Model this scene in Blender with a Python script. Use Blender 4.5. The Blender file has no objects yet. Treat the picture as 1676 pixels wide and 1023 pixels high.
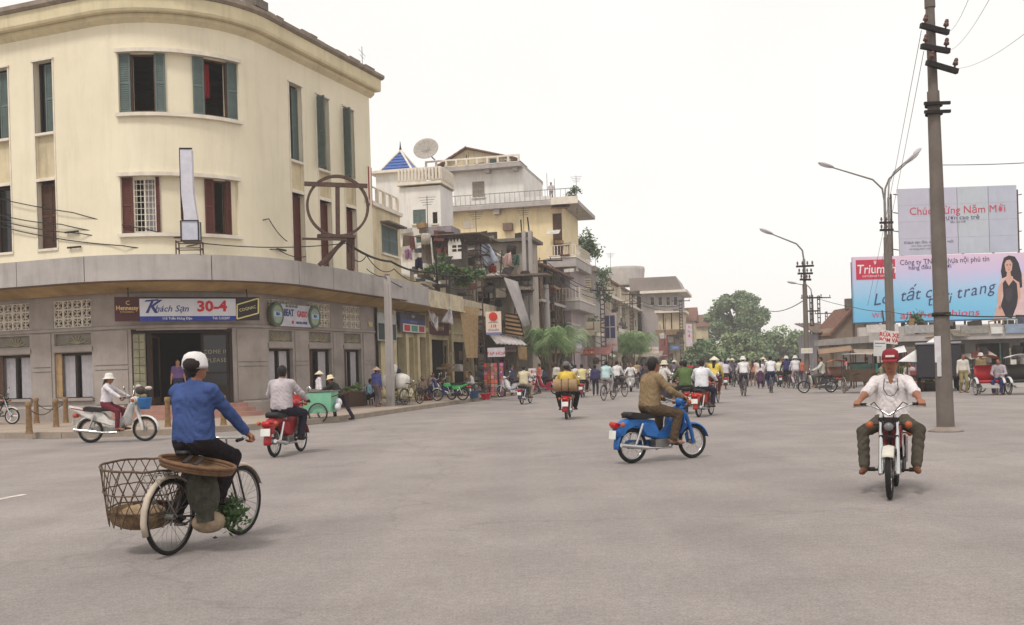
import bpy, math, random
import numpy as np
from mathutils import Matrix, Vector, Euler

sc = bpy.context.scene
COL = sc.collection
rnd = random.Random(11)
R_ = math.radians

# ---------------------------------------------------------------- camera, sky, sun, exposure
FPX, ROLL, EYE, CX, CY = 1630.0, R_(1.7), 1.55, 838.0, 602.0      # focal length in photo pixels, roll, eye height, principal point
cr, sr = math.cos(ROLL), math.sin(ROLL)
cam_d = bpy.data.cameras.new('camera')
cam = bpy.data.objects.new('camera', cam_d)
COL.objects.link(cam)
sc.camera = cam
cam_d.sensor_width = 36.0
cam_d.lens = 36.0 * FPX / 1676.0
cam_d.shift_y = (CY - 511.5) / 1676.0
cam_d.clip_end = 3000
cam.matrix_world = Matrix(((cr, sr, 0, 0), (0, 0, -1, 0), (-sr, cr, 0, EYE), (0, 0, 0, 1)))

SUN_EL, SUN_AZ = R_(58), R_(205)          # high thin-cloud sun behind the camera
w = bpy.data.worlds.new('World')
sc.world = w
w.use_nodes = True
nt = w.node_tree
nt.nodes.clear()
sky = nt.nodes.new('ShaderNodeTexSky')
sky.sky_type = 'NISHITA'
sky.sun_disc = False
sky.sun_elevation = SUN_EL
sky.sun_rotation = SUN_AZ
hs = nt.nodes.new('ShaderNodeHueSaturation')
hs.inputs['Saturation'].default_value = 0.15
mx = nt.nodes.new('ShaderNodeMix')
mx.data_type = 'RGBA'
mx.inputs['Factor'].default_value = 0.82          # closed bright cloud
mx.inputs['B'].default_value = (8.3, 8.02, 7.72, 1)
bg = nt.nodes.new('ShaderNodeBackground')
bg.inputs['Strength'].default_value = 0.1
wo = nt.nodes.new('ShaderNodeOutputWorld')
nt.links.new(sky.outputs[0], hs.inputs['Color'])
nt.links.new(hs.outputs[0], mx.inputs['A'])
tcw = nt.nodes.new('ShaderNodeTexCoord'); cn = nt.nodes.new('ShaderNodeTexNoise'); cn.inputs['Scale'].default_value = 1.7; cn.inputs['Detail'].default_value = 5
mr = nt.nodes.new('ShaderNodeMapRange'); mr.inputs['From Min'].default_value = .3; mr.inputs['From Max'].default_value = .7; mr.inputs['To Min'].default_value = .95; mr.inputs['To Max'].default_value = 1.06
cm = nt.nodes.new('ShaderNodeVectorMath'); cm.operation = 'SCALE'          # soft unevenness of the cloud sheet, all round
nt.links.new(tcw.outputs['Generated'], cn.inputs['Vector']); nt.links.new(cn.outputs['Fac'], mr.inputs['Value'])
nt.links.new(mx.outputs['Result'], cm.inputs[0]); nt.links.new(mr.outputs[0], cm.inputs['Scale'])
nt.links.new(cm.outputs[0], bg.inputs['Color'])
nt.links.new(bg.outputs[0], wo.inputs['Surface'])

sun_d = bpy.data.lights.new('sun', 'SUN')
sun_d.energy = 1.5
sun_d.angle = R_(12)
sun_d.color = (1.0, 0.95, 0.88)
sun = bpy.data.objects.new('sun', sun_d)
COL.objects.link(sun)
sdir = Vector((math.sin(SUN_AZ) * math.cos(SUN_EL), math.cos(SUN_AZ) * math.cos(SUN_EL), math.sin(SUN_EL)))
sun.rotation_euler = (-sdir).to_track_quat('-Z', 'Y').to_euler()

sc.view_settings.view_transform = 'Standard'
sc.view_settings.look = 'None'
sc.view_settings.gamma = 1
sc.view_settings.exposure = 0.43
sc.view_settings.use_curve_mapping = False
sc.cycles.max_bounces = 5
sc.cycles.diffuse_bounces = 3
sc.cycles.glossy_bounces = 2
sc.cycles.transparent_max_bounces = 6
sc.cycles.volume_bounces = 2

# ---------------------------------------------------------------- helpers
def ray(px, py):
    dx, dy = px - CX, CY - py
    return (dx * cr + dy * sr) / FPX, (-dx * sr + dy * cr) / FPX
def at(px, py, Y):
    u, v = ray(px, py)
    return Vector((u * Y, Y, EYE + v * Y))
def onz(px, py, z=0.0):
    u, v = ray(px, py)
    d = (z - EYE) / v
    return Vector((u * d, d, z))

def lin(c):
    c = c / 255.0
    return c / 12.92 if c <= 0.04045 else ((c + 0.055) / 1.055) ** 2.4
MATS = {}
def mat(name, rgb, rough=0.75, var=0.14, scale=2.0, streak=0.0, bump=0.0, bscale=40, metal=0.0, spec=0.35, var2=None, emis=0):
    """rgb in 0-255; broad noise, optional vertical rain streaks and fine relief"""
    if name in MATS: return MATS[name]
    m = bpy.data.materials.new(name)
    m.use_nodes = True
    t = m.node_tree
    b = t.nodes['Principled BSDF']
    col = tuple(lin(c) for c in rgb)
    b.inputs['Roughness'].default_value = rough
    b.inputs['Metallic'].default_value = metal
    b.inputs['Specular IOR Level'].default_value = spec
    tc = t.nodes.new('ShaderNodeTexCoord')
    n = t.nodes.new('ShaderNodeTexNoise')
    n.inputs['Scale'].default_value = scale
    n.inputs['Detail'].default_value = 6
    n.inputs['Roughness'].default_value = 0.62
    t.links.new(tc.outputs['Object'], n.inputs['Vector'])
    rp = t.nodes.new('ShaderNodeValToRGB')
    d2 = var2 or tuple(c * 0.62 for c in rgb)
    dark = tuple(lin(c) for c in d2)
    k = min(1.0, var * 3)
    rp.color_ramp.elements[0].position = 0.28
    rp.color_ramp.elements[1].position = 0.72
    rp.color_ramp.elements[0].color = tuple(a * (1 - k) + q * k for a, q in zip(col, dark)) + (1,)
    rp.color_ramp.elements[1].color = tuple(min(1, a * (1 + var * .5)) for a in col) + (1,)
    t.links.new(n.outputs['Fac'], rp.inputs['Fac'])
    out = rp.outputs['Color']
    if streak > 0:
        mp = t.nodes.new('ShaderNodeMapping')
        mp.inputs['Scale'].default_value = (1.5, 1.5, 0.16)
        n2 = t.nodes.new('ShaderNodeTexNoise')
        n2.inputs['Scale'].default_value = 1.6
        n2.inputs['Detail'].default_value = 8
        n2.inputs['Roughness'].default_value = 0.7
        r2 = t.nodes.new('ShaderNodeValToRGB')
        r2.color_ramp.elements[0].position = 0.5
        r2.color_ramp.elements[1].position = 0.78
        r2.color_ramp.elements[0].color = (0, 0, 0, 1)
        r2.color_ramp.elements[1].color = (streak, streak, streak, 1)
        mm = t.nodes.new('ShaderNodeMix'); mm.data_type = 'RGBA'
        mm.inputs['B'].default_value = (lin(74), lin(64), lin(58), 1)
        t.links.new(tc.outputs['Object'], mp.inputs['Vector'])
        t.links.new(mp.outputs[0], n2.inputs['Vector'])
        t.links.new(n2.outputs['Fac'], r2.inputs['Fac'])
        t.links.new(r2.outputs['Color'], mm.inputs['Factor'])
        t.links.new(out, mm.inputs['A'])
        out = mm.outputs['Result']
    t.links.new(out, b.inputs['Base Color'])
    if bump > 0:
        n3 = t.nodes.new('ShaderNodeTexNoise')
        n3.inputs['Scale'].default_value = bscale
        n3.inputs['Detail'].default_value = 4
        bp = t.nodes.new('ShaderNodeBump')
        bp.inputs['Strength'].default_value = bump
        bp.inputs['Distance'].default_value = 0.02
        t.links.new(tc.outputs['Object'], n3.inputs['Vector'])
        t.links.new(n3.outputs['Fac'], bp.inputs['Height'])
        t.links.new(bp.outputs[0], b.inputs['Normal'])
    MATS[name] = m
    return m
_cm = {}
def paint(rgb, rough=0.45, var=0.1, metal=0, bump=0, scale=4.0):
    k = (tuple(rgb), rough, var, metal, bump)
    if k not in _cm:
        _cm[k] = mat('paint_%d' % len(_cm), rgb, rough, var, scale, 0, bump, 60, metal)
    return _cm[k]
def cloth(rgb):
    k = ('c', tuple(rgb))
    if k not in _cm: _cm[k] = mat('cloth_%d' % len(_cm), rgb, 0.92, 0.2, 3.5, 0, 0.7, 22, spec=0.1)
    return _cm[k]

class MB:
    """collects shapes; build() links them as one mesh object"""
    def __init__(s, m=None, T=None):
        s.v, s.f, s.fm, s.fs, s.ms, s.T, s.c = [], [], [], [], [], T, 0
        if m is not None: s.use(m)
    def use(s, m):
        if m not in s.ms: s.ms.append(m)
        s.c = s.ms.index(m)
        return s
    def add(s, vs, fs, smooth=False):
        o = len(s.v)
        T = s.T
        s.v += [tuple(T @ Vector(p)) if T is not None else tuple(p) for p in vs]
        s.f += [tuple(i + o for i in f) for f in fs]
        s.fm += [s.c] * len(fs)
        s.fs += [smooth] * len(fs)
        return s
    def box(s, x0, x1, y0, y1, z0, z1):
        return s.add([(x0, y0, z0), (x1, y0, z0), (x1, y1, z0), (x0, y1, z0), (x0, y0, z1), (x1, y0, z1), (x1, y1, z1), (x0, y1, z1)],
                     [(0, 3, 2, 1), (4, 5, 6, 7), (0, 1, 5, 4), (1, 2, 6, 5), (2, 3, 7, 6), (3, 0, 4, 7)])
    def beam(s, p, q, w_, h_, up=(0, 0, 1)):
        p, q = Vector(p), Vector(q)
        d = (q - p).normalized()
        u = Vector(up)
        if abs(d.dot(u)) > .98: u = Vector((1, 0, 0))
        x = d.cross(u).normalized() * (w_ / 2)
        y = x.cross(d).normalized() * (h_ / 2)
        vs = [p - x - y, p + x - y, p + x + y, p - x + y, q - x - y, q + x - y, q + x + y, q - x + y]
        return s.add(vs, [(0, 3, 2, 1), (4, 5, 6, 7), (0, 1, 5, 4), (1, 2, 6, 5), (2, 3, 7, 6), (3, 0, 4, 7)])
    def tube(s, pts, r, n=8, closed=False, cap=True):
        pts = [Vector(p) for p in pts]
        N = len(pts)
        rs = r if isinstance(r, (list, tuple)) else [r] * N
        vs, fs = [], []
        prev = None
        for i, p in enumerate(pts):
            a = pts[i - 1] if (i > 0 or closed) else p
            b_ = pts[(i + 1) % N] if (i < N - 1 or closed) else p
            d = (b_ - a)
            d = d.normalized() if d.length > 1e-9 else Vector((0, 0, 1))
            if prev is None:
                u = Vector((0, 0, 1)) if abs(d.z) < .9 else Vector((1, 0, 0))
                x = d.cross(u).normalized()
            else:
                x = (prev - d * prev.dot(d))
                x = x.normalized() if x.length > 1e-6 else d.orthogonal().normalized()
            prev = x
            y = d.cross(x)
            for k in range(n):
                t = 2 * math.pi * k / n
                vs.append(p + (x * math.cos(t) + y * math.sin(t)) * rs[i])
        for i in range(N if closed else N - 1):
            j = (i + 1) % N
            for k in range(n):
                l = (k + 1) % n
                fs.append((i * n + k, i * n + l, j * n + l, j * n + k))
        s.add(vs, fs, True)
        if cap and not closed:
            s.add(vs[:n], [tuple(range(n))[::-1]])
            s.add(vs[-n:], [tuple(range(n))])
        return s
    def cyl(s, p, q, r0, r1=None, n=12):
        return s.tube([p, q], [r0, r0 if r1 is None else r1], n)
    def ring(s, c, ax, R, r, n=28, m=8, a0=0, a1=360, sx=1.0):
        ax = Vector(ax).normalized()
        u = Vector((0, 0, 1)) if abs(ax.z) < .9 else Vector((1, 0, 0))
        x = ax.cross(u).normalized(); y = ax.cross(x)
        full = abs(a1 - a0) >= 360
        pts = [Vector(c) + (x * math.cos(R_(a0 + (a1 - a0) * i / n)) * sx + y * math.sin(R_(a0 + (a1 - a0) * i / n))) * R for i in range(n if full else n + 1)]
        return s.tube(pts, r, m, closed=full)
    def lathe(s, prof, n=16, c=(0, 0, 0), sx=1, sy=1):
        vs, fs = [], []
        for r, z in prof:
            for k in range(n):
                t = 2 * math.pi * k / n
                vs.append((c[0] + r * math.cos(t) * sx, c[1] + r * math.sin(t) * sy, c[2] + z))
        for i in range(len(prof) - 1):
            for k in range(n):
                l = (k + 1) % n
                fs.append((i * n + k, i * n + l, (i + 1) * n + l, (i + 1) * n + k))
        return s.add(vs, fs, True)
    def prism(s, out, y0, y1):
        n = len(out)
        vs = [(x, y0, z) for x, z in out] + [(x, y1, z) for x, z in out]
        fs = [tuple(range(n)), tuple(range(2 * n - 1, n - 1, -1))]
        fs += [(i, i + n, (i + 1) % n + n, (i + 1) % n) for i in range(n)]
        return s.add(vs, fs)
    def puff(s, out, w_, k=.8, smooth=True):
        """rounded solid from a side outline (x,z), half width w_"""
        n = len(out)
        cx = sum(p[0] for p in out) / n; cz = sum(p[1] for p in out) / n
        vs, fs = [], []
        L = [(-1, k), (-.72, 1), (.72, 1), (1, k)]
        for yy, q in L:
            vs += [(cx + (x - cx) * q, yy * w_, cz + (z - cz) * q) for x, z in out]
        for a in range(3):
            for i in range(n):
                j = (i + 1) % n
                fs.append((a * n + i, a * n + j, (a + 1) * n + j, (a + 1) * n + i))
        s.add(vs, fs, smooth)
        s.add(vs[:n], [tuple(range(n))[::-1]])
        return s.add(vs[3 * n:], [tuple(range(n))])
    def ell(s, c, r, n=14, m=9, T=None):
        vs, fs = [], []
        for i in range(m + 1):
            a = math.pi * i / m
            for k in range(n):
                t = 2 * math.pi * k / n
                p = Vector((r[0] * math.sin(a) * math.cos(t), r[1] * math.sin(a) * math.sin(t), r[2] * math.cos(a)))
                if T is not None: p = T @ p
                vs.append(Vector(c) + p)
        for i in range(m):
            for k in range(n):
                l = (k + 1) % n
                fs.append((i * n + k, (i + 1) * n + k, (i + 1) * n + l, i * n + l))
        return s.add(vs, fs, True)
    def surf(s, fn, nu, nv, smooth=True):
        vs = [fn(i / nu, j / nv) for i in range(nu + 1) for j in range(nv + 1)]
        fs = [(i * (nv + 1) + j, (i + 1) * (nv + 1) + j, (i + 1) * (nv + 1) + j + 1, i * (nv + 1) + j + 1) for i in range(nu) for j in range(nv)]
        return s.add(vs, fs, smooth)
    def quad(s, *p):
        return s.add(list(p), [tuple(range(len(p)))])
    def mesh(s, name):
        me = bpy.data.meshes.new(name)
        me.from_pydata(s.v, [], s.f)
        for m in s.ms: me.materials.append(m)
        if s.f:
            me.polygons.foreach_set('material_index', s.fm)
            me.polygons.foreach_set('use_smooth', s.fs)
        me.update()
        return me
    def build(s, name, parent=None, world=False, bevel=0, solid=0, **kw):
        o = link(name, s.mesh(name), parent, world)
        if solid:
            q = o.modifiers.new('solid', 'SOLIDIFY'); q.thickness = solid
        if bevel:
            q = o.modifiers.new('bevel', 'BEVEL'); q.width = bevel; q.segments = 2; q.limit_method = 'ANGLE'; q.angle_limit = R_(40)
        if kw: tag(o, **kw)
        return o

def link(name, data, parent=None, world=False, M=None):
    o = bpy.data.objects.new(name, data)
    COL.objects.link(o)
    if parent is not None:
        o.parent = parent
        if world: o.matrix_parent_inverse = wmat(parent).inverted()
    if M is not None: o.matrix_basis = M
    return o
def wmat(o):
    M = o.matrix_basis.copy()
    if o.parent is not None: M = wmat(o.parent) @ o.matrix_parent_inverse @ M
    return M
def tag(o, label=None, cat=None, group=None, kind=None):
    if label: o['label'] = label
    if cat: o['category'] = cat
    if group: o['group'] = group
    if kind: o['kind'] = kind
    return o
def thing(name, label, cat, loc=(0, 0, 0), rz=0.0, group=None, scale=1.0):
    o = bpy.data.objects.new(name, None)
    COL.objects.link(o)
    o.empty_display_size = .2
    o.location = loc
    o.rotation_euler = (0, 0, rz)
    if scale != 1: o.scale = (scale,) * 3
    return tag(o, label, cat, group)

def text_mesh(body, size, shear=0.0, bold=0.0, align='CENTER', space=1.0):
    cu = bpy.data.curves.new('lettering', 'FONT')
    cu.body = body
    cu.size = size
    cu.shear = shear
    cu.offset = bold
    cu.align_x = align
    cu.align_y = 'CENTER'
    cu.space_character = space
    cu.resolution_u = 2
    cu.extrude = 0.004
    tmp = bpy.data.objects.new('lettering', cu)
    COL.objects.link(tmp)
    dg = bpy.context.evaluated_depsgraph_get()
    me = bpy.data.meshes.new_from_object(tmp.evaluated_get(dg))
    bpy.data.objects.remove(tmp)
    bpy.data.curves.remove(cu)
    return me
def letters(body, size, M, m, parent, world=True, sx=1.0, name='lettering', **k):
    """flat letters; M: x along the line, -y out of the board, z up"""
    me = text_mesh(body, size, **k)
    me.materials.clear(); me.materials.append(m)
    Q = M @ Matrix(((sx, 0, 0, 0), (0, 0, -1, 0), (0, 1, 0, 0), (0, 0, 0, 1)))
    me.transform(Q)
    return link(name, me, parent, world)

class Path:
    """a wall line in plan; left to right as seen from outside. P(s,z,off): off > 0 is out of the wall"""
    def __init__(s, o, d):
        s.o = Vector((o[0], o[1])); s.d = Vector((d[0], d[1])).normalized()
    def tn(s, q): return s.d, Vector((s.d.y, -s.d.x))
    def P(s, q, z, off=0.0):
        t, n = s.tn(q)
        p = s.o + t * q + n * off
        return Vector((p.x, p.y, z))
    def fr(s, q, z=0.0, off=0.0):
        t, n = s.tn(q)
        p = s.P(q, z, off)
        return Matrix(((t.x, -n.x, 0, p.x), (t.y, -n.y, 0, p.y), (0, 0, 1, p.z), (0, 0, 0, 1)))
    def hit(s, px, py, off=0.0):
        u, v = ray(px, py)
        t, n = s.tn(0)
        o = s.o + n * off
        den = u * n.x + n.y
        Y = (o.x * n.x + o.y * n.y) / den
        p = Vector((u * Y, Y))
        return (p - o).dot(t), EYE + v * Y
class CornerPath(Path):
    """straight wing, quarter-round corner, straight wing"""
    def __init__(s, C, R, h0):
        s.C, s.R, s.h0 = Vector(C), R, h0
        s.L = R * math.pi / 2
    def tn(s, q):
        a = s.h0 + max(0, min(1, q / s.L)) * math.pi / 2
        return Vector((math.cos(a), math.sin(a))), Vector((math.sin(a), -math.cos(a)))
    def P(s, q, z, off=0.0):
        t, n = s.tn(q)
        p = s.C + n * (s.R + off)
        if q < 0: p += t * q
        if q > s.L: p += t * (q - s.L)
        return Vector((p.x, p.y, z))
    def hit(s, px, py, off=0.0):
        u, v = ray(px, py)
        best = None
        prev = None
        q = -16.0
        while q < 18:
            p = s.P(q, 0, off)
            g = p.x - u * p.y
            if prev is not None and prev[1] * g <= 0:
                k = prev[1] / (prev[1] - g + 1e-12)
                qq = prev[0] + (q - prev[0]) * k
                Y = s.P(qq, 0, off).y
                if best is None or Y < best[1]: best = (qq, Y)
            prev = (q, g)
            q += 0.1
        if best is None: raise ValueError('no hit %s %s' % (px, py))
        return best[0], EYE + v * best[1]

def wall_grid(mb, P, s0, s1, z0, z1, ops=(), depth=.2, ds=50, reveal=None):
    """wall face with real openings (s0,s1,z0,z1[,depth]) and their reveals"""
    S = {s0, s1}; Z = {z0, z1}
    for o in ops:
        S |= {max(s0, o[0]), min(s1, o[1])}; Z |= {max(z0, o[2]), min(z1, o[3])}
    S, Z = sorted(S), sorted(Z)
    def cut(a, b):
        n = max(1, int(math.ceil((b - a) / ds)))
        return [a + (b - a) * i / n for i in range(n + 1)]
    for a, b in zip(S, S[1:]):
        for c, d in zip(Z, Z[1:]):
            ms, mz = (a + b) / 2, (c + d) / 2
            if any(o[0] < ms < o[1] and o[2] < mz < o[3] for o in ops): continue
            q = cut(a, b)
            for e, f in zip(q, q[1:]):
                mb.add([P(e, c, 0), P(f, c, 0), P(f, d, 0), P(e, d, 0)], [(0, 1, 2, 3)])
    if reveal is not None: mb.use(reveal)
    for o in ops:
        a, b, c, d = o[:4]
        D = o[4] if len(o) > 4 else depth
        q = cut(a, b)
        for e, f in zip(q, q[1:]):
            mb.add([P(e, d, 0), P(f, d, 0), P(f, d, -D), P(e, d, -D)], [(0, 1, 2, 3)])
            mb.add([P(e, c, 0), P(f, c, 0), P(f, c, -D), P(e, c, -D)], [(3, 2, 1, 0)])
        mb.add([P(a, c, 0), P(a, d, 0), P(a, d, -D), P(a, c, -D)], [(0, 1, 2, 3)])
        mb.add([P(b, c, 0), P(b, d, 0), P(b, d, -D), P(b, c, -D)], [(3, 2, 1, 0)])
def strip(mb, P, s0, s1, prof, ds=.45, closed=True):
    """sweep a profile [(off,z)] along the wall line"""
    n = max(1, int(math.ceil((s1 - s0) / ds)))
    q = [s0 + (s1 - s0) * i / n for i in range(n + 1)]
    m = len(prof)
    vs = [P(a, z, o) for a in q for o, z in prof]
    fs = []
    for i in range(n):
        for j in range(m if closed else m - 1):
            k = (j + 1) % m
            fs.append((i * m + j, i * m + k, (i + 1) * m + k, (i + 1) * m + j))
    mb.add(vs, fs)
    if closed:
        mb.add(vs[:m], [tuple(range(m))]); mb.add(vs[-m:], [tuple(range(m))[::-1]])
    return mb
# ---------------------------------------------------------------- palette
def road_material():
    m = bpy.data.materials.new('worn_asphalt'); m.use_nodes = True
    t = m.node_tree; b = t.nodes['Principled BSDF']
    b.inputs['Roughness'].default_value = .9
    b.inputs['Specular IOR Level'].default_value = .2
    tc = t.nodes.new('ShaderNodeTexCoord')
    def noise(sc_, det, lo, hi, c0, c1, stretch=None):
        n = t.nodes.new('ShaderNodeTexNoise'); n.inputs['Scale'].default_value = sc_; n.inputs['Detail'].default_value = det
        n.inputs['Roughness'].default_value = .65
        if stretch:
            mp = t.nodes.new('ShaderNodeMapping'); mp.inputs['Scale'].default_value = stretch; mp.inputs['Rotation'].default_value = (0, 0, R_(14))
            t.links.new(tc.outputs['Object'], mp.inputs['Vector']); t.links.new(mp.outputs[0], n.inputs['Vector'])
        else: t.links.new(tc.outputs['Object'], n.inputs['Vector'])
        r = t.nodes.new('ShaderNodeValToRGB')
        r.color_ramp.elements[0].position = lo; r.color_ramp.elements[1].position = hi
        r.color_ramp.elements[0].color = c0 + (1,); r.color_ramp.elements[1].color = c1 + (1,)
        t.links.new(n.outputs['Fac'], r.inputs['Fac'])
        return r.outputs['Color'], n
    def mul(a, c, f=1.0):
        q = t.nodes.new('ShaderNodeMix'); q.data_type = 'RGBA'; q.blend_type = 'MULTIPLY'; q.inputs['Factor'].default_value = f
        t.links.new(a, q.inputs['A']); t.links.new(c, q.inputs['B'])
        return q.outputs['Result']
    base, _ = noise(.22, 5, .3, .72, (.295, .263, .246), (.372, .334, .312))
    lanes, _ = noise(.5, 4, .35, .7, (.86, .86, .88), (1.0, 1.0, 1.0), (1.0, .04, 1))
    blot, _ = noise(.7, 7, .30, .60, (.85, .84, .845), (1.02, 1.02, 1.02))
    grit, gn = noise(55, 3, .34, .66, (.74, .73, .72), (1.14, 1.14, 1.14))
    grit2, g2 = noise(14, 4, .36, .66, (.90, .89, .89), (1.06, 1.06, 1.06))
    vo = t.nodes.new('ShaderNodeTexVoronoi'); vo.feature = 'DISTANCE_TO_EDGE'; vo.inputs['Scale'].default_value = .16
    wn = t.nodes.new('ShaderNodeTexNoise'); wn.inputs['Scale'].default_value = 1.1; wn.inputs['Detail'].default_value = 5
    va = t.nodes.new('ShaderNodeVectorMath'); va.operation = 'MULTIPLY_ADD'; va.inputs[1].default_value = (1.6, 1.6, 0)
    t.links.new(tc.outputs['Object'], wn.inputs['Vector']); t.links.new(wn.outputs['Color'], va.inputs[0]); t.links.new(tc.outputs['Object'], va.inputs[2])
    t.links.new(va.outputs[0], vo.inputs['Vector'])
    cr_ = t.nodes.new('ShaderNodeValToRGB')
    cr_.color_ramp.elements[0].position = 0.0; cr_.color_ramp.elements[1].position = .006
    cr_.color_ramp.elements[0].color = (.86, .855, .85, 1); cr_.color_ramp.elements[1].color = (1, 1, 1, 1)
    t.links.new(vo.outputs['Distance'], cr_.inputs['Fac'])
    c = mul(mul(mul(mul(mul(base, lanes), blot), grit), grit2), cr_.outputs['Color'])
    t.links.new(c, b.inputs['Base Color'])
    bp = t.nodes.new('ShaderNodeBump'); bp.inputs['Strength'].default_value = .5; bp.inputs['Distance'].default_value = .01
    t.links.new(gn.outputs['Fac'], bp.inputs['Height']); t.links.new(bp.outputs[0], b.inputs['Normal'])
    return m
ROAD = road_material()
CREAM = mat('cream_render', (229, 219, 194), .9, .12, .5, .13, .25, 30, var2=(206, 194, 164))
CREAM2 = mat('cream_dirty_render', (214, 198, 164), .9, .14, 1.1, .42, .25, 30)
GREYR = mat('grey_render', (164, 154, 147), .92, .14, 1.3, .25, .35, 26)
GREYD = mat('grey_relief', (132, 126, 114), .92, .18, 3, .2, .3, 30)
CONC = mat('weathered_concrete', (176, 169, 165), .92, .12, .9, .34, .3, 24)
CONCD = mat('dark_concrete', (120, 112, 104), .95, .2, 1.2, .4, .3, 24)
SOFF = mat('ochre_soffit', (176, 152, 108), .92, .22, 1.2, 0, .2, 20, var2=(120, 92, 58))
WTRIM = mat('white_trim', (226, 216, 200), .8, .1, 2.5, .2)
WHITEW = mat('white_wall', (228, 224, 218), .88, .08, .8, .3, .15, 30)
CREAMP = mat('pale_yellow_wall', (232, 214, 172), .88, .08, .8, .26, .15, 30)
GREENS = mat('green_shutter_paint', (98, 112, 108), .7, .14, 3, .2)
MAROON = mat('maroon_shutter_paint', (98, 48, 40), .7, .18, 3, .12)
BROWNW = mat('brown_wood', (86, 58, 44), .75, .22, 5, .1)
DARKW = mat('dark_wood', (48, 36, 32), .75, .2, 5)
GLASS = mat('dark_pane', (16, 17, 20), .12, .1, 2, spec=.6)
CURT = mat('pale_curtain', (176, 172, 176), .95, .1, 6)
REDC = mat('red_cloth', (150, 22, 36), .9, .15, 5, 0, .3, 20)
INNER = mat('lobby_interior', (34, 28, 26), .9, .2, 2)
IRON = mat('rusty_iron', (92, 70, 62), .8, .3, 9, 0, .2, 40)
DIRON = mat('dark_iron', (44, 40, 40), .6, .2, 6, metal=.4)
CHROME = mat('chrome', (200, 200, 200), .22, .05, 4, metal=.95)
STEEL = mat('dull_steel', (140, 138, 134), .42, .15, 6, metal=.7)
RUBBER = mat('tyre_rubber', (34, 33, 32), .85, .2, 8, 0, .2, 60)
BLACKP = mat('black_vinyl', (28, 26, 28), .5, .15, 8)
TILE = mat('old_roof_tile', (128, 92, 78), .9, .25, 5, .2, .5, 12)
TARP = mat('brown_tarpaulin', (150, 122, 96), .9, .2, 3, .2, .3, 12)
WTARP = mat('white_tarpaulin', (226, 224, 222), .85, .08, 2, .08, .3, 8)
RUSTR = mat('rusty_sheet', (122, 104, 92), .85, .25, 2, .3, .3, 20)
WICK = mat('wicker', (132, 106, 78), .85, .25, 14, 0, .6, 60)
BAMB = mat('bamboo', (176, 146, 106), .8, .2, 6, .1)
PAVE = mat('pavement_render', (168, 152, 138), .93, .14, 1.2, 0, .35, 22)
KERB = mat('kerb_concrete', (158, 144, 130), .93, .18, 3, 0, .3, 26)
STEPM = mat('pink_terrazzo', (168, 128, 116), .85, .15, 3)
WIRE = mat('black_cable', (40, 37, 38), .8, .1, 3)
POLEC = mat('pole_concrete', (116, 107, 100), .93, .16, 2, .3, .4, 22)

# ---------------------------------------------------------------- ground
g = MB(ROAD)
g.surf(lambda u, v: (-900 + 1800 * u, -300 + 2100 * v, 0), 12, 12, False)
g.build('road', kind='structure')
mk = MB(mat('road_paint', (214, 208, 200), .85, .3, 6, var2=(150, 142, 132)))
a, b_ = onz(-60, 828, .004), onz(40, 809, .004)
dvec = (b_ - a).normalized() * .0; nv = Vector((-(b_ - a).y, (b_ - a).x, 0)).normalized() * .06
mk.quad(a - nv, b_ - nv, b_ + nv, a + nv)
mk.build('lane_marking', kind='structure')

KP = [(-40, 37.6), (-26, 32.2), (-14.3, 27.75), (-12.3, 27.0), (-10.9, 26.85), (-9.6, 27.05), (-8.4, 27.6), (-7.4, 28.45), (-6.5, 29.65), (-5.75, 31.25), (-5.2, 33.2)]
KP += [(-5.2 + .235 * (y - 33.2), y) for y in (50, 90, 230)]
pv = MB(PAVE)
n_ = len(KP)
pv.add([(x, y, .15) for x, y in KP] + [(-20, 230, .15), (-60, 120, .15), (-60, 44, .15)], [tuple(range(n_ + 3))])
pave = pv.build('pavement', kind='structure')
km = MB(KERB)
km.box(-.495, .495, -.03, .17, 0, .163)
kmesh = km.mesh('kerb_stone')
def along(poly, step):
    pts = [Vector(p) for p in poly]
    out, i, pos, acc = [], 0, 0.0, 0.0
    segs = [(pts[k], pts[k + 1], (pts[k + 1] - pts[k]).length) for k in range(len(pts) - 1)]
    tot = sum(s[2] for s in segs)
    d = step / 2
    while d < tot:
        q = d
        for a_, c_, l in segs:
            if q <= l:
                out.append((a_.lerp(c_, q / l), math.atan2((c_ - a_).y, (c_ - a_).x)))
                break
            q -= l
        d += step
    return out
for p, ang in along([(-30, 33.75)] + KP[2:12] + [(-5.2 + .235 * (95 - 33.2), 95)], 1.0):
    if p.y < 95:
        link('kerb_stone', kmesh, pave, M=Matrix.Translation((p.x, p.y, rnd.uniform(-.006, .006))) @ Matrix.Rotation(ang + rnd.uniform(-.012, .012), 4, 'Z'))
strip_ = MB(KERB)
strip_.box(0, 130, -.03, .17, 0, .163)
fo = strip_.build('far_kerb', pave)
fo.matrix_basis = Matrix.Translation((-5.2 + .235 * (95.3 - 33.2), 95.3, 0)) @ Matrix.Rotation(math.atan2(1, .235), 4, 'Z')

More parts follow.
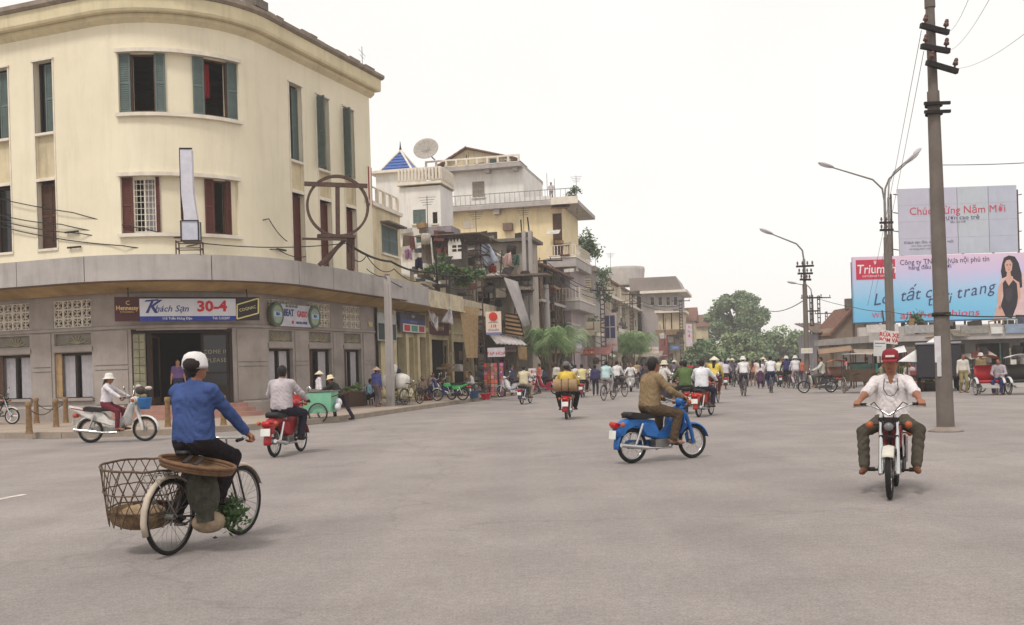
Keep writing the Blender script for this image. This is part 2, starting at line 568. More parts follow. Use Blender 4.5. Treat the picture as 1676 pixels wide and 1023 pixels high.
# ---------------------------------------------------------------- generic wall furniture
def shutter(parent, path, s, z0, z1, w_, off, m, open_=0.0, name='shutter', slats=True, dz=0):
    """one louvred leaf hung at its left edge when open_ is set (degrees)"""
    T = path.fr(s, 0, off)
    if open_: T = T @ Matrix.Translation((-w_ / 2, 0, 0)) @ Matrix.Rotation(R_(open_), 4, 'Z') @ Matrix.Translation((w_ / 2, 0, 0))
    mb = MB(m, T)
    f = min(.06, w_ * .2)
    mb.box(-w_ / 2, -w_ / 2 + f, -.04, 0, z0, z1); mb.box(w_ / 2 - f, w_ / 2, -.04, 0, z0, z1)
    for zz in (z0, (z0 + z1) / 2 - f / 2, z1 - f): mb.box(-w_ / 2 + f, w_ / 2 - f, -.037, -.003, zz, zz + f)
    if slats:
        for a_, c_ in ((z0 + f, (z0 + z1) / 2 - f / 2), ((z0 + z1) / 2 + f / 2, z1 - f)):
            n = max(4, int((c_ - a_) / .075))
            for i in range(n):
                zz = a_ + (c_ - a_) * (i + .5) / n
                h = (c_ - a_) / n * .55
                mb.add([(-w_ / 2 + f, -.034, zz - h), (w_ / 2 - f, -.034, zz - h), (w_ / 2 - f, -.006, zz + h), (-w_ / 2 + f, -.006, zz + h)], [(0, 1, 2, 3)])
        mb.box(-w_ / 2 + f, w_ / 2 - f, -.005, -.002, z0 + f, z1 - f)
    else: mb.box(-w_ / 2 + f, w_ / 2 - f, -.028, -.01, z0 + f, z1 - f)
    return mb.build(name, parent)
def bars_window(parent, path, s0, s1, z0, z1, off, fm, pm=None, nx=2, nz=3, name='window', fw=.05, world=True, curtain=None):
    """casement: frame and glazing bars, with panes as sub-parts"""
    s = (s0 + s1) / 2; w_ = (s1 - s0)
    T = path.fr(s, 0, off)
    mb = MB(fm, T)
    x0, x1 = -w_ / 2, w_ / 2
    mb.box(x0, x0 + fw, -.05, 0, z0, z1); mb.box(x1 - fw, x1, -.05, 0, z0, z1)
    mb.box(x0 + fw, x1 - fw, -.05, 0, z0, z0 + fw); mb.box(x0 + fw, x1 - fw, -.05, 0, z1 - fw, z1)
    for i in range(1, nx): mb.box(x0 + w_ * i / nx - fw * .35, x0 + w_ * i / nx + fw * .35, -.045, -.005, z0 + fw, z1 - fw)
    for j in range(1, nz): mb.box(x0 + fw, x1 - fw, -.04, -.01, z0 + (z1 - z0) * j / nz - fw * .25, z0 + (z1 - z0) * j / nz + fw * .25)
    o = mb.build(name, parent, world)
    p = MB(pm or GLASS, T)
    if nx * nz <= 12:
        for i in range(nx):
            for j in range(nz):
                q = MB(pm or GLASS, T)
                q.box(x0 + w_ * i / nx + .005, x0 + w_ * (i + 1) / nx - .005, -.012 + .03, -.004 + .03, z0 + (z1 - z0) * j / nz + .005, z0 + (z1 - z0) * (j + 1) / nz - .005)
                q.build('pane', o)
    else:
        p.box(x0, x1, .018, .026, z0, z1); p.build('pane', o)
    return o
def curtain(parent, path, s0, s1, z0, z1, off, m, waves=5, amp=.03, name='curtain'):
    s = (s0 + s1) / 2; w_ = s1 - s0
    mb = MB(m, path.fr(s, 0, off))
    ph = rnd.uniform(0, 6)
    mb.surf(lambda u, v: (-w_ / 2 + w_ * u, math.sin(u * waves * 6.28 + ph + v) * amp * (1.2 - .5 * v), z0 + (z1 - z0) * v), waves * 6, 3)
    return mb.build(name, parent)
def surround(mb, path, s0, s1, z0, z1, t=.07, d=.035, sides='lrtb'):
    T = mb.T; mb.T = path.fr((s0 + s1) / 2)
    h = (s1 - s0) / 2
    if 'l' in sides: mb.box(-h - t, -h, -d, .02, z0, z1)
    if 'r' in sides: mb.box(h, h + t, -d, .02, z0, z1)
    if 't' in sides: mb.box(-h - t - .03, h + t + .03, -d - .04, .02, z1, z1 + t * 1.3)
    if 'b' in sides: mb.box(-h - t, h + t, -d - .05, .02, z0 - t, z0)
    mb.T = T

# ---------------------------------------------------------------- corner hotel
WP = CornerPath((-12.62, 37.98), 3.95, R_(-21))
L = WP.L
S_END = 14.4
hotel = thing('corner_hotel', 'three storey cream hotel with a rounded corner and a concrete canopy', 'building', WP.P(L / 2, .15, 0))
def hb(mb, name, parent=None, **k): return mb.build(name, parent or hotel, world=(parent is None), **k)
def sx_(px, py, off=0): return WP.hit(px, py, off)[0]
AU = (.88, 5.10, 10.64, 12.72, .16)
AL = (.85, 4.95, 6.52, 8.48, .16)
TALL_L = [(-4.95, -4.0), (-2.78, -1.92)]
TALL_R = [(8.05, 8.9), (10.02, 10.92), (12.08, 12.95)]
ops = [AU, AL]
for a, b_ in TALL_L: ops += [(a, b_, 10.33, 12.86, .32), (a, b_, 8.74, 10.25, .12), (a, b_, 6.24, 8.62, .32)]
for a, b_ in TALL_R: ops += [(a, b_, 9.84, 12.80, .32), (a, b_, 8.70, 9.76, .12), (a, b_, 5.7, 8.56, .32)]
mb = MB(CREAM)
wall_grid(mb, WP.P, -15, S_END, 4.75, 14.0, ops, .3, .35)
# closing walls and back
for q in (-15, S_END): mb.add([WP.P(q, .15, 0), WP.P(q, 14.52, 0), WP.P(q, 14.52, -9), WP.P(q, .15, -9)], [(0, 1, 2, 3)])
inn = WP.C + (WP.R - 9) * (WP.tn(0)[1] + WP.tn(L)[1])
bk = [WP.P(S_END, 0, -9), Vector((inn.x, inn.y, 0)), WP.P(-15, 0, -9)]
for i_ in (0, 1): mb.quad(*(Vector((p.x, p.y, z)) for p, z in ((bk[i_], .15), (bk[i_ + 1], .15), (bk[i_ + 1], 14.52), (bk[i_], 14.52))))
hb(mb, 'upper_wall')
rf = MB(CONCD)
pts = [WP.P(-15 + (S_END + 15) * i / 60, 14.5, .2) for i in range(61)] + [Vector((p.x, p.y, 14.5)) for p in bk]
rf.add(pts, [tuple(range(len(pts)))])
hb(rf, 'roof')
# cornice in three mouldings
CORN = mat('cornice_render', (220, 206, 170), .9, .1, 1, .3, .2, 30)
c1 = MB(CORN); strip(c1, WP.P, -15, S_END + .15, [(0, 13.72), (.2, 13.86), (.2, 13.99), (0, 13.99)], .35)
hb(c1, 'cornice_bed_moulding')
c2 = MB(CORN); strip(c2, WP.P, -15, S_END + .3, [(-.1, 14.0), (.42, 14.0), (.46, 14.08), (.46, 14.52), (-.1, 14.52)], .35)
hb(c2, 'cornice')
COPE = mat('coping_stone', (150, 136, 122), .95, .2, 2, .4, .3, 20); c3 = MB(COPE); strip(c3, WP.P, -15, S_END + .4, [(-.1, 14.53), (.5, 14.53), (.6, 14.6), (.6, 14.72), (.3, 14.76), (.3, 14.9), (-.1, 14.9)], .35)
cop = hb(c3, 'coping')
q = -1.0
while q < S_END:                              # the uneven stones along the parapet
    l = rnd.uniform(.45, .95)
    h = rnd.uniform(.04, .13) + (.06 if rnd.random() < .3 else 0)
    st = MB(COPE); strip(st, WP.P, q, q + l - .02, [(-.05, 14.9), (rnd.uniform(.2, .3), 14.9), (rnd.uniform(.18, .28), 14.9 + h), (-.05, 14.9 + h * .8)], .35)
    st.build('coping_stone', cop)
    q += l + (rnd.uniform(.1, .5) if rnd.random() < .5 else 0)
# little finial block and roof aerial
fi = MB(CONCD, WP.fr(6.0, 14.9, .1)); fi.box(-.35, .35, -.25, .25, 0, .3); fi.box(-.2, .2, -.15, .15, .3, .42); fi.tube([(0, 0, .42), (0, 0, .62)], [.09, .06], 8)
hb(fi, 'finial')
# recessed curved window panels
def recess(rect, wins, z0, z1):
    p = MB(CREAM); off = -rect[4]
    wall_grid(p, lambda s_, z, o: WP.P(s_, z, o + off), rect[0], rect[1], rect[2], rect[3], [(a_, c_, z0, z1, .22) for a_, c_ in wins], .2, .3)
    hb(p, 'recessed_window_wall')
    t_ = MB(WTRIM)
    strip(t_, WP.P, rect[0] - .07, rect[1] + .07, [(-.02, rect[3]), (.1, rect[3]), (.1, rect[3] + .13), (-.02, rect[3] + .13)], .3)
    hb(t_, 'lintel')
    t_ = MB(WTRIM)
    strip(t_, WP.P, rect[0] - .07, rect[1] + .07, [(-.14, rect[2] - .12), (.14, rect[2] - .12), (.14, rect[2]), (-.14, rect[2])], .3)
    hb(t_, 'window_sill')
def px_s(py, *xs): return [sx_(x, py, -.16) for x in xs]
u = px_s(140, 193.5, 215, 254, 271, 315, 333, 370, 390)
recess(AU, [(u[1], u[2]), (u[5], u[6])], 10.7, 12.68)
def open_window(s0, s1, z0, z1, shs, sm, inner=None, cas=False):
    f = MB(BROWNW if not cas else WTRIM, WP.fr((s0 + s1) / 2, 0, -.22)); h = (s1 - s0) / 2
    f.box(-h, -h + .06, -.06, .06, z0, z1); f.box(h - .06, h, -.06, .06, z0, z1); f.box(-h + .06, h - .06, -.06, .06, z1 - .06, z1); f.box(-h + .06, h - .06, -.06, .06, z0, z0 + .05)
    if cas:
        f.box(-.025, .025, -.05, .02, z0, z1)
        for i in range(1, 9): f.box(-h + .06, h - .06, -.056, -.044, z0 + (z1 - z0) * i / 9 - .01, z0 + (z1 - z0) * i / 9 + .01)
        for i in (1, 2, 4, 5): f.box(-h + 2 * h * i / 6 - .008, -h + 2 * h * i / 6 + .008, -.062, -.05, z0, z1)
    o = hb(f, 'window')
    for a_, c_ in shs:
        shutter(o, WP, (a_ + c_) / 2, z0 - .02, z1 + .02, (c_ - a_) * .96, -.13, sm)
    if inner: inner(o)
    return o
open_window(u[1], u[2], 10.7, 12.68, [(u[0], u[1]), (u[2], u[3])], GREENS)
open_window(u[5], u[6], 10.7, 12.68, [(u[4], u[5]), (u[6], u[7])], GREENS, lambda o: curtain(o, WP, u[5] + .05, u[5] + .32, 11.4, 12.6, -.45, REDC, 2))
u2 = px_s(335, 197, 219, 256, 262, 335, 349, 369, 377)
recess(AL, [(u2[1], u2[2]), (u2[5], u2[6])], 6.56, 8.44)
open_window(u2[1], u2[2], 6.56, 8.44, [(u2[0], u2[1]), (u2[2], u2[3])], MAROON, lambda o: curtain(o, WP, (u2[1] + u2[2]) / 2 - .05, u2[2] - .05, 6.6, 8.4, -.4, CURT, 3), True)
open_window(u2[5], u2[6], 6.56, 8.44, [(u2[4], u2[5]), (u2[6], u2[7])], MAROON)
# tall narrow bays
for i, (a, b_) in enumerate(TALL_L + TALL_R):
    left = i < 2
    zt, zb = (12.86, 10.33) if left else (12.80, 9.84)
    zl = 8.62 if left else 8.56
    f = MB(WTRIM)
    surround(f, WP, a, b_, 6.2 if left else 5.7, zt, .05, .03, 'lrt')
    hb(f, 'window_surround')
    sp = MB(CREAM2, WP.fr((a + b_) / 2, 0, -.11)); h = (b_ - a) / 2
    sp.box(-h - .005, h + .005, 0, .05, 8.7, zb - .06)
    hb(sp, 'spandrel')
    for x0_, y1_, za, zb_ in [(h, .3, zb - .09, zb), (h, .3, zl, zl + .09)] + ([(h + .05, .2, 6.15, 6.24)] if left else []):
        o_ = MB(WTRIM, WP.fr((a + b_) / 2, 0, 0)); o_.box(-x0_, x0_, -.05, y1_, za, zb_)
        hb(o_, 'window_sill')
    wn = MB(DARKW, WP.fr((a + b_) / 2, 0, -.29)); wn.box(-h, -h + .06, -.05, .05, zb, zt); wn.box(h - .06, h, -.05, .05, zb, zt); wn.box(-h + .06, h - .06, -.05, .05, zt - .06, zt)
    wo_ = hb(wn, 'window')
    if left:
        shutter(wo_, WP, b_ - h * .62, zb, zt - .1, h * 1.2, -.2, GREENS)
        pn = MB(GLASS, WP.fr(a + h * .4, 0, -.3)); pn.box(-h * .4, h * .4, 0, .02, zb, zt); pn.build('pane', wo_)
    else:
        shutter(wo_, WP, b_ - h * .5, zb, zt - .1, h * .98, -.2, GREENS)
        pn = MB(GLASS, WP.fr(a + h * .5, 0, -.34)); pn.box(-h * .5, h * .5, 0, .02, zb, zt); pn.build('pane', wo_)
        if i > 2: shutter(wo_, WP, a + h * .45, zb, zt - .1, h * .9, .02, GREENS, open_=-98)
    dz0 = 6.26 if left else 5.62
    wn = MB(BROWNW, WP.fr((a + b_) / 2, 0, -.3)); wn.box(-h, -h + .07, -.05, .05, dz0, zl); wn.box(h - .07, h, -.05, .05, dz0, zl); wn.box(-h + .07, h - .07, -.05, .05, zl - .07, zl)
    do_ = hb(wn, 'window')
    if i == 0: pn = MB(GLASS, WP.fr((a + b_) / 2, 0, -.31)); pn.box(-h, h, 0, .02, dz0, zl); pn.build('pane', do_)
    else:
        shutter(do_, WP, b_ - h * .5, dz0, zl - .08, h * .98, -.22, MAROON if i > 1 else BROWNW)
        shutter(do_, WP, a + h * .5, dz0, zl - .08, h * .98, -.22, MAROON if i > 1 else BROWNW)
# canopy: slab, sloping soffit, separate fascia panels
SLAB = MB(CONC)
def cz(q): return 0.0 if q < L else -.014 * (q - L)
strip(SLAB, lambda q, z, o: WP.P(q, z + cz(q), o), -15, S_END + .2, [(0, 5.42), (1.42, 5.42), (1.42, 5.56), (0, 5.56)], .4)
can = hb(SLAB, 'canopy')
so = MB(SOFF)
strip(so, lambda q, z, o: WP.P(q, z + cz(q), o), -15, S_END + .2, [(0, 4.56), (.25, 4.5), (.8, 4.68), (1.3, 4.84), (1.38, 4.86), (1.38, 5.4), (0, 5.4)], .3)
so.build('soffit', can)
q = -14.6
lens = [3.1] * 4 + [2.7, 3.0, 2.6, 2.3, 2.5, 2.6, 2.7, 2.5]
for l in lens:
    e = min(q + l, S_END + .2)
    if e - q < .4: break
    fp = MB(CONC)
    dd = rnd.uniform(-.008, .008)
    strip(fp, lambda s_, z, o: WP.P(s_, z + cz(s_), o + dd), q, e - .02, [(1.39, 4.78), (1.53, 4.78), (1.53, 5.62), (1.39, 5.62)], .3)
    fp.build('fascia_panel', can)
    q = e
lp = MB(mat('brown_drip', (110, 88, 70), .9, .2)); strip(lp, lambda q_, z, o: WP.P(q_, z + cz(q_), o), -15, S_END + .2, [(1.3, 4.74), (1.5, 4.74), (1.5, 4.775), (1.3, 4.775)], .3); lp.build('drip_edge', can)
# ground floor
BAYS = [(-4.98, -3.33), (-2.22, -.52), (6.25, 7.82), (8.95, 10.62), (11.6, 13.05)]
gops = []
for a, b_ in BAYS: gops += [(a, b_, .95, 2.53, .26), (a + .02, b_ - .02, 2.79, 3.2, .09), (a, b_, 3.42, 4.36, .12)]
DS, DE = 1.08, 4.52
gops += [(DS, DE, .62, 3.2, .35)]
mb = MB(GREYR)
wall_grid(mb, WP.P, -15, S_END, .1, 4.7, gops, .2, .3)
hb(mb, 'ground_floor_wall')
st = MB(GREYR); strip(st, WP.P, -15, S_END, [(0, 3.26), (.07, 3.28), (.07, 3.37), (0, 3.39)], .35); hb(st, 'string_course')
pl = MB(GREYR); strip(pl, WP.P, -15, DS - .25, [(0, .1), (.16, .1), (.16, .6), (.12, .66), (0, .66)], .35); hb(pl, 'plinth')
pl = MB(GREYR); strip(pl, WP.P, DE + .3, S_END, [(0, .1), (.16, .1), (.16, .6), (.12, .66), (0, .66)], .35); hb(pl, 'plinth')
for a, b_ in ((-3.2, -2.34), (-.4, .95), (4.7, 6.12), (7.95, 8.82), (10.75, 11.48), (13.2, 14.2)):    # raised rendered blocks with joints
    for z0, z1 in ((.7, 1.86), (1.9, 2.02), (2.06, 3.22)):
        bl = MB(GREYR); strip(bl, WP.P, a, b_, [(0, z0), (.035, z0), (.035, z1), (0, z1)], .3); hb(bl, 'rendered_block')
# breeze blocks: one pierced block, copied
bm = MB(WTRIM)
bm.box(-.5, .5, -.04, .04, -.5, -.42); bm.box(-.5, .5, -.04, .04, .42, .5); bm.box(-.5, -.42, -.038, .038, -.42, .42); bm.box(.42, .5, -.038, .038, -.42, .42)
bm.beam((-.45, 0, -.45), (.45, 0, .45), .06, .1, (0, 1, 0)); bm.beam((-.45, .002, .45), (.45, .002, -.45), .06, .1, (0, 1, 0)); bm.box(-.045, .045, -.034, .034, -.42, .42)
bm.lathe([(.0, -.0), (.14, 0)], 4)
block = bm.mesh('breeze_block')
FANM = mat('relief_plaster', (158, 148, 124), .92, .16, 4, .1, .3, 30)
for bi, (a, b_) in enumerate(BAYS):
    c_, h = (a + b_) / 2, (b_ - a) / 2
    T = WP.fr(c_, 0, 0)
    bk_ = MB(DARKW, T); bk_.box(-h, h, .13, .16, 3.42, 4.36)
    scr = hb(bk_, 'breeze_block_screen')
    nx = 4 if h > .72 else 4
    for i in range(nx):
        for j in range(3):
            w1, h1 = 2 * h / nx, .94 / 3
            link('breeze_block', block, scr, M=T @ Matrix.Translation((-h + w1 * (i + .5), .06, 3.42 + h1 * (j + .5))) @ Matrix.Diagonal((w1 * .985, .8, h1 * .985, 1)))
    rp = MB(GREYD, T); rp.box(-h + .02, h - .02, .09, .12, 2.79, 3.2)
    rp.use(FANM)
    for sgn in ((1, -1) if bi > 1 else (1,)):     # leaf fan in relief
        cx_ = .3 * sgn if bi > 1 else .1
        for k in range(7):
            an = R_(18 + k * 24)
            rr = .3 if k % 2 else .36
            p0 = Vector((cx_, .085, 2.82)); p1 = Vector((cx_ + math.cos(an) * rr * 1.35, .07, 2.82 + math.sin(an) * rr))
            rp.tube([p0, p0.lerp(p1, .6), p1], [.014, .035, .006], 6)
    rp.tube([(-h + .1, .08, 2.84), (0, .075, 2.9), (h - .1, .08, 2.84)], .016, 6)
    hb(rp, 'relief_panel')
    li = MB(GREYR, T); li.box(-h - .04, h + .04, -.045, .02, 2.56, 2.72); hb(li, 'lintel')
    si = MB(GREYR, T); si.box(-h - .06, h + .06, -.1, .2, .85, .95); hb(si, 'window_sill')
    wf = MB(DARKW, WP.fr(c_, 0, -.2))
    wf.box(-h, -h + .09, -.05, .05, .95, 2.53); wf.box(h - .09, h, -.05, .05, .95, 2.53); wf.box(-h + .09, h - .09, -.05, .05, 2.44, 2.53); wf.box(-.035, .035, -.045, .045, .95, 2.44)
    wo_ = hb(wf, 'window')
    pn = MB(GLASS, WP.fr(c_, 0, -.25)); pn.box(-h, h, 0, .02, .95, 2.53); pn.build('pane', wo_)
    if bi != 3: curtain(wo_, WP, a + .1, c_ - .12, .98, 2.46, -.225, CURT, 3, .012)
    curtain(wo_, WP, c_ + .15, b_ - .12, .98, 2.46, -.225, CURT, 3, .012)
    if bi != 2: shutter(wo_, WP, a + .14, .97, 2.5, .26, -.1, BAMB if bi == 1 else BROWNW, slats=False, name='door_leaf')
# entrance: lobby, frames, sidelight of glass blocks, doors, steps
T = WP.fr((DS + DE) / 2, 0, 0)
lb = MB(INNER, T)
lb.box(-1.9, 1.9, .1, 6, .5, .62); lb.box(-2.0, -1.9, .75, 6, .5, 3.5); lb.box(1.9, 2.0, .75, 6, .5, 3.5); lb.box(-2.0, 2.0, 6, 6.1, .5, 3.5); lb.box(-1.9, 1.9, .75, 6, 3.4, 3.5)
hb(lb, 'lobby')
WE = Path((WP.P(DS, 0, 0).x, WP.P(DS, 0, 0).y), (WP.P(DE, 0, 0) - WP.P(DS, 0, 0)).xy)     # the door line is straight: the chord of the curve
WD = (WP.P(DE, 0, 0) - WP.P(DS, 0, 0)).length
fr_ = MB(DARKW)
fr_.T = WE.fr(0)
fr_.box(.5, .6, -.06, .06, .62, 3.12); fr_.box(WD - .12, WD - .02, -.06, .06, .62, 3.12); fr_.box(0.0, WD, -.07, .07, 3.1, 3.24)
hb(fr_, 'entrance_frame')
gb = MB(GREYD, WE.fr(0)); gb.box(.05, .46, -.05, .05, .62, 3.1)
side = hb(gb, 'sidelight')
for j in range(9):
    for i in range(2):
        q_ = MB(mat('dusty_glass_block', (150, 146, 118), .35, .2, 5), WE.fr(0)); q_.box(.07 + .19 * i, .07 + .19 * i + .17, -.085, -.03, .66 + j * .27, .66 + j * .27 + .25); q_.build('glass_block', side, bevel=.01)
dl = MB(BROWNW, WE.fr(0) @ Matrix.Translation((.62, 0, 0)) @ Matrix.Rotation(R_(70), 4, 'Z'))
dl.box(0, .08, -.03, .03, .64, 3.05); dl.box(.72, .8, -.03, .03, .64, 3.05); dl.box(.08, .72, -.03, .03, .64, .9); dl.box(.08, .72, -.03, .03, 2.95, 3.05)
d1 = hb(dl, 'door')
q_ = MB(GLASS, dl.T); q_.box(.08, .72, -.008, .008, .9, 2.95); q_.build('pane', d1)
dx0 = WD - 1.05
dl = MB(DARKW, WE.fr(0)); dl.box(dx0, dx0 + .09, .0, .05, .64, 3.08); dl.box(WD - .22, WD - .13, .0, .05, .64, 3.08); dl.box(dx0 + .09, WD - .22, .0, .05, .64, 1.25); dl.box(dx0 + .09, WD - .22, .0, .05, 3.0, 3.08); dl.box(dx0 + .09, WD - .22, .003, .047, 1.65, 1.72)
d2 = hb(dl, 'door')
q_ = MB(GLASS, WE.fr(0)); q_.box(dx0 + .09, WD - .22, .02, .03, 1.25, 3.0); q_.build('pane', d2)
LET = mat('pale_lettering', (150, 142, 116), .7, .1)
letters('COME IN', .2, WE.fr(dx0 + .5, 2.42, -.014), LET, d2, False, space=1.1)
letters('PLEASE', .2, WE.fr(dx0 + .5, 2.12, -.014), LET, d2, False, space=1.1)
for k in range(3):
    sp = MB(STEPM); strip(sp, WP.P, DS - .25 - .1 * (2 - k), DE + .3 + .1 * (2 - k), [(-.3, .12), (1.0 - .3 * k, .12), (1.0 - .3 * k, .15 + .158 * (k + 1) - (.002 * k)), (-.3, .15 + .158 * (k + 1) - (.002 * k))], .3)
    hb(sp, 'step')
for px, py in ((120, 380), (124, 405), (458, 409)):       # little iron wall brackets for the cables
    s_, z_ = WP.hit(px, py)
    br = MB(DIRON, WP.fr(s_, z_, 0)); br.box(-.3, .3, -.1, -.06, -.03, .03); br.box(-.25, -.2, -.06, .01, -.02, .02); br.box(.2, .25, -.06, .01, -.02, .02); hb(br, 'cable_bracket')
dp = MB(DIRON); dp.tube([WP.P(S_END - .1, .2, .1), WP.P(S_END - .1, 4.4, .1)], .06, 8); hb(dp, 'drainpipe')
an = MB(DIRON, WP.fr(13.9, 14.95, 0)); an.cyl((0, 0, 0), (0, 0, .9), .012); an.cyl((-.3, 0, .7), (.3, 0, .55), .008); an.cyl((-.2, 0, .5), (.2, 0, .4), .008)
an.build('roof_aerial', None, label='small wire aerial on the end of the cream hotel cornice', cat='aerial')

# ---------------------------------------------------------------- hotel signs
WB = Path(WP.P(3.1, 0, .3).xy, (math.cos(R_(24)), math.sin(R_(24))))
def bx(px0, py0, px1, py1, P_=WB, off=0.0):
    a_, z1 = P_.hit(px0, py0, off); c_, _ = P_.hit(px1, py0, off)
    _, z0 = P_.hit((px0 + px1) / 2, py1, off); _, z1 = P_.hit((px0 + px1) / 2, py0, off)
    return a_, c_, z0, z1
hs_ = thing('hotel_sign', 'white hotel name board with red numerals between two dark panels over the entrance', 'sign', WB.P(0, 4, 0))
a, b_, z0, z1 = bx(187, 486, 424, 525)
sp_ = [a, sx0 := WB.hit(228.5, 505)[0], WB.hit(386, 505)[0], b_]
BR = paint((70, 26, 28), .5, .1)
SGW = paint((206, 206, 212), .5, .06); SGB = paint((38, 56, 150), .5, .08); SGK = paint((40, 30, 34), .5, .1); SGR = paint((190, 30, 44), .5, .05); SGN = paint((48, 54, 120), .5, .05); SGY = paint((226, 210, 140), .5, .05); SGo = paint((214, 180, 120), .5, .05)
def board(parent, P_, a_, c_, z0, z1, off, m, name, d=.12):
    q = MB(m, P_.fr((a_ + c_) / 2, 0, off)); h = (c_ - a_) / 2
    q.box(-h, h, 0, d, z0, z1)
    return q.build(name, parent, True)
board(hs_, WB, sp_[0], sp_[1] - .01, z0, z1, 0, BR, 'brown_panel')
wbd = board(hs_, WB, sp_[1], sp_[2], z0 + .16, z1 - .06, 0, SGW, 'name_panel')
board(hs_, WB, sp_[1], sp_[2], z0, z0 + .155, .003, SGB, 'address_panel')
board(hs_, WB, sp_[1], sp_[2], z1 - .055, z1, .003, SGK, 'top_rail')
board(hs_, WB, sp_[2] + .01, sp_[3], z0, z1, 0, SGK, 'dark_panel')
mid = (sp_[0] + sp_[1]) / 2; zc = (z0 + z1) / 2
letters('C', .2, WB.fr(mid + .02, zc + .2, .008), SGo, hs_)
letters('Hennessy', .2, WB.fr(mid, zc + .03, .008), SGo, hs_, bold=.004, sx=.9)
letters('COGNAC', .09, WB.fr(mid, zc - .1, .008), SGo, hs_, space=1.2)
W_ = sp_[2] - sp_[1]
letters('K', .62, WB.fr(sp_[1] + W_ * .115, zc + .06, .008), SGN, hs_, shear=.45, bold=.012)
q = MB(SGN, WB.fr(sp_[1] + W_ * .1, zc + .27, .008)); q.prism([(-.16, -.03), (.3, .01), (.28, .06), (-.1, .03)], -.003, .0); q.build('brush_stroke', hs_, True)
letters('hách Sạn', .3, WB.fr(sp_[1] + W_ * .325, zc - .0, .008), SGN, hs_, shear=.3, sx=1.0, bold=.002)
letters('30-4', .5, WB.fr(sp_[1] + W_ * .745, zc + .07, .008), SGR, hs_, bold=.018, sx=1.1)
letters('115 Trần Hưng Đạo', .115, WB.fr(sp_[1] + W_ * .38, z0 + .08, .011), SGW, hs_, bold=.003)
letters('Tel: 2.52207', .115, WB.fr(sp_[1] + W_ * .84, z0 + .08, .011), SGW, hs_, bold=.003)
h3 = (sp_[3] - sp_[2])
q = MB(SGY, WB.fr((sp_[2] + sp_[3]) / 2 + .005, zc, .008))
P4 = [(-h3 * .47, -.36), (h3 * .44, -.16), (h3 * .46, .36), (-h3 * .45, .14)]
for i in range(4): q.beam((P4[i][0], 0, P4[i][1]), (P4[(i + 1) % 4][0], 0, P4[(i + 1) % 4][1]), .01, .05, (0, 1, 0)) if False else q.tube([(P4[i][0], 0, P4[i][1]), (P4[(i + 1) % 4][0], 0, P4[(i + 1) % 4][1])], .026, 6)
q.build('cream_border', hs_, True)
letters('COGNAC', .15, WB.fr((sp_[2] + sp_[3]) / 2, zc, .008) @ Matrix.Rotation(R_(-13), 4, 'Y'), SGY, hs_, sx=.9)
q = MB(DIRON)
for px in (210, 405):
    s_ = WB.hit(px, 486)[0]; q.tube([WB.P(s_, z1, -.06), WB.P(s_, z1 + .32, -.2)], .018, 6)
q.build('hanger', hs_, True)

# beer sign on the right wing
WR = Path(WP.P(L, 0, .22).xy, WP.tn(L + 1)[0])
bs_ = thing('beer_sign', 'long pale beer sign with an oval badge at each end, right of the entrance', 'sign', WR.P(1, 4, 0))
a, b_, z0, z1 = bx(441, 496, 523, 532, WR)
z0, z1 = 3.36, 4.2
zc = (z0 + z1) / 2
OV = paint((92, 108, 88), .5, .15); OVB = paint((170, 196, 220), .5, .05)
board(bs_, WR, a + .35, b_ - .4, z0, z1 - .02, 0, paint((196, 196, 206), .5, .1), 'name_panel')
for i, s_ in enumerate((a + .42, b_ - .45)):
    q = MB(OV, WR.fr(s_, zc, .03)); n = 24; rx, rz_ = (.4, .45)
    q.prism([(rx * math.cos(6.2832 * k / n), rz_ * math.sin(6.2832 * k / n)) for k in range(n)], -.03, .1)
    q.use(paint((150, 164, 140), .5, .1)); q.prism([(rx * .74 * math.cos(6.2832 * k / n), rz_ * .74 * math.sin(6.2832 * k / n)) for k in range(n)], -.036, -.03)
    q.use(OVB); q.box(-.24, .24, -.041, -.036, -.08, .1)
    o = q.build('oval_badge', bs_, True)
    letters('BIA', .16, WR.fr(s_, zc + .01, .074), SGN, bs_, bold=.006)
mid = (a + b_) / 2 + .02
letters('BEAT', .36, WR.fr(mid - .5, zc + .08, .008), SGN, bs_, bold=.012, sx=.78)
letters('GASSO', .32, WR.fr(mid + .42, zc + .06, .008), paint((196, 60, 80), .5), bs_, bold=.01, sx=.72)
letters('BIA HƠI HÀ NỘI', .11, WR.fr(mid - .3, zc + .33, .008), paint((90, 120, 90), .5), bs_, bold=.003)
letters('■', .16, WR.fr(mid - .25, zc - .27, .008), SGR, bs_)
letters('HALIDA BEER', .13, WR.fr(mid + .35, zc - .27, .008), SGN, bs_, bold=.003)

# upright light-box sign standing on the canopy
s_, z_ = WP.hit(309, 411, 1.25)
TS = WP.fr(s_, 5.6, 1.25) @ Matrix.Rotation(R_(-14), 4, 'Z')
us = thing('upright_sign', 'tall narrow white light box sign standing on the canopy edge', 'sign', TS.translation)
k_ = 1 / 47.0
q = MB(paint((206, 204, 214), .5, .08), TS)
q.prism([(-.1, 1.15), (.32, 1.15), (.27, 1.5), (.2, 2.1), (.19, 3.55), (-.18, 3.55), (-.18, 2.1)], -.08, .3)
bx1 = q.build('upper_box', us, True)
q = MB(paint((120, 60, 66), .6, .4, scale=2), TS); q.prism([(-.192, 1.15), (-.182, 1.15), (-.182, 3.55), (-.192, 3.55)], -.06, .29); q.build('picture_side', us, True)
q = MB(paint((196, 198, 210), .5, .1), TS); q.box(-.2, .34, -.12, .34, .5, 1.14); q.build('lower_box', us, True)
q = MB(DIRON, TS)
for x in (-.21, .35):
    for y in (-.13, .35): q.box(x - .02, x + .02, y - .02, y + .02, .48, 1.16)
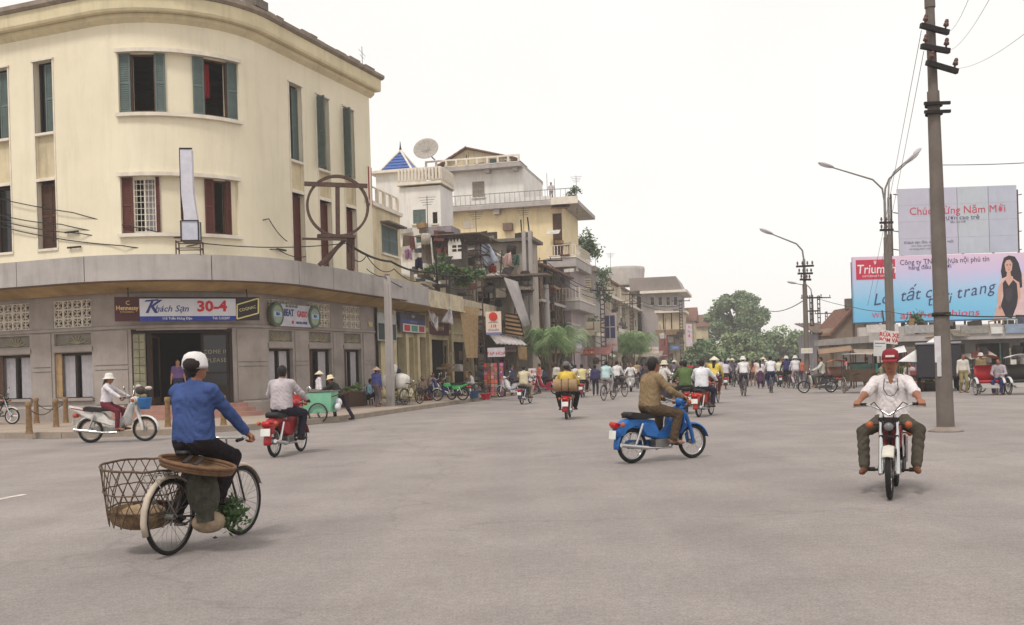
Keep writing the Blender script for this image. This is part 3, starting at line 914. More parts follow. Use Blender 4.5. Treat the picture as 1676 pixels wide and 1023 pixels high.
for z in (.48, 1.14):
    q.box(-.2, .34, -.155, -.125, z, z + .03); q.box(-.2, .34, .345, .37, z, z + .03)
q.box(-.2, .22, -.095, -.082, 3.53, 3.58); q.box(-.205, -.185, -.095, -.082, 1.2, 3.53)
q.build('edge_frame', us, True)
q = MB(IRON, TS)
for x in (-.38, .4):
    for y in (-.15, .4): q.box(x - .02, x + .02, y - .02, y + .02, -.02, .5)
for z in (.02, .24, .46):
    q.box(-.4, .42, -.165, -.135, z - .015, z + .015); q.box(-.4, .42, .385, .415, z - .015, z + .015); q.box(-.395, -.365, -.14, .39, z - .012, z + .012); q.box(.385, .415, -.14, .39, z - .012, z + .012)
q.build('stand', us, True)

# bare iron ring of a lost sign
DR = 36.4
rc = at(553, 337, DR)
rs = thing('ring_sign_frame', 'rusty bare iron ring with a T bar standing on the canopy', 'sign frame', (rc.x, rc.y, 5.5))
T = Matrix.Translation(rc) @ Matrix.Rotation(R_(14), 4, 'Z') @ Matrix.Rotation(R_(1.2), 4, 'Y')
q = MB(IRON, T); N = 40
for r0, y in ((1.1, -.05), (1.1, .12)):
    vs, fs = [], []
    for i in range(N):
        an = 6.2832 * i / N
        for rr, yy in ((r0 - .05, y), (r0 + .04, y), (r0 + .04, y + .035), (r0 - .05, y + .035)): vs.append((rr * math.cos(an), yy, rr * math.sin(an)))
    for i in range(N):
        j = (i + 1) % N
        for k in range(4): fs.append((i * 4 + k, i * 4 + (k + 1) % 4, j * 4 + (k + 1) % 4, j * 4 + k))
    q.add(vs, fs)
q.build('ring', rs, True)
q = MB(IRON, T); q.box(-1.2, 1.08, -.07, .0, .68, .84); q.build('cross_bar', rs, True)
q = MB(IRON, T); q.box(-.09, .07, -.05, .02, -1.06, .675); q.build('upright_bar', rs, True)
q = MB(IRON, T); q.box(-.75, .62, -.2, .2, -1.18, -1.07); q.box(-1.3, .3, -.26, -.2, -1.3, -1.22); q.build('foot_rail', rs, True)
q = MB(IRON, T); q.box(.3, .44, -.06, .08, -2.3, -1.185); q.box(.5, .6, .0, .1, -2.3, -1.19); q.build('post', rs, True)
q = MB(IRON, T); q.beam((.28, 0, -1.2), (-.7, -.2, -2.2), .1, .14); q.beam((.2, .1, -1.25), (-.5, .1, -2.2), .06, .08); q.build('strut', rs, True)
# ---------------------------------------------------------------- people: one continuous surface grown from a posed skeleton
def surface_nets(V, org, h):
    ins = V < 0
    nx, ny, nz = V.shape
    c = np.zeros((nx - 1, ny - 1, nz - 1), np.int8)
    for a in (0, 1):
        for b in (0, 1):
            for d in (0, 1): c += ins[a:nx - 1 + a, b:ny - 1 + b, d:nz - 1 + d]
    act = (c > 0) & (c < 8)
    idx = -np.ones(act.shape, np.int64)
    ii = np.argwhere(act)
    idx[act] = np.arange(len(ii))
    acc = np.zeros((len(ii), 3)); cnt = np.zeros(len(ii))
    corners = [(a, b, d) for a in (0, 1) for b in (0, 1) for d in (0, 1)]
    vals = {k: V[ii[:, 0] + k[0], ii[:, 1] + k[1], ii[:, 2] + k[2]] for k in corners}
    for k in corners:
        for ax in range(3):
            if k[ax]: continue
            l = list(k); l[ax] = 1; l = tuple(l)
            v0, v1 = vals[k], vals[l]
            m = (v0 < 0) != (v1 < 0)
            t = np.where(m, v0 / np.where(m, v0 - v1, 1), 0)
            p = np.tile(np.array(k, float), (len(ii), 1)); p[:, ax] = t
            acc[m] += p[m]; cnt[m] += 1
    vert = (ii + acc / np.maximum(cnt, 1)[:, None]) * h + org
    faces = []
    for ax in range(3):
        sl0 = [slice(None)] * 3; sl1 = [slice(None)] * 3
        sl0[ax] = slice(0, -1); sl1[ax] = slice(1, None)
        a = ins[tuple(sl0)]; b = ins[tuple(sl1)]
        e = np.argwhere(a != b)
        u_, v_ = [k for k in range(3) if k != ax]
        lim = act.shape
        ok = (e[:, u_] > 0) & (e[:, v_] > 0) & (e[:, u_] < lim[u_]) & (e[:, v_] < lim[v_])
        e = e[ok]
        fl = a[e[:, 0], e[:, 1], e[:, 2]]
        def cell(du, dv):
            q = e.copy(); q[:, u_] -= du; q[:, v_] -= dv
            return idx[q[:, 0], q[:, 1], q[:, 2]]
        q = np.stack([cell(1, 1), cell(0, 1), cell(0, 0), cell(1, 0)], 1)
        if ax == 1: fl = ~fl
        q[~fl] = q[~fl][:, ::-1]
        faces.append(q)
    return vert, np.concatenate(faces)

class Flesh:
    """smooth union of tapered limbs and ellipsoids, each with a clothing label"""
    def __init__(s): s.p = []
    def cone(s, a, b, ra, rb, lab, k=.02): s.p.append(('c', np.array(a, float), np.array(b, float), ra, rb, lab, k))
    def ell(s, c, r, lab, k=.02, M=None): s.p.append(('e', np.array(c, float), np.array(r, float), None if M is None else np.array(M, float), None, lab, k))
    def mesh(s, h, wrinkle=()):
        lo = np.array([9.] * 3); hi = -lo
        bbs = []
        for q in s.p:
            if q[0] == 'c':
                r = max(q[3], q[4]); l = np.minimum(q[1], q[2]) - r; u = np.maximum(q[1], q[2]) + r
            else:
                r = max(q[2]); l = q[1] - r; u = q[1] + r
            bbs.append((l, u)); lo = np.minimum(lo, l); hi = np.maximum(hi, u)
        mg = .05
        lo -= mg; hi += mg
        n = np.ceil((hi - lo) / h).astype(int) + 1
        V = np.full(n, .5); B = np.full(n, .5); LB = np.zeros(n, np.int8)
        for q, (l, u) in zip(s.p, bbs):
            i0 = np.maximum(0, ((l - mg - lo) / h).astype(int)); i1 = np.minimum(n, np.ceil((u + mg - lo) / h).astype(int) + 1)
            g = np.stack(np.meshgrid(*[lo[k] + np.arange(i0[k], i1[k]) * h for k in range(3)], indexing='ij'), -1)
            if q[0] == 'c':
                a, b, ra, rb = q[1:5]
                ab = b - a; d2 = max(ab @ ab, 1e-9)
                t = np.clip(((g - a) @ ab) / d2, 0, 1)
                d = np.linalg.norm(g - a - t[..., None] * ab, axis=-1) - (ra + (rb - ra) * t)
            else:
                p = g - q[1]
                if q[3] is not None: p = p @ q[3]
                k0 = np.linalg.norm(p / q[2], axis=-1); k1 = np.linalg.norm(p / (q[2] ** 2), axis=-1)
                d = k0 * (k0 - 1) / np.maximum(k1, 1e-6)
            if q[5] in wrinkle:
                d = d + .0055 * np.sin(g[..., 2] * 62 + 9 * np.sin(g[..., 1] * 13 + g[..., 0] * 7) + 5 * np.sin(g[..., 0] * 17)) * np.sin(g[..., 1] * 21 + g[..., 0] * 15 + g[..., 2] * 9)
            sl = tuple(slice(i0[k], i1[k]) for k in range(3))
            v = V[sl]; k = q[6]
            hh = np.maximum(k - np.abs(v - d), 0) / k
            V[sl] = np.minimum(v, d) - hh * hh * k * .25
            m = d < B[sl]
            B[sl] = np.where(m, d, B[sl]); LB[sl] = np.where(m, q[5], LB[sl])
        vert, fc = surface_nets(V, lo, h)
        gi = np.clip(np.round((vert - lo) / h).astype(int), 0, n - 1)
        vl = LB[gi[:, 0], gi[:, 1], gi[:, 2]]
        fl = np.sort(vl[fc], axis=1)[:, 1]
        return vert, fc, fl

SKIN = mat('skin', (176, 128, 98), .6, .08, 9, spec=.35)
SKIND = mat('skin_tanned', (148, 100, 76), .6, .1, 9, spec=.35)
HAIR = mat('black_hair', (26, 22, 22), .55, .2, 20, 0, .6, 90)
EYE_M = mat('eye_dark', (28, 20, 18), .4, .1)
LIP = mat('lips', (128, 70, 62), .6, .1)
SANDAL = mat('sandal_leather', (110, 66, 44), .7, .2)
SHOE = mat('dark_shoe', (46, 38, 36), .6, .2)

def ik(a, c, l1, l2, hint):
    a, c, hint = Vector(a), Vector(c), Vector(hint)
    d = c - a
    D = min(d.length, (l1 + l2) * .999)
    e = d.normalized()
    x = (l1 * l1 - l2 * l2 + D * D) / (2 * D)
    y = math.sqrt(max(0, l1 * l1 - x * x))
    n = hint - e * hint.dot(e)
    n = n.normalized() if n.length > 1e-5 else e.orthogonal().normalized()
    return a + e * x + n * y, a + e * D

def hat_mesh(kind, rgb, T, parent, rgb2=None):
    m = mat('hat_%s_%d_%d_%d' % ((kind,) + tuple(rgb)), rgb, .85, .12, 8, 0, .3, 60)
    q = MB(m, T)
    if kind == 'conical':
        q.lathe([(.0, .115), (.05, .085), (.12, .03), (.205, -.04), (.2, -.045), (.1, .02), (0, .09)], 20)
        nm = 'conical_hat'
    elif kind == 'bucket':
        q.lathe([(0, .115), (.06, .11), (.093, .085), (.104, .03), (.11, .0), (.165, -.035), (.163, -.042), (.1, -.01)], 20)
        nm = 'hat'
    elif kind == 'cap':
        q.lathe([(0, .13), (.05, .125), (.09, .1), (.103, .05), (.106, .0), (.1, -.005)], 18, sx=1.02, sy=.92)
        q.prism([(0, 0)] * 0 or [(.06, -.0), (.13, .0), (.2, -.022), (.2, -.03), (.13, -.008), (.06, -.008)], -.075, .075)
        if rgb2:
            q.use(paint(rgb2, .8)); q.box(.108, .116, -.05, .05, .03, .055)
        nm = 'cap'
    else:   # helmet-like hat
        q.lathe([(0, .115), (.05, .108), (.085, .085), (.103, .04), (.108, -.01), (.106, -.035), (.1, -.01)], 20, sx=1.05)
        if rgb2:
            q.use(paint(rgb2, .8)); q.ell((-.035, -.03, .0), (.092, .085, .075), 14, 8)
        nm = 'helmet'
    return q.build(nm, parent, solid=.004 if kind in ('cap', 'helmet') else 0)

def person(label, loc, rz, pelvis, lean, hands, feet, shirt, trousers, group=None, height=1.66, sleeve='long', hat=None, hair=True, skin=None,
           yaw=0.0, nod=0.0, vox=.02, shoe=None, knee=(1, 0, .6), spread=.35, skirt=False, grip=None, tilt=0.0, name='person', bare=False, scale=1.0, longhair=False, loose=1.0, detail=False, face=True, collar=False):
    """local frame: x forward, y left, z up. hands/feet: (left, right) targets; feet are ankle points"""
    k = height / 1.68
    F_ = Flesh()
    SK, SH, TR, HR, SO, EY, LP = range(7)
    pel = Vector(pelvis)
    up = Vector((math.sin(lean), math.sin(tilt), math.cos(lean))).normalized()
    fw = Vector((math.cos(lean), 0, -math.sin(lean)))
    lf = Vector((0, 1, 0))
    waist = pel + up * .12 * k
    chest = pel + up * .36 * k - fw * .012
    neck = pel + up * .50 * k + Vector((.0, 0, 0))
    L_ = loose
    # torso from paired tapered limbs so that it is flatter than wide
    for s in (-1, 1):
        F_.cone(pel + lf * .065 * s * k, waist + lf * .055 * s * k, .118 * k, .105 * k * L_, TR if s else TR, .03)
        F_.cone(waist + lf * .06 * s * k - up * .08 * k, chest + lf * .072 * s * k, .112 * k * L_, .108 * k * L_, SH, .05)
        F_.cone(chest + lf * .07 * s * k, neck + lf * .10 * s * k - up * .05 * k, .105 * k * L_, .06 * k, SH, .04)
    F_.cone(neck - up * .05 * k, neck - up * .005 * k, .075 * k, .06 * k, SH, .05)
    if detail and collar:
        F_.ell(neck - up * .04 * k + fw * .066 * k, (.03 * k, .026 * k, .05 * k), SK, .004)
        for s in (-1, 1): F_.cone(neck + lf * .062 * s * k + up * .012 * k - fw * .01, neck - up * .055 * k + fw * .092 * k + lf * .04 * s * k, .017 * k, .019 * k, SH, .006)
        F_.cone(chest - up * .0 + fw * .112 * k + lf * .075 * k, chest + up * .03 + fw * .105 * k + lf * .075 * k, .03 * k, .03 * k, SH, .01)
    # head
    hd = (up * .45 + Vector((.12, 0, .85))).normalized()
    hc = neck + hd * .15 * k + Vector((.012, 0, 0))
    Mh = Matrix.Rotation(yaw, 3, 'Z') @ Matrix.Rotation(nod, 3, 'Y')
    hf, hl, hu = Mh @ Vector((1, 0, 0)), Mh @ Vector((0, 1, 0)), Mh @ Vector((0, 0, 1))
    Mn = [[hf.x, hl.x, hu.x], [hf.y, hl.y, hu.y], [hf.z, hl.z, hu.z]]
    F_.cone(neck - up * .03, hc - hu * .04, .054 * k, .05 * k, SK, .03)
    F_.ell(hc, (.094 * k, .075 * k, .108 * k), SK, .015, Mn)
    F_.ell(hc + hf * .03 * k - hu * .062 * k, (.058 * k, .052 * k, .056 * k), SK, .03, Mn)
    if face:
        F_.cone(hc + hf * .09 * k + hu * .0 * k, hc + hf * .112 * k - hu * .028 * k, .009 * k, .015 * k, SK, .012)
        F_.ell(hc + hf * .086 * k + hu * .022 * k, (.015 * k, .05 * k, .009 * k), SK, .012, Mn)
        for s in (-1, 1):
            F_.ell(hc + hl * .076 * s * k - hf * .004, (.018 * k, .01 * k, .03 * k), SK, .006, Mn)
            if detail:
                F_.ell(hc + hf * .084 * k + hl * .031 * s * k + hu * .004, (.009, .017, .008), EY, .003, Mn)
                F_.ell(hc + hf * .088 * k + hl * .033 * s * k + hu * .025, (.008, .022, .005), HR, .003, Mn)
        if detail: F_.ell(hc + hf * .084 * k - hu * .062 * k, (.009, .026, .008), LP, .003, Mn)
    if hair:
        F_.ell(hc - hf * .016 * k + hu * .022 * k, (.098 * k, .086 * k, .103 * k), HR, .006, Mn)
        F_.ell(hc - hf * .045 * k - hu * .03 * k, (.055 * k, .07 * k, .07 * k), HR, .02, Mn)
        if longhair: F_.cone(hc - hf * .06 * k, chest - fw * .11 * k, .06 * k, .04 * k, HR, .03)
    # arms
    outs = []
    for i, s in enumerate((1, -1)):
        sh = neck + lf * .178 * s * k - up * .065 * k
        tgt = Vector(hands[i])
        hint = Vector((-.35, s * .75, -.55)) if grip else Vector((-.8, s * .5, -.1))
        el, wr = ik(sh, tgt, .275 * k, .25 * k, hint)
        ra = .052 * k * L_
        F_.cone(neck + lf * .09 * s * k - up * .05 * k, sh, .062 * k, .06 * k * L_, SH, .04)
        if sleeve == 'long':
            F_.cone(sh, el, .06 * k * L_, .048 * k * L_, SH, .03); F_.cone(el, el.lerp(wr, .9), .048 * k * L_, .039 * k * L_, SH, .02)
            F_.cone(el.lerp(wr, .85), wr, .03 * k, .027 * k, SK, .006)
        elif sleeve == 'rolled':
            m_ = el.lerp(wr, .12)
            F_.cone(sh, el, .062 * k * L_, .056 * k * L_, SH, .03); F_.cone(el, m_, .056 * k * L_, .058 * k * L_, SH, .01)
            F_.cone(el, el.lerp(wr, .35), .042 * k, .042 * k, SK, .008); F_.cone(el.lerp(wr, .35), wr, .042 * k, .028 * k, SK, .01)
        else:
            m_ = sh.lerp(el, .68)
            F_.cone(sh, m_, .062 * k * L_, .06 * k * L_, SH, .03)
            F_.cone(sh, el, .045 * k, .04 * k, SK, .006); F_.cone(el, el.lerp(wr, .35), .041 * k, .041 * k, SK, .01); F_.cone(el.lerp(wr, .35), wr, .041 * k, .027 * k, SK, .01)
        d = (wr - el).normalized()
        outs.append((wr, d, s))
    # legs
    for i, s in enumerate((1, -1)):
        hip = pel + lf * .085 * s * k - up * .03 * k
        an = Vector(feet[i])
        kd = Vector((knee[0], knee[1] + s * spread, knee[2]))
        kn, an = ik(hip, an, .425 * k, .405 * k, kd)
        lt = TR
        F_.cone(hip, kn, .092 * k * L_, .066 * k * L_, TR, .03)
        if bare:
            F_.cone(kn, kn.lerp(an, .3), .055 * k, .055 * k, SK, .02); F_.cone(kn.lerp(an, .3), an, .055 * k, .037 * k, SK, .02)
        else:
            F_.cone(kn, an + (kn - an) * .06, .066 * k * L_, .058 * k * L_, TR, .02); F_.cone(kn.lerp(an, .7), an, .036 * k, .034 * k, SK, .004)
        fd = Vector((1, s * .18, 0)).normalized()
        lab = SO if shoe is not None else SK
        F_.cone(an - Vector((0, 0, .035)) - fd * .035, an + fd * .10 * k - Vector((0, 0, .052)), .034 * k, .036 * k, lab, .012)
        F_.cone(an + fd * .10 * k - Vector((0, 0, .052)), an + fd * .17 * k - Vector((0, 0, .058)), .036 * k, .024 * k, lab, .012)
        F_.cone(an, an - Vector((0, 0, .035)), .036 * k, .036 * k, lab, .015)
    if skirt:
        F_.cone(pel + up * .06, pel - Vector((0, 0, .42 * k)), .15 * k, .19 * k, TR, .05)
    # hands: palm, four fingers and a thumb that leaves the side of the palm
    vp = [F_.mesh(vox, wrinkle=(SH, TR) if vox < .024 else ())] if detail else []
    for i, (wr, d, s) in enumerate(outs):
        H = Flesh() if detail else F_
        hs = .95 * k
        if grip:
            a = Vector((0, s, 0)); n = (Vector((0, 0, 1)) - d * d.z).normalized(); a = n.cross(d).normalized()
            g_ = wr + d * .075 * hs - n * .012
            H.cone(wr, wr + d * .05 * hs + n * .008, .026 * hs, .026 * hs, SK, .02)
            for o in (-.03, -.011, .009, .028):
                b0 = wr + d * .03 * hs + a * o * .7; kx = g_ + a * o + n * .026 - d * .004
                p1 = g_ + a * o + d * .03 + n * .012; p2 = g_ + a * o + d * .024 - n * .02; p3 = g_ + a * o - d * .006 - n * .028
                H.cone(b0, kx, .017 * hs, .0135 * hs, SK, .012)
                H.cone(kx, p1, .0115 * hs, .0105 * hs, SK, .004); H.cone(p1, p2, .0105 * hs, .0095 * hs, SK, .004); H.cone(p2, p3, .0095 * hs, .008 * hs, SK, .004)
            ins_ = -a * s if a.y * s > 0 else a * s
            t0 = wr + d * .03 * hs + ins_ * .02; t1 = wr + d * .055 * hs + ins_ * .042 - n * .012; t2 = g_ + ins_ * .045 - n * .03 + d * .012
            H.cone(t0, t1, .015 * hs, .012 * hs, SK, .01); H.cone(t1, t2, .012 * hs, .009 * hs, SK, .005)
        else:
            n = Vector((1, 0, 0)); n = (n - d * n.dot(d)).normalized(); a = d.cross(n).normalized()      # relaxed hand, palm towards the thigh
            H.cone(wr, wr + d * .085 * hs, .024 * hs, .026 * hs, SK, .015); H.cone(wr + d * .03 + n * .016, wr + d * .085 * hs + n * .022, .016 * hs, .016 * hs, SK, .01); H.cone(wr + d * .03 - n * .012, wr + d * .085 * hs - n * .022, .016 * hs, .016 * hs, SK, .01)
            for o, l in ((-.03, .062), (-.01, .074), (.01, .08), (.03, .072)):
                b0 = wr + d * .085 * hs + n * o; p1 = b0 + d * l * .55 * hs - a * s * .008; p2 = p1 + d * l * .42 * hs - a * s * .022
                H.cone(b0, p1, .0105 * hs, .0095 * hs, SK, .004); H.cone(p1, p2, .0095 * hs, .008 * hs, SK, .004)
            t0 = wr + d * .025 + n * .024; t1 = t0 + d * .03 + n * .022; t2 = t1 + d * .032 + n * .004
            H.cone(t0, t1, .014 * hs, .0115 * hs, SK, .008); H.cone(t1, t2, .0115 * hs, .009 * hs, SK, .004)
        if detail: vp.append(H.mesh(.0062))
    if not detail: vp = [F_.mesh(vox, wrinkle=(SH, TR) if vox < .024 else ())]
    V, Fc, Lb = [], [], []
    o = 0
    for v, f, l in vp:
        V.append(v); Fc.append(f + o); Lb.append(l); o += len(v)
    V, Fc, Lb = np.concatenate(V), np.concatenate(Fc), np.concatenate(Lb)
    me = bpy.data.meshes.new(name)
    me.vertices.add(len(V)); me.vertices.foreach_set('co', V.ravel().astype(np.float32))
    me.loops.add(Fc.size); me.loops.foreach_set('vertex_index', Fc.ravel().astype(np.int32))
    me.polygons.add(len(Fc)); me.polygons.foreach_set('loop_start', np.arange(0, Fc.size, 4, dtype=np.int32))
    sk = skin or SKIND
    for m in (sk, cloth(shirt), cloth(trousers), HAIR, shoe or SANDAL, EYE_M, LIP): me.materials.append(m)
    me.polygons.foreach_set('material_index', Lb.astype(np.int32))
    me.polygons.foreach_set('use_smooth', np.ones(len(Fc), bool))
    me.update(calc_edges=True); me.validate()
    ob = bpy.data.objects.new(name, me)
    COL.objects.link(ob)
    ob.location = loc; ob.rotation_euler = (0, 0, rz)
    if scale != 1: ob.scale = (scale,) * 3
    tag(ob, label, 'person', group)
    if hat:
        Th = Matrix.Translation(hc + hu * (.05 if hat[0] == 'cap' else .03) * k - hf * .006) @ Mh.to_4x4() @ Matrix.Scale(k, 4)
        hat_mesh(hat[0], hat[1], Th, ob, hat[2] if len(hat) > 2 else None)
    return ob
# ---------------------------------------------------------------- two-wheelers
_wheel = {}
def wheel(parent, x, R, tr, rim_m, name, spokes=20, hub=.035, wide=1.0, mag=False, lo=False):
    """wheel in the xz plane at (x,0,R): tyre, rim, hub and spokes"""
    key = (R, tr, rim_m.name, spokes, hub, mag, lo)
    if key not in _wheel:
        n = 22 if lo else 40
        a = MB(RUBBER); a.ring((0, 0, 0), (0, 1, 0), R - tr, tr, n, 6 if lo else 8)
        b = MB(rim_m); b.ring((0, 0, 0), (0, 1, 0), R - tr * 2.1, tr * .5, n, 6)
        c = MB(STEEL); c.cyl((0, -.045, 0), (0, .045, 0), hub, hub, 12)
        rr = R - tr * 2.2
        if mag:
            c.use(rim_m)
            for i in range(3):
                an = 2.0944 * i
                c.tube([(0, 0, 0), (rr * math.cos(an), 0, rr * math.sin(an))], [.035, .022], 6)
        else:
            for i in range(spokes):
                an = 6.2832 * i / spokes; of = .5 if i % 2 else -.5; sd = .03 if i % 4 < 2 else -.03
                c.tube([(hub * math.cos(an + of), sd, hub * math.sin(an + of)), (rr * math.cos(an), 0, rr * math.sin(an))], .0022 if not lo else .003, 4, cap=False)
        _wheel[key] = (a.mesh('tyre'), b.mesh('rim'), c.mesh('hub_and_spokes'))
    t, r, h = _wheel[key]
    w_ = link(name, h, parent, M=Matrix.Translation((x, 0, R)))
    link('tyre', t, w_); link('rim', r, w_)
    return w_
def fender(mb, c, R, w_, a0, a1, n=10, drop=0.0):
    """curved mudguard over a wheel; angles from +x, counter-clockwise"""
    pr = [(-w_, -.02), (-w_ * .8, 0), (0, .012), (w_ * .8, 0), (w_, -.02)]
    vs, fs = [], []
    for i in range(n + 1):
        an = R_(a0 + (a1 - a0) * i / n)
        for y, d in pr: vs.append((c[0] + (R + d) * math.cos(an), y, c[1] + (R + d) * math.sin(an)))
    for i in range(n):
        for j in range(4): fs.append((i * 5 + j, i * 5 + j + 1, i * 5 + j + 6, i * 5 + j + 5))
    mb.add(vs, fs, True)

SEAT_Z = .765
def motorbike(label, loc, rz, body, group=None, kind='cub', shield=(222, 220, 212), seat=(30, 28, 30), lo=False, basket=None, plate=True, mirrors=True, scale=1.0, name='motorbike', rim=None, turn=0.0, rack=False, mag=False):
    t = thing(name, label, 'motorbike', loc, rz, group, scale)
    B = paint(body, .42, .22, scale=7); S = paint(shield, .45, .18, scale=7); SM = paint(seat, .55, .15)
    RIM = rim or CHROME
    R = .275; xr, xf = -.59, .59
    wheel(t, xr, R, .032, RIM, 'rear_wheel', 18, .05, lo=lo, mag=mag); wheel(t, xf, R, .03, RIM, 'front_wheel', 18, .045, lo=lo, mag=mag)
    q = MB(B)
    if kind == 'sport':
        q.puff([(.30, .70), (.24, .80), (-.02, .79), (-.14, .70), (-.10, .64), (.2, .62)], .115, .8); q.build('fuel_tank', t)
        q = MB(B); q.puff([(-.12, .66), (-.2, .72), (-.5, .70), (-.8, .74), (-.82, .70), (-.5, .52), (-.2, .48), (-.1, .55)], .09, .85)
        q.use(DIRON); q.tube([(.33, 0, .78), (.2, 0, .55), (.06, 0, .3), (-.2, 0, .28), (-.25, 0, .55)], .022, 6); q.build('frame', t)
    elif kind == 'dream':
        q.puff([(.36, .80), (.42, .86), (.34, .88), (.20, .58), (.02, .44), (-.16, .5), (-.3, .66), (-.74, .74), (-1.02, .84), (-1.02, .78), (-.74, .58), (-.42, .46), (-.1, .34), (.06, .33), (.26, .46)], .085, .88); q.build('frame', t)
        q = MB(paint((150, 70, 70), .5)); q.prism([(-.98, .795), (-.5, .69), (-.5, .67), (-.97, .77)], -.09, .09); q.build('side_stripe', t)
    else:
        q.puff([(.36, .80), (.42, .84), (.35, .88), (.22, .60), (.04, .44), (-.12, .47), (-.2, .66), (-.5, .71), (-.74, .69), (-.90, .58), (-.92, .44), (-.86, .42), (-.80, .52), (-.62, .60), (-.44, .54), (-.30, .40), (-.1, .34), (.06, .34), (.28, .5)], .085, .88); q.build('frame', t)
        q = MB(B); q.puff([(-.12, .46), (-.2, .62), (-.42, .64), (-.5, .56), (-.4, .42), (-.2, .38)], .13, .85); q.build('side_cover', t)
    if kind != 'sport':
        q = MB(S)
        def shf(u, v):
            y = (u - .5) * 2; w_ = (.13 + .12 * math.sin(v * 2.6)) * (1 if v < .9 else .8)
            return (.24 + .15 * v - .09 * abs(y) ** 1.6 + (.06 * (1 - v) ** 2), y * w_ * 1.05, .36 + .44 * v)
        q.surf(shf, 8, 8); q.build('leg_shield', t, solid=.012)
    sq = MB(SM)
    if kind == 'sport': sq.puff([(-.02, .74), (-.06, .80), (-.3, .79), (-.72, .84), (-.78, .80), (-.7, .74), (-.3, .71)], .13, .85)
    else: sq.puff([(-.02, .70), (-.06, .775), (-.3, .765), (-.66, .81), (-.72, .78), (-.70, .71), (-.4, .68)], .125, .85)
    sq.build('seat', t)
    # steering: fork, bars, lamp
    q = MB(STEEL)
    q.cyl((-.14, 0, .26), (.12, 0, .32), .085, .075, 12); q.box(-.2, .06, -.1, .1, .22, .36); q.cyl((.1, 0, .36), (.24, 0, .42), .06, .05, 10)
    q.build('engine', t, bevel=.02)
    q = MB(CHROME); q.tube([(.14, -.1, .30), (.08, -.13, .22), (-.3, -.15, .23), (-.4, -.15, .24)], [.018, .018, .02, .03], 8); q.tube([(-.4, -.15, .24), (-.9, -.16, .31)], [.04, .034], 10); q.build('exhaust', t)
    q = MB(B if kind != 'sport' else DIRON); q.puff([(-.64, .34), (-.58, .36), (-.1, .34), (-.06, .27), (-.12, .22), (-.6, .22), (-.66, .28)], .02, .9)
    q.T = Matrix.Translation((0, .1, 0)); q.v = [(a, b + .1, c) for a, b, c in q.v]; q.T = None; q.build('chain_case', t)
    for s in (-1, 1):
        q = MB(CHROME); q.tube([(xr, .12 * s, R + .03), (xr + .13, .13 * s, .62)], [.022, .026], 8); q.build('shock_absorber', t)
        q = MB(DIRON); q.cyl((.1, .1 * s, .27), (.1, .27 * s, .27), .016, .016, 6); q.cyl((.1, .18 * s, .275), (.1, .28 * s, .275), .024, .024, 8); q.build('foot_peg', t)
    fk = link('steering', MB(DIRON).mesh('steering'), t) if False else None
    q = MB(CHROME if kind == 'sport' else B)
    hx, hz = (.36, .86)
    if kind == 'sport':
        for s in (-1, 1): q.tube([(xf, .085 * s, R), (xf - .10, .085 * s, .52), (.36, .085 * s, .90)], [.03, .024, .02], 8)
        q.use(DIRON); q.box(.34, .42, -.11, .11, .84, .88); q.box(.4, .46, -.1, .1, .66, .69)
    else:
        for s in (-1, 1): q.tube([(xf - .03, .07 * s, R - .02), (xf - .06, .07 * s, .42), (.42, .06 * s, .74)], [.028, .034, .035], 8)
        q.tube([(.42, 0, .74), (hx, 0, .9)], [.05, .04], 10)
    q.build('front_fork', t)
    q = MB(paint((206, 200, 188), .4) if kind == 'sport' else (B if kind == 'cub' else S)); fender(q, (xf, R), R + .03, .065, 12 if kind == 'cub' else (-8 if kind == 'dream' else 42), 150 if kind != 'sport' else 135); q.build('front_mudguard', t, solid=.006)
    q = MB(B if kind != 'sport' else DIRON); fender(q, (xr, R), R + .035, .075, 60, 188); q.build('rear_mudguard', t, solid=.006)
    q = MB(CHROME)
    hh = .96 if kind != 'sport' else 1.0
    q.tube([(.20, .36, hh + .01), (.26, .24, hh + .02), (.33, .12, hh - .02), (.36, .0, .90), (.33, -.12, hh - .02), (.26, -.24, hh + .02), (.20, -.36, hh + .01)], .011, 8)
    hb_ = q.build('handlebar', t)
    for s in (-1, 1):
        g_ = MB(BLACKP); g_.cyl((.26, .24 * s, hh + .02), (.19, .37 * s, hh + .01), .019, .019, 10); g_.build('grip', hb_)
        g_ = MB(STEEL); g_.tube([(.3, .22 * s, hh + .0), (.28, .33 * s, hh - .0), (.25, .38 * s, hh - .01)], .006, 6); g_.build('brake_lever', hb_)
        if mirrors:
            g_ = MB(CHROME); g_.tube([(.27, .22 * s, hh + .03), (.28, .28 * s, hh + .16), (.27, .31 * s, hh + .2)], .005, 6); g_.ell((.27, .33 * s, hh + .23), (.012, .05, .05), 12, 8); g_.build('mirror', hb_)
    q = MB(B if kind != 'sport' else DIRON)
    hz_ = .92 if kind != 'sport' else .78
    k9 = 1 if kind != 'sport' else .72; q.ell((.39, 0, hz_), (.10, .095 * k9, .085 * k9), 14, 9); h_ = q.build('headlamp', t)
    g_ = MB(paint((214, 214, 206) if kind != 'sport' else (120, 116, 116), .2)); g_.ell((.455, 0, hz_), (.04, .072 * k9, .066 * k9), 12, 8); g_.build('lens', h_)
    for s in (-1, 1):
        for xx, zz, yy in ((.40, hz_ - (.0 if kind != 'sport' else -.02), .2), (-.86, .62, .16)):
            g_ = MB(paint((176, 88, 46), .4)); g_.ell((xx, yy * s, zz), (.035, .04, .04), 10, 7); g_.use(DIRON); g_.cyl((xx - .02, .06 * s, zz), (xx - .02, (yy - .03) * s, zz), .01, .01, 6); g_.build('indicator', t)
    q = MB(paint((176, 24, 26), .3)); q.puff([(-.84, .64), (-.93, .66), (-.96, .61), (-.93, .56), (-.85, .57)], .075, .8); q.build('tail_light', t)
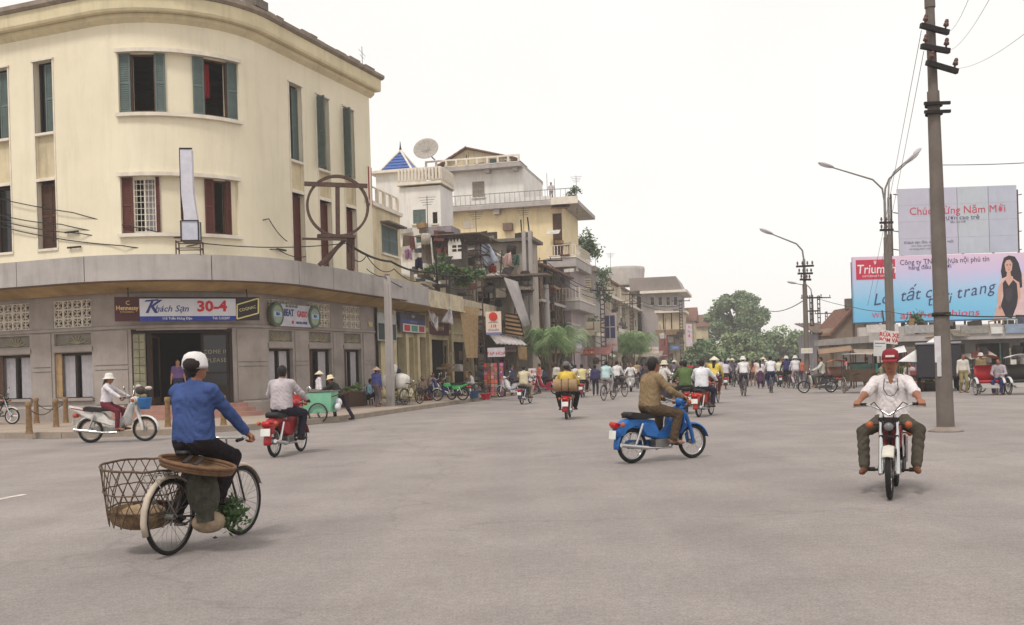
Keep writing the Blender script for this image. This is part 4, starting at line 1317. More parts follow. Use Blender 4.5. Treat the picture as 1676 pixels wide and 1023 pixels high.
    if plate:
        q = MB(paint((220, 220, 214), .5)); q.add([(-.955, -.09, .40), (-.955, .09, .40), (-.94, .09, .53), (-.94, -.09, .53)], [(0, 1, 2, 3)]); q.build('number_plate', t, solid=.006)
    if rack:
        q = MB(CHROME)
        for y in (-.1, 0, .1): q.tube([(-.6, y, .8), (-1.0, y, .82)], .008, 6)
        for x in (-.7, -.95): q.tube([(x, -.1, .81), (x, .1, .81)], .008, 6)
        q.build('rear_rack', t)
    if not lo:
        for s in (-1, 1): q = MB(BLACKP); q.tube([(.27, .2 * s, hh + .01), (.4, .15 * s, hh + .05), (.44, .06 * s, hh - .06), (.40, .03 * s, .76)], .006, 5); q.build('control_cable', t)
    if basket:
        q = MB(basket); q.lathe([(.0, -.13), (.1, -.13), (.13, -.05), (.15, .1), (.155, .13), (.14, .1), (.12, -.06), (.0, -.1)], 18, (.60, 0, .84), sy=1.15)
        q.build('front_basket', t)
    return t

def bicycle(label, loc, rz, col, group=None, lo=True, women=False, scale=1.0, basket=False, rack=True, name='bicycle', R=.335, guard=None):
    t = thing(name, label, 'bicycle', loc, rz, group, scale)
    B = paint(col, .45, .15)
    xr, xf = -.53, .53
    wheel(t, xr, R, .02, STEEL, 'rear_wheel', 24 if not lo else 14, .025, lo=lo); wheel(t, xf, R, .02, STEEL, 'front_wheel', 24 if not lo else 14, .025, lo=lo)
    q = MB(B)
    bb, sc_, hs1, hs2 = (-.08, 0, .28), (-.22, 0, .74), (.36, 0, .70), (.34, 0, .84)
    r_ = .015
    q.tube([bb, sc_], r_, 8); q.tube([sc_, (-.235, 0, .84)], r_ * .8, 8); q.tube([hs1, hs2], r_ * 1.15, 8); q.tube([bb, hs1], r_, 8)
    q.tube([(-.2, 0, .7), hs2] if not women else [(-.17, 0, .56), (.1, 0, .56), hs2], r_ * .9, 8)
    for s in (-1, 1):
        q.tube([bb, (xr, .05 * s, R)], r_ * .65, 6); q.tube([sc_, (xr, .05 * s, R)], r_ * .6, 6)
    q.build('frame', t)
    q = MB(B)
    for s in (-1, 1): q.tube([hs1, (.42, .045 * s, .66), (xf, .045 * s, R)], r_ * .7, 6)
    q.build('front_fork', t)
    q = MB(CHROME); q.tube([hs2, (.32, 0, .96)], .011, 8); q.tube([(.12, .27, .95), (.26, .26, .97), (.36, .12, .96), (.36, -.12, .96), (.26, -.26, .97), (.12, -.27, .95)], .011, 8)
    hb_ = q.build('handlebar', t)
    for s in (-1, 1):
        g_ = MB(BLACKP); g_.cyl((.2, .265 * s, .96), (.1, .272 * s, .95), .017, .017, 8); g_.build('grip', hb_)
    q = MB(BLACKP); q.puff([(-.38, .86), (-.36, .90), (-.22, .88), (-.06, .885), (-.05, .87), (-.2, .85)], .07, .75); q.build('saddle', t)
    q = MB(guard or B); fender(q, (xr, R), R + .028, .03, 20, 200); q.build('rear_mudguard', t, solid=.003)
    q = MB(guard or B); fender(q, (xf, R), R + .028, .03, 20, 160); q.build('front_mudguard', t, solid=.003)
    q = MB(STEEL); q.ring((-.08, .05, .28), (0, 1, 0), .09, .006, 18, 6)
    for s in (-1, 1):
        an = R_(200 if s > 0 else 20)
        e = (-.08 + .17 * math.cos(an), .07 * s, .28 + .17 * math.sin(an)); q.tube([(-.08, .06 * s, .28), e], .009, 6); q.box(e[0] - .04, e[0] + .04, min(.07 * s, .16 * s), max(.07 * s, .16 * s), e[2] - .012, e[2] + .012)
    q.build('crank_and_pedals', t)
    if rack:
        q = MB(STEEL)
        for y in (-.06, .06): q.tube([(-.26, y, .72), (-.8, y, .72), (xr, y * 1.2, R)], .007, 6)
        for x in (-.4, -.55, -.7): q.tube([(x, -.06, .72), (x, .06, .72)], .006, 6)
        q.build('rear_rack', t)
    if basket:
        q = MB(STEEL)
        for z, w_ in ((.74, .1), (.82, .13), (.9, .15)): q.tube([(.42, -w_, z), (.62, -w_, z), (.62, w_, z), (.42, w_, z)], .005, 5, closed=True)
        for i in range(6):
            x = .42 + .2 * (i % 3) / 2; s = -1 if i < 3 else 1; q.tube([(x, .1 * s, .74), (x, .15 * s, .9)], .004, 5)
        q.build('front_basket', t)
    return t
# riding poses
def rider(label, loc, rz, shirt, trousers, moto=True, scale=1.0, **k):
    if moto:
        hands = ((.18, .315, 1.02), (.18, -.315, 1.02)); feet = ((.06, .21, .35), (.06, -.21, .35)); pelvis = (-.24, 0, .88); lean = .10; kn = dict(knee=(1, 0, .9), spread=.42)
    else:
        an = R_(200); e1 = (-.08 + .17 * math.cos(an), .12, .28 + .17 * math.sin(an)); an = R_(20); e2 = (-.08 + .17 * math.cos(an), -.12, .28 + .17 * math.sin(an))
        hands = ((.10, .27, .995), (.10, -.27, .995)); feet = ((e1[0] - .08, e1[1], e1[2] + .10), (e2[0] - .08, e2[1], e2[2] + .10)); pelvis = (-.25, 0, .99); lean = .16; kn = dict(knee=(1, 0, .5), spread=.16)
    for key, v in dict(hands=hands, feet=feet, pelvis=pelvis, lean=lean, grip=True, **kn).items(): k.setdefault(key, v)
    h, f, p, l = k.pop('hands'), k.pop('feet'), k.pop('pelvis'), k.pop('lean')
    return person(label, loc, rz, p, l, h, f, shirt, trousers, scale=scale, **k)
def place(rear, front, z=0.0):
    a, b = onz(*rear, z), onz(*front, z)
    m = (a + b) / 2
    return Vector((m.x, m.y, z)), math.atan2((b - a).y, (b - a).x)
# ---------------------------------------------------------------- the near riders
G_R = 'riders crossing the square'
# cyclist in blue with baskets
loc, hd = place((272, 907), (404, 876)); hd = R_(71)
bicycle('old bicycle with a pale rear mudguard under the rider in blue', loc, hd, (58, 50, 48), lo=False, guard=paint((190, 176, 160), .6, .2), women=True)
rider('person in a blue jacket and white headscarf cycling away with baskets', loc, hd, (66, 84, 132), (40, 34, 38), False, sleeve='long', collar=True, hat=('helmet', (222, 218, 216), (40, 30, 32)), vox=.0115, detail=True, yaw=-.45, height=1.7, loose=1.13, hands=((.16, .30, .96), (.22, -.36, .95)), shoe=SHOE, lean=.06, pelvis=(-.20, -.02, .98))
def local_to_world(loc, hd, p): return Matrix.Translation(loc) @ Matrix.Rotation(hd, 4, 'Z') @ Vector(p)
def basket_cage(o, label):
    t = thing('wire_basket', label, 'basket', o, hd)
    rb, rt, hgt = .29, .36, .54
    M_ = mat('rusty_wire', (104, 84, 66), .8, .3, 12)
    for nm, z, r, th in (('top_hoop', hgt, rt, .011), ('middle_hoop', hgt * .6, rt * .94, .006), ('lower_hoop', .16, rb * 1.04, .008)):
        q = MB(M_); N = 30
        q.tube([((r + rnd.uniform(-.006, .006)) * math.cos(6.2832 * i / N), (r + rnd.uniform(-.006, .006)) * math.sin(6.2832 * i / N), z + rnd.uniform(-.008, .008)) for i in range(N)], th, 6, closed=True); q.build(nm, t)
    N = 20
    for i in range(N):
        for d in (-1, 1):
            q = MB(M_); a0 = 6.2832 * i / N; a1 = a0 + d * .75
            pts = []
            for k in range(6):
                v = k / 5; an = a0 + (a1 - a0) * v; r = rb + (rt - rb) * v; pts.append((r * math.cos(an), r * math.sin(an), .02 + (hgt - .02) * v))
            q.tube(pts, .0048, 5); q.build('mesh_wire', t)
    q = MB(WICK); q.lathe([(0, .0), (.2, 0), (.27, .04), (.285, .15), (.27, .155), (.25, .05), (.18, .02), (0, .02)], 22); q.build('wicker_base', t)
    q = MB(mat('dark_band', (70, 48, 44), .8, .2)); q.ring((0, 0, .2), (.25, .1, 1), .25, .02, 26, 6, 150, 330); q.build('carry_band', t)
    return t
cage = basket_cage(local_to_world(loc, hd, (-.44, .36, .24)), 'open wire basket on a wicker base hung left of the old bicycle')
cage.rotation_euler = (R_(4), R_(-3), hd)
q = MB(mat('straw_fill', (168, 142, 110), .95, .25, 20, 0, .8, 50)); q.ell((0, 0, 0), (.21, .21, .09), 16, 10)
o = q.build('straw_bundle', None, label='bundle of pale straw lying in the wire basket', cat='straw'); o.location = local_to_world(loc, hd, (-.44, .36, .34))
# round flat tray on the rack
tr = thing('wicker_tray', 'round flat wicker tray lying across the old bicycle rack', 'tray', local_to_world(loc, hd, (-.46, -.24, .755)), hd)
tr.rotation_euler = (R_(11), R_(4), hd)
q = MB(WICK); q.lathe([(0, 0), (.29, .0), (.30, .0), (.315, .055), (.325, .06), (.31, -.012), (0, -.012)], 32); q.build('pan', tr)
q = MB(mat('wicker_rim', (118, 86, 62), .8, .25, 16)); q.ring((0, 0, .05), (0, 0, 1), .32, .017, 40, 8); q.ring((0, 0, .02), (0, 0, 1), .312, .012, 40, 6); q.build('rim', tr)
for a_ in (-.06, .05):
    q = MB(DARKW); q.beam((-.26, a_ - .1, .066), (.2, a_ + .16, .068), .035, .012); q.build('slat', tr)
sk = MB(mat('dark_net_sack', (74, 74, 62), .95, .3, 18, 0, .8, 60))
def sackf(u, v):
    an = 6.2832 * u; r = (.9 + .1 * math.sin(an * 3 + v * 4)) * (.55 + .45 * math.sin(min(1, v * 1.15 + .08) * math.pi) ** .5)
    return (r * .19 * math.cos(an), r * .13 * math.sin(an), -.42 * v)
sk.surf(sackf, 24, 12)
o = sk.build('net_sack', None, label='dark net sack hanging under the wicker tray', cat='sack'); o.location = local_to_world(loc, hd, (-.40, -.26, .70)); o.rotation_euler = (0, 0, hd)
sk = MB(mat('pale_sack', (170, 150, 126), .95, .2, 9, 0, .7, 30)); sk.ell((0, 0, 0), (.22, .10, .10), 18, 10)
o = sk.build('tied_bundle', None, label='pale tied bundle low on the old bicycle beside the greens', cat='bundle'); o.location = local_to_world(loc, hd, (-.20, -.16, .24)); o.rotation_euler = (0, .1, hd)
lf_ = MB(mat('fresh_leaf', (78, 104, 62), .7, .3, 12))
lf_.use(mat('fresh_leaf', (78, 104, 62), .7, .3, 12))
for i in range(420):
    p = Vector((rnd.gauss(0, .06), rnd.gauss(0, .06), rnd.gauss(0, .06))); d = Vector((rnd.uniform(-1, 1), rnd.uniform(-1, 1), rnd.uniform(-.6, 1))).normalized(); n = d.orthogonal().normalized() * rnd.uniform(.01, .02); e = p + d * rnd.uniform(.04, .09)
    lf_.add([p, p.lerp(e, .5) + n, e, p.lerp(e, .5) - n], [(0, 1, 2, 3)])
o = thing('bunch_of_greens', 'bunch of leafy greens tied near the bicycle front wheel', 'vegetables', local_to_world(loc, hd, (.06, -.20, .27)))
lf_.build('leaves', o, kind='stuff')

# white scooter rider
loc, hd = place((148, 725), (239, 722)); SC = 1.12
motorbike('white motorbike with a blue front basket passing the hotel entrance', loc, hd, (220, 216, 210), kind='dream', shield=(222, 220, 216), scale=SC, basket=mat('blue_bag', (40, 110, 176), .5, .2, 5), rim=STEEL, group=G_R)
rider('person in white blouse and white sun hat riding the white motorbike', loc, hd, (218, 212, 216), (112, 46, 60), vox=.016, detail=True, hat=('bucket', (224, 218, 212)), scale=SC * .97, height=1.5, lean=.12, group=G_R, longhair=True)
hg = MB(mat('dark_load', (74, 66, 60), .9, .4, 9, 0, .6, 30)); hg.ell((0, 0, 0), (.13, .12, .11), 14, 9); hg.ell((.14, .02, -.02), (.1, .1, .08), 12, 8); hg.use(paint((190, 184, 176), .8)); hg.ell((.2, -.02, .05), (.09, .1, .05), 12, 8); hg.ell((-.05, 0, .1), (.07, .08, .05), 12, 8)
o = hg.build('shopping_bundle', None, label='dark and pale bundle heaped over the handlebars of the white motorbike', cat='bundle'); o.location = local_to_world(loc, hd, (.52 * SC, 0, 1.13 * SC)); o.rotation_euler = (0, 0, hd)

# grey shirt on red motorbike
loc, hd = place((446, 749), (496, 738))
motorbike('red motorbike seen from behind beside the blue-jacketed cyclist', loc, hd, (168, 38, 46), kind='cub', shield=(212, 206, 200), scale=1.05, group=G_R)
rider('person in a loose pale grey shirt riding the red motorbike away', loc, hd, (186, 176, 180), (46, 44, 56), vox=.014, detail=True, collar=True, scale=1.04, height=1.72, loose=1.2, shoe=SHOE, group=G_R, feet=((.06, .24, .35), (.06, -.24, .35)), yaw=.25)

# blue moped in the middle
loc, hd = place((1040, 758), (1129, 750)); hd = R_(28)
motorbike('bright blue moped with black seat crossing in the foreground', loc, hd, (34, 104, 178), kind='cub', shield=(40, 110, 184), group=G_R, mirrors=False)
rider('person in an olive brown shirt and trousers riding the blue moped', loc, hd, (136, 116, 88), (92, 76, 60), vox=.0125, detail=True, collar=True, height=1.7, loose=1.12, group=G_R, lean=.16, shoe=mat('tan_shoe', (150, 110, 92), .6, .2), yaw=.02)

# rider coming towards the camera
loc, hd = Vector((4.30, 11.35, 0)), R_(-90 - 24)
motorbike('small red motorbike with chrome fork coming straight towards the camera', loc, hd, (132, 28, 34), kind='sport', group=G_R, plate=False, mirrors=False)
rider('person in a red cap and white shirt riding towards the camera', loc, hd, (222, 214, 214), (88, 82, 72), vox=.0105, detail=True, sleeve='rolled', collar=True, shoe=SANDAL, hat=('cap', (132, 38, 48), (216, 206, 202)), height=1.62, group=G_R, hands=((.20, .325, 1.05), (.20, -.325, 1.05)), feet=((.12, .26, .33), (.12, -.29, .31)), knee=(1, 0, .7), spread=.8, loose=1.08, lean=-.02, pelvis=(-.26, 0, .84))
nk = MB(paint((70, 62, 66), .6))
w_ = Matrix.Translation(loc) @ Matrix.Rotation(hd, 4, 'Z'); nk.tube([(-.17, .07, 1.30), (-.13, .08, 1.18), (-.115, .04, 1.11), (-.11, 0, 1.095), (-.115, -.04, 1.11), (-.13, -.08, 1.18), (-.17, -.07, 1.30)], .005, 5)
nk.T = None
o = nk.build('neck_cord', None, label='thin dark cord hanging round the neck of the red-capped rider', cat='cord'); o.location = loc; o.rotation_euler = (0, 0, hd)

# ---------------------------------------------------------------- the middle distance
def base(px, py): return onz(px, py)
def moto_rider(px, py, h, mlabel, plabel, body, shirt, trousers, kind='cub', lo=True, vox=.026, sc_=1.0, group='riders further up the street', mk=None, **k):
    p = base(px, py); r = R_(h)
    motorbike(mlabel, p, r, body, group=group.replace('riders', 'motorbikes'), kind=kind, lo=lo, scale=sc_, **(mk or {}))
    return p, r, rider(plabel, p, r, shirt, trousers, vox=vox, scale=sc_, group=group, **k)
def cycle_rider(px, py, h, blabel, plabel, col, shirt, trousers, vox=.028, group='riders further up the street', sc_=1.0, bk=None, **k):
    p = base(px, py); r = R_(h)
    bicycle(blabel, p, r, col, group=group.replace('riders', 'bicycles'), scale=sc_, **(bk or {}))
    return p, r, rider(plabel, p, r, shirt, trousers, False, vox=vox, scale=sc_, group=group, **k)

# yellow shirt with the bundle
p, r, _ = moto_rider(930, 685, 82, 'red motorbike with a number plate under a brown bundle', 'person in a yellow shirt riding away with a brown bundle', (176, 36, 44), (212, 182, 84), (40, 36, 40), vox=.019, lo=False, hat=('cap', (110, 110, 112)), loose=1.2, yaw=.3, spread=.8, shoe=SHOE)
bn = MB(mat('jute_bundle', (158, 130, 98), .95, .16, 6, 0, .6, 30))
bn.T = None
bn.surf(lambda u, v: ((.18 + .015 * math.sin(v * 40)) * math.cos(6.2832 * u), -.34 + .68 * v, (.18 + .012 * math.sin(v * 31 + u * 9)) * math.sin(6.2832 * u)), 20, 16)
bn.surf(lambda u, v: (.18 * v * math.cos(6.2832 * u), -.34, .18 * v * math.sin(6.2832 * u)), 20, 2); bn.surf(lambda u, v: (.18 * v * math.cos(6.2832 * u), .34, .18 * v * math.sin(6.2832 * u)), 20, 2)
bt = thing('roped_bundle', 'big brown roped bundle strapped across the red motorbike seat', 'bundle', local_to_world(p, r, (-.68, 0, 1.0)), r)
bn.build('wrapped_roll', bt)
for y in (-.1, .1):
    q = MB(DARKW); q.ring((0, y, 0), (0, 1, 0), .192, .008, 24, 6); q.build('rope', bt)
# sacks on a motorbike at the kerb
p, r, _ = moto_rider(657, 668, 72, 'motorbike nearly hidden under tall white sacks beside the kerb', 'person with a dark blue hat pushing off behind the white sacks', (90, 84, 90), (206, 202, 204), (40, 36, 44), hat=('bucket', (56, 62, 84)), vox=.026)
def sack(c, rr, rgb, label, rz=0, tilt=0, lump=.03, cords=2):
    t = thing('sack', label, 'sack', c, rz, 'sacks loaded on the motorbike')
    q = MB(mat('sackcloth_%d_%d_%d' % rgb, rgb, .95, .1, 5, 0, .6, 24))
    ph = rnd.uniform(0, 6)
    def fn(u, v):
        a1, a2 = 6.2832 * u, math.pi * v
        s = math.sin(a2) ** .45 * (1 if True else 0); c_ = -math.cos(a2)
        k = 1 + lump * math.sin(a1 * 3 + ph) * math.sin(a2 * 5 + ph)
        return (rr[0] * s * math.copysign(abs(math.cos(a1)) ** .7, math.cos(a1)) * k, rr[1] * math.copysign(abs(c_) ** .8, c_) * k, rr[2] * s * math.copysign(abs(math.sin(a1)) ** .7, math.sin(a1)) * k)
    q.surf(fn, 24, 16); q.build('cloth', t)
    for i in range(cords):
        y = rr[1] * (-.4 + .8 * (i + .5) / max(1, cords)) if cords > 1 else 0
        m_ = MB(DARKW); N = 20
        m_.tube([(rr[0] * 1.01 * math.copysign(abs(math.cos(6.2832 * k / N)) ** .7, math.cos(6.2832 * k / N)), y, rr[2] * 1.01 * math.copysign(abs(math.sin(6.2832 * k / N)) ** .7, math.sin(6.2832 * k / N))) for k in range(N)], .008, 5, closed=True); m_.build('cord', t)
    return t
sack(local_to_world(p, r, (-.45, 0, 1.13)), (.3, .56, .33), (226, 222, 214), 'biggest white sack roped across the loaded motorbike', r)
sack(local_to_world(p, r, (-.55, .22, .62)), (.26, .36, .22), (206, 192, 150), 'lumpy straw coloured sack low on the left of the loaded motorbike', r, lump=.1, cords=1)
sack(local_to_world(p, r, (-.5, -.42, .62)), (.26, .3, .24), (214, 204, 170), 'lumpy straw coloured sack low on the right of the loaded motorbike', r, lump=.1, cords=1)
sack(local_to_world(p, r, (-.4, .16, 1.66)), (.15, .16, .2), (230, 228, 224), 'small white sack on top of the load by the pole', r, cords=0)
# others heading up the street
moto_rider(861, 661, 72, 'grey motorbike behind the beige rider near the palm tree', 'person in a beige shirt with a belt riding away past the palm', (70, 70, 96), (206, 194, 166), (170, 152, 130), vox=.024, sleeve='short', loose=1.12)
moto_rider(954, 650, 80, 'small white and red motorbike just beyond the yellow-shirted rider', 'person in a pale straw shirt riding beyond the yellow shirt', (180, 60, 70), (214, 200, 150), (44, 42, 50), sleeve='short', loose=1.1)
cycle_rider(996, 655, 62, 'thin bicycle under the rider in pale turquoise', 'person in a pale turquoise shirt and grey trousers cycling away', (80, 74, 76), (184, 212, 212), (176, 168, 170), loose=1.1, vox=.024)
cycle_rider(1014, 650, 55, 'dark bicycle just right of the turquoise cyclist', 'person in a white shirt cycling close to the turquoise shirt', (60, 56, 60), (220, 216, 216), (70, 64, 70), bk=dict(basket=True))
moto_rider(1033, 641, -100, 'light motorbike with its headlamp facing the camera', 'person in white riding towards the camera left of the moped rider', (200, 198, 200), (226, 222, 222), (120, 110, 112))
moto_rider(1096, 668, 22, 'dark motorbike partly hidden behind the moped rider', 'person in patterned white shirt and pale hat riding to the right', (60, 56, 66), (212, 206, 200), (136, 118, 96), hat=('bucket', (214, 202, 178)), vox=.024, sleeve='short')
moto_rider(1122, 676, 84, 'motorbike with a white plate under the green-shirted rider', 'person in a green shirt riding away beside the white shirt', (74, 60, 66), (92, 112, 72), (60, 60, 54), vox=.024, loose=1.15)
moto_rider(1154, 681, 62, 'red motorbike with orange side panels under the white-shirted rider', 'person in a white shirt and dark trousers riding away next to green', (186, 62, 44), (222, 222, 226), (50, 50, 66), vox=.022, loose=1.15, lo=True)
cycle_rider(1172, 660, 70, 'bicycle of the rider in yellow beyond the white shirt', 'person in a yellow top and conical hat cycling ahead of the white shirt', (90, 60, 60), (222, 196, 96), (110, 52, 52), hat=('conical', (226, 216, 190)), longhair=True)
moto_rider(1116, 648, 80, 'motorbike under the brown-shirted rider further off', 'person in a brown shirt riding up the street behind green', (60, 60, 60), (96, 70, 62), (50, 46, 50))
G_C = 'riders in the far crowd'
cycle_rider(1217, 648, 84, 'bicycle with a red crate under the white-hatted cyclist', 'person in a white shirt and white hat cycling away mid street', (90, 70, 70), (228, 224, 224), (70, 64, 80), hat=('bucket', (228, 224, 216)), group=G_C)
cycle_rider(1262, 643, 80, 'bicycle wheeled by the person in white shirt and blue trousers', 'person in a white shirt and blue trousers on a bicycle right of the street centre', (80, 80, 84), (230, 228, 230), (52, 58, 96), group=G_C)
cycle_rider(1193, 630, 85, 'far bicycle of the navy-suited cyclist', 'person in a navy suit and pale cap cycling far up the street', (60, 60, 66), (50, 60, 104), (44, 50, 84), hat=('bucket', (200, 196, 190)), group=G_C)
cycle_rider(1180, 632, 82, 'far bicycle ridden by the person in a flowered top', 'person in a pale flowered top cycling left of the navy suit', (70, 66, 70), (196, 186, 196), (90, 80, 90), group=G_C)
cycle_rider(1287, 635, 88, 'far bicycle of the rider in dark blue near the lamp post', 'person in dark blue with a white hat cycling near the lamp post', (60, 60, 66), (66, 62, 104), (50, 48, 60), hat=('bucket', (214, 210, 206)), group=G_C)
cycle_rider(1302, 636, 84, 'far bicycle of the rightmost rider in white', 'person in white and a white hat cycling left of the grey lamp post', (60, 60, 66), (226, 222, 226), (196, 180, 186), hat=('bucket', (226, 222, 218)), group=G_C)
moto_rider(1275, 633, 82, 'far motorbike between the two cyclists in white', 'person in a pale yellow shirt riding between two cyclists in white', (70, 66, 72), (216, 210, 180), (80, 76, 80), group=G_C, vox=.03)
moto_rider(1150, 632, 80, 'far motorbike beyond the white-shirted rider', 'person in pale lilac riding far beyond the white shirt', (90, 60, 64), (196, 186, 204), (80, 74, 84), group=G_C, vox=.03)
moto_rider(1338, 643, 168, 'motorbike with pale wheels heading left by the lamp post', 'person in a light grey shirt riding left near the market stalls', (64, 62, 70), (192, 192, 182), (92, 88, 82), vox=.026, group='riders by the market', rack=None) if False else None
p = base(1338, 643); r = R_(168)
motorbike('motorbike with pale wheels heading left by the lamp post', p, r, (64, 62, 70), kind='cub', lo=True)
rider('person in a light grey shirt riding left near the market stalls', p, r, (192, 192, 182), (92, 88, 82), vox=.024, loose=1.1)

# people on foot
def stander(px, py, h, label, shirt, trousers, z=0.0, **k):
    p = onz(px, py, z)
    hh = k.pop('height', 1.6); kk = hh / 1.68
    args = dict(pelvis=(0, 0, .90 * kk), lean=.03, hands=((.06, .26, .72 * kk), (.04, -.26, .72 * kk)), feet=((.05, .1, .085), (-.06, -.1, .085)), knee=(1, 0, 0), spread=.08, vox=.026)
    args.update(k)
    a = args
    return person(label, p, R_(h), a.pop('pelvis'), a.pop('lean'), a.pop('hands'), a.pop('feet'), shirt, trousers, height=hh, **a)
def sitter(px, py, h, label, shirt, trousers, z=.15, seat=.25, **k):
    p = onz(px, py, z)
    args = dict(pelvis=(0, 0, seat + .13), lean=.22, hands=((.34, .14, seat + .26), (.34, -.14, seat + .24)), feet=((.40, .12, .09), (.42, -.12, .09)), knee=(.4, 0, 1), spread=.2, vox=.026)
    args.update(k); a = args
    o = person(label, p, R_(h), a.pop('pelvis'), a.pop('lean'), a.pop('hands'), a.pop('feet'), shirt, trousers, **a)
    st = thing('stool', 'low wooden stool under the sitter ' + ' '.join(label.split(' ')[1:10]).replace(' sitting', ''), 'stool', p, R_(h))
    q = MB(BROWNW); q.box(-.16, .16, -.14, .14, seat - .04, seat); q.build('seat', st)
    for x in (-.13, .13):
        for y in (-.11, .11):
            q = MB(BROWNW); q.box(x - .02, x + .02, y - .02, y + .02, 0, seat - .04); q.build('leg', st)
    return o
GP = 'people walking in the street'
stander(1245, 636, 80, 'person in a white blouse and purple skirt walking away mid street', (226, 214, 210), (92, 62, 88), skirt=True, longhair=True, group=GP)
stander(1233, 632, 80, 'person in a pink patterned top walking beside the purple skirt', (212, 150, 130), (150, 120, 110), group=GP, longhair=True)
stander(1206, 628, 85, 'person in grey walking left of the white-hatted cyclist', (150, 146, 156), (80, 76, 84), group=GP)
stander(1254, 629, 85, 'person in a pale pink shirt walking behind the purple skirt', (222, 196, 196), (90, 84, 92), group=GP, hat=('conical', (214, 204, 184)))
stander(1311, 632, 100, 'person in an orange top standing against the lamp post', (206, 110, 70), (110, 90, 110), group=GP)
stander(975, 648, 80, 'person in a navy shirt walking left of the turquoise cyclist', (70, 66, 104), (60, 56, 72), group=GP)
stander(966, 640, 200, 'person in white standing by the shops left of the navy walker', (224, 218, 216), (150, 140, 136), group=GP)
# hotel doorway
s_ = WP.hit(292, 650, -.35)[0]
pd = WP.P(s_, .625, -.55)
person('person in a blue and pink flowered blouse standing in the dark doorway', pd, R_(-65), (0, 0, .86), .02, ((.1, .24, .75), (.08, -.25, .72)), ((.03, .09, .085), (-.03, -.09, .085)), (118, 92, 140), (58, 60, 92), height=1.55, sleeve='short', vox=.024, knee=(1, 0, 0), spread=.08, longhair=True, skin=SKIN)
# cart and its pusher
pc = onz(527, 692)
ct = thing('ice_cream_cart', 'green box handcart with two bicycle wheels at the kerb', 'cart', pc, R_(172))
GB = paint((120, 182, 150), .5, .15)
q = MB(GB); q.puff([(-.42, .34), (.46, .30), (.50, .95), (-.46, .98)], .36, .97, False); q.build('box', ct)
q = MB(STEEL); q.box(-.5, .54, -.39, .39, .985, 1.01); q.build('lid', ct)
for s in (-1, 1):
    a_ = MB(RUBBER); a_.ring((0, 0, 0), (0, 1, 0), .3, .02, 30, 6); me_ = a_.mesh('tyre')
    b2 = MB(STEEL); b2.ring((0, 0, 0), (0, 1, 0), .27, .012, 30, 6); b2.cyl((0, -.04, 0), (0, .04, 0), .03)
    for i in range(14): b2.tube([(0, 0, 0), (.27 * math.cos(i * .4488), 0, .27 * math.sin(i * .4488))], .003, 4)
    wq = link('wheel', b2.mesh('wheel'), ct, M=Matrix.Translation((-.02, .42 * s, .32))); link('tyre', me_, wq)
for s in (-1, 1):
    q = MB(BROWNW); q.tube([(-.4, .3 * s, .8), (-.95, .28 * s, .98)], .018, 6); q.build('push_handle', ct)
q = MB(paint((170, 40, 40), .5)); q.box(.52, .9, -.3, .3, .55, .9); q.build('front_chest', ct)
q = MB(paint((226, 224, 220), .8)); q.ell((.7, .05, .97), (.15, .2, .1), 12, 8); q.build('ice_bag', ct)
q = MB(paint((222, 218, 224), .8)); q.ell((-.5, -.15, .62), (.12, .16, .14), 12, 8); q.ell((-.56, .1, .5), (.1, .12, .12), 12, 8); q.build('plastic_bag', ct)
stander(556, 689, 170, 'person in black and a pale hat bending to push the green handcart', (52, 50, 46), (44, 40, 52), hat=('bucket', (222, 208, 170)), lean=.62, pelvis=(-.05, 0, .84), hands=((.62, .24, .95), (.62, -.24, .95)), feet=((.1, .1, .085), (-.42, -.1, .11)), height=1.6, vox=.019, grip=True, nod=.2, shoe=SHOE)
stander(523, 675, 20, 'person in white with a conical hat behind the green handcart', (226, 222, 226), (150, 140, 150), z=.15, hat=('conical', (224, 214, 186)), height=1.5, vox=.022)
sitter(603, 663, -20, 'person in a light blue top sitting low against the hotel wall', (150, 192, 216), (36, 34, 44), vox=.022)
stander(617, 666, 60, 'person in a blue vest and conical hat standing by the concrete pole', (78, 84, 140), (112, 100, 108), z=.15, hat=('conical', (196, 160, 140)), vox=.022)
sitter(600 + 106, 650, -40, 'person in a grey patterned top sitting outside the yellow columns', (170, 156, 160), (70, 60, 70), seat=.4)
sitter(689, 655, -30, 'person with a brown hat sitting on the pavement by the columns', (150, 130, 120), (90, 70, 66), hat=('bucket', (150, 120, 96)))
sitter(774, 647, 200, 'person in white sitting at the kerb beside the goods stall', (222, 218, 220), (50, 50, 70), seat=.4)
# parked two-wheelers on the pavement
GPK = 'parked two-wheelers on the pavement'
def parked(px, py, h, label, col, z=.163, kind='cub', **k): return motorbike(label, onz(px, py, z), R_(h), col, kind=kind, lo=True, **k)
motorbike('motorbike with white three-spoke wheels parked at the left edge', onz(-6, 695, .15), R_(-8), (60, 56, 62), kind='sport', rim=paint((222, 220, 222), .4), mag=True, group=GPK, plate=False)
parked(737, 656, 165, 'parked motorbike with a bright green tank cover', (72, 170, 96), group=GPK, kind='sport')
parked(722, 655, 150, 'parked dark blue motorbike left of the green one', (56, 60, 120), group=GPK)
parked(892, 646, 150, 'parked red motorbike right of the palm trunk', (150, 40, 60), group=GPK)
parked(836, 650, 140, 'parked white motorbike outside the signboard stall', (206, 204, 210), group=GPK)
parked(1012, 636, 120, 'parked motorbike under the second palm', (80, 60, 70), group=GPK)
bicycle('dark bicycle parked at the kerb by the sitter in white', onz(795, 650, .163), R_(35), (52, 48, 52), group=GPK)
bicycle('dark bicycle leaning beside the brown-hatted sitter', onz(675, 662, .163), R_(60), (70, 60, 62), group=GPK)
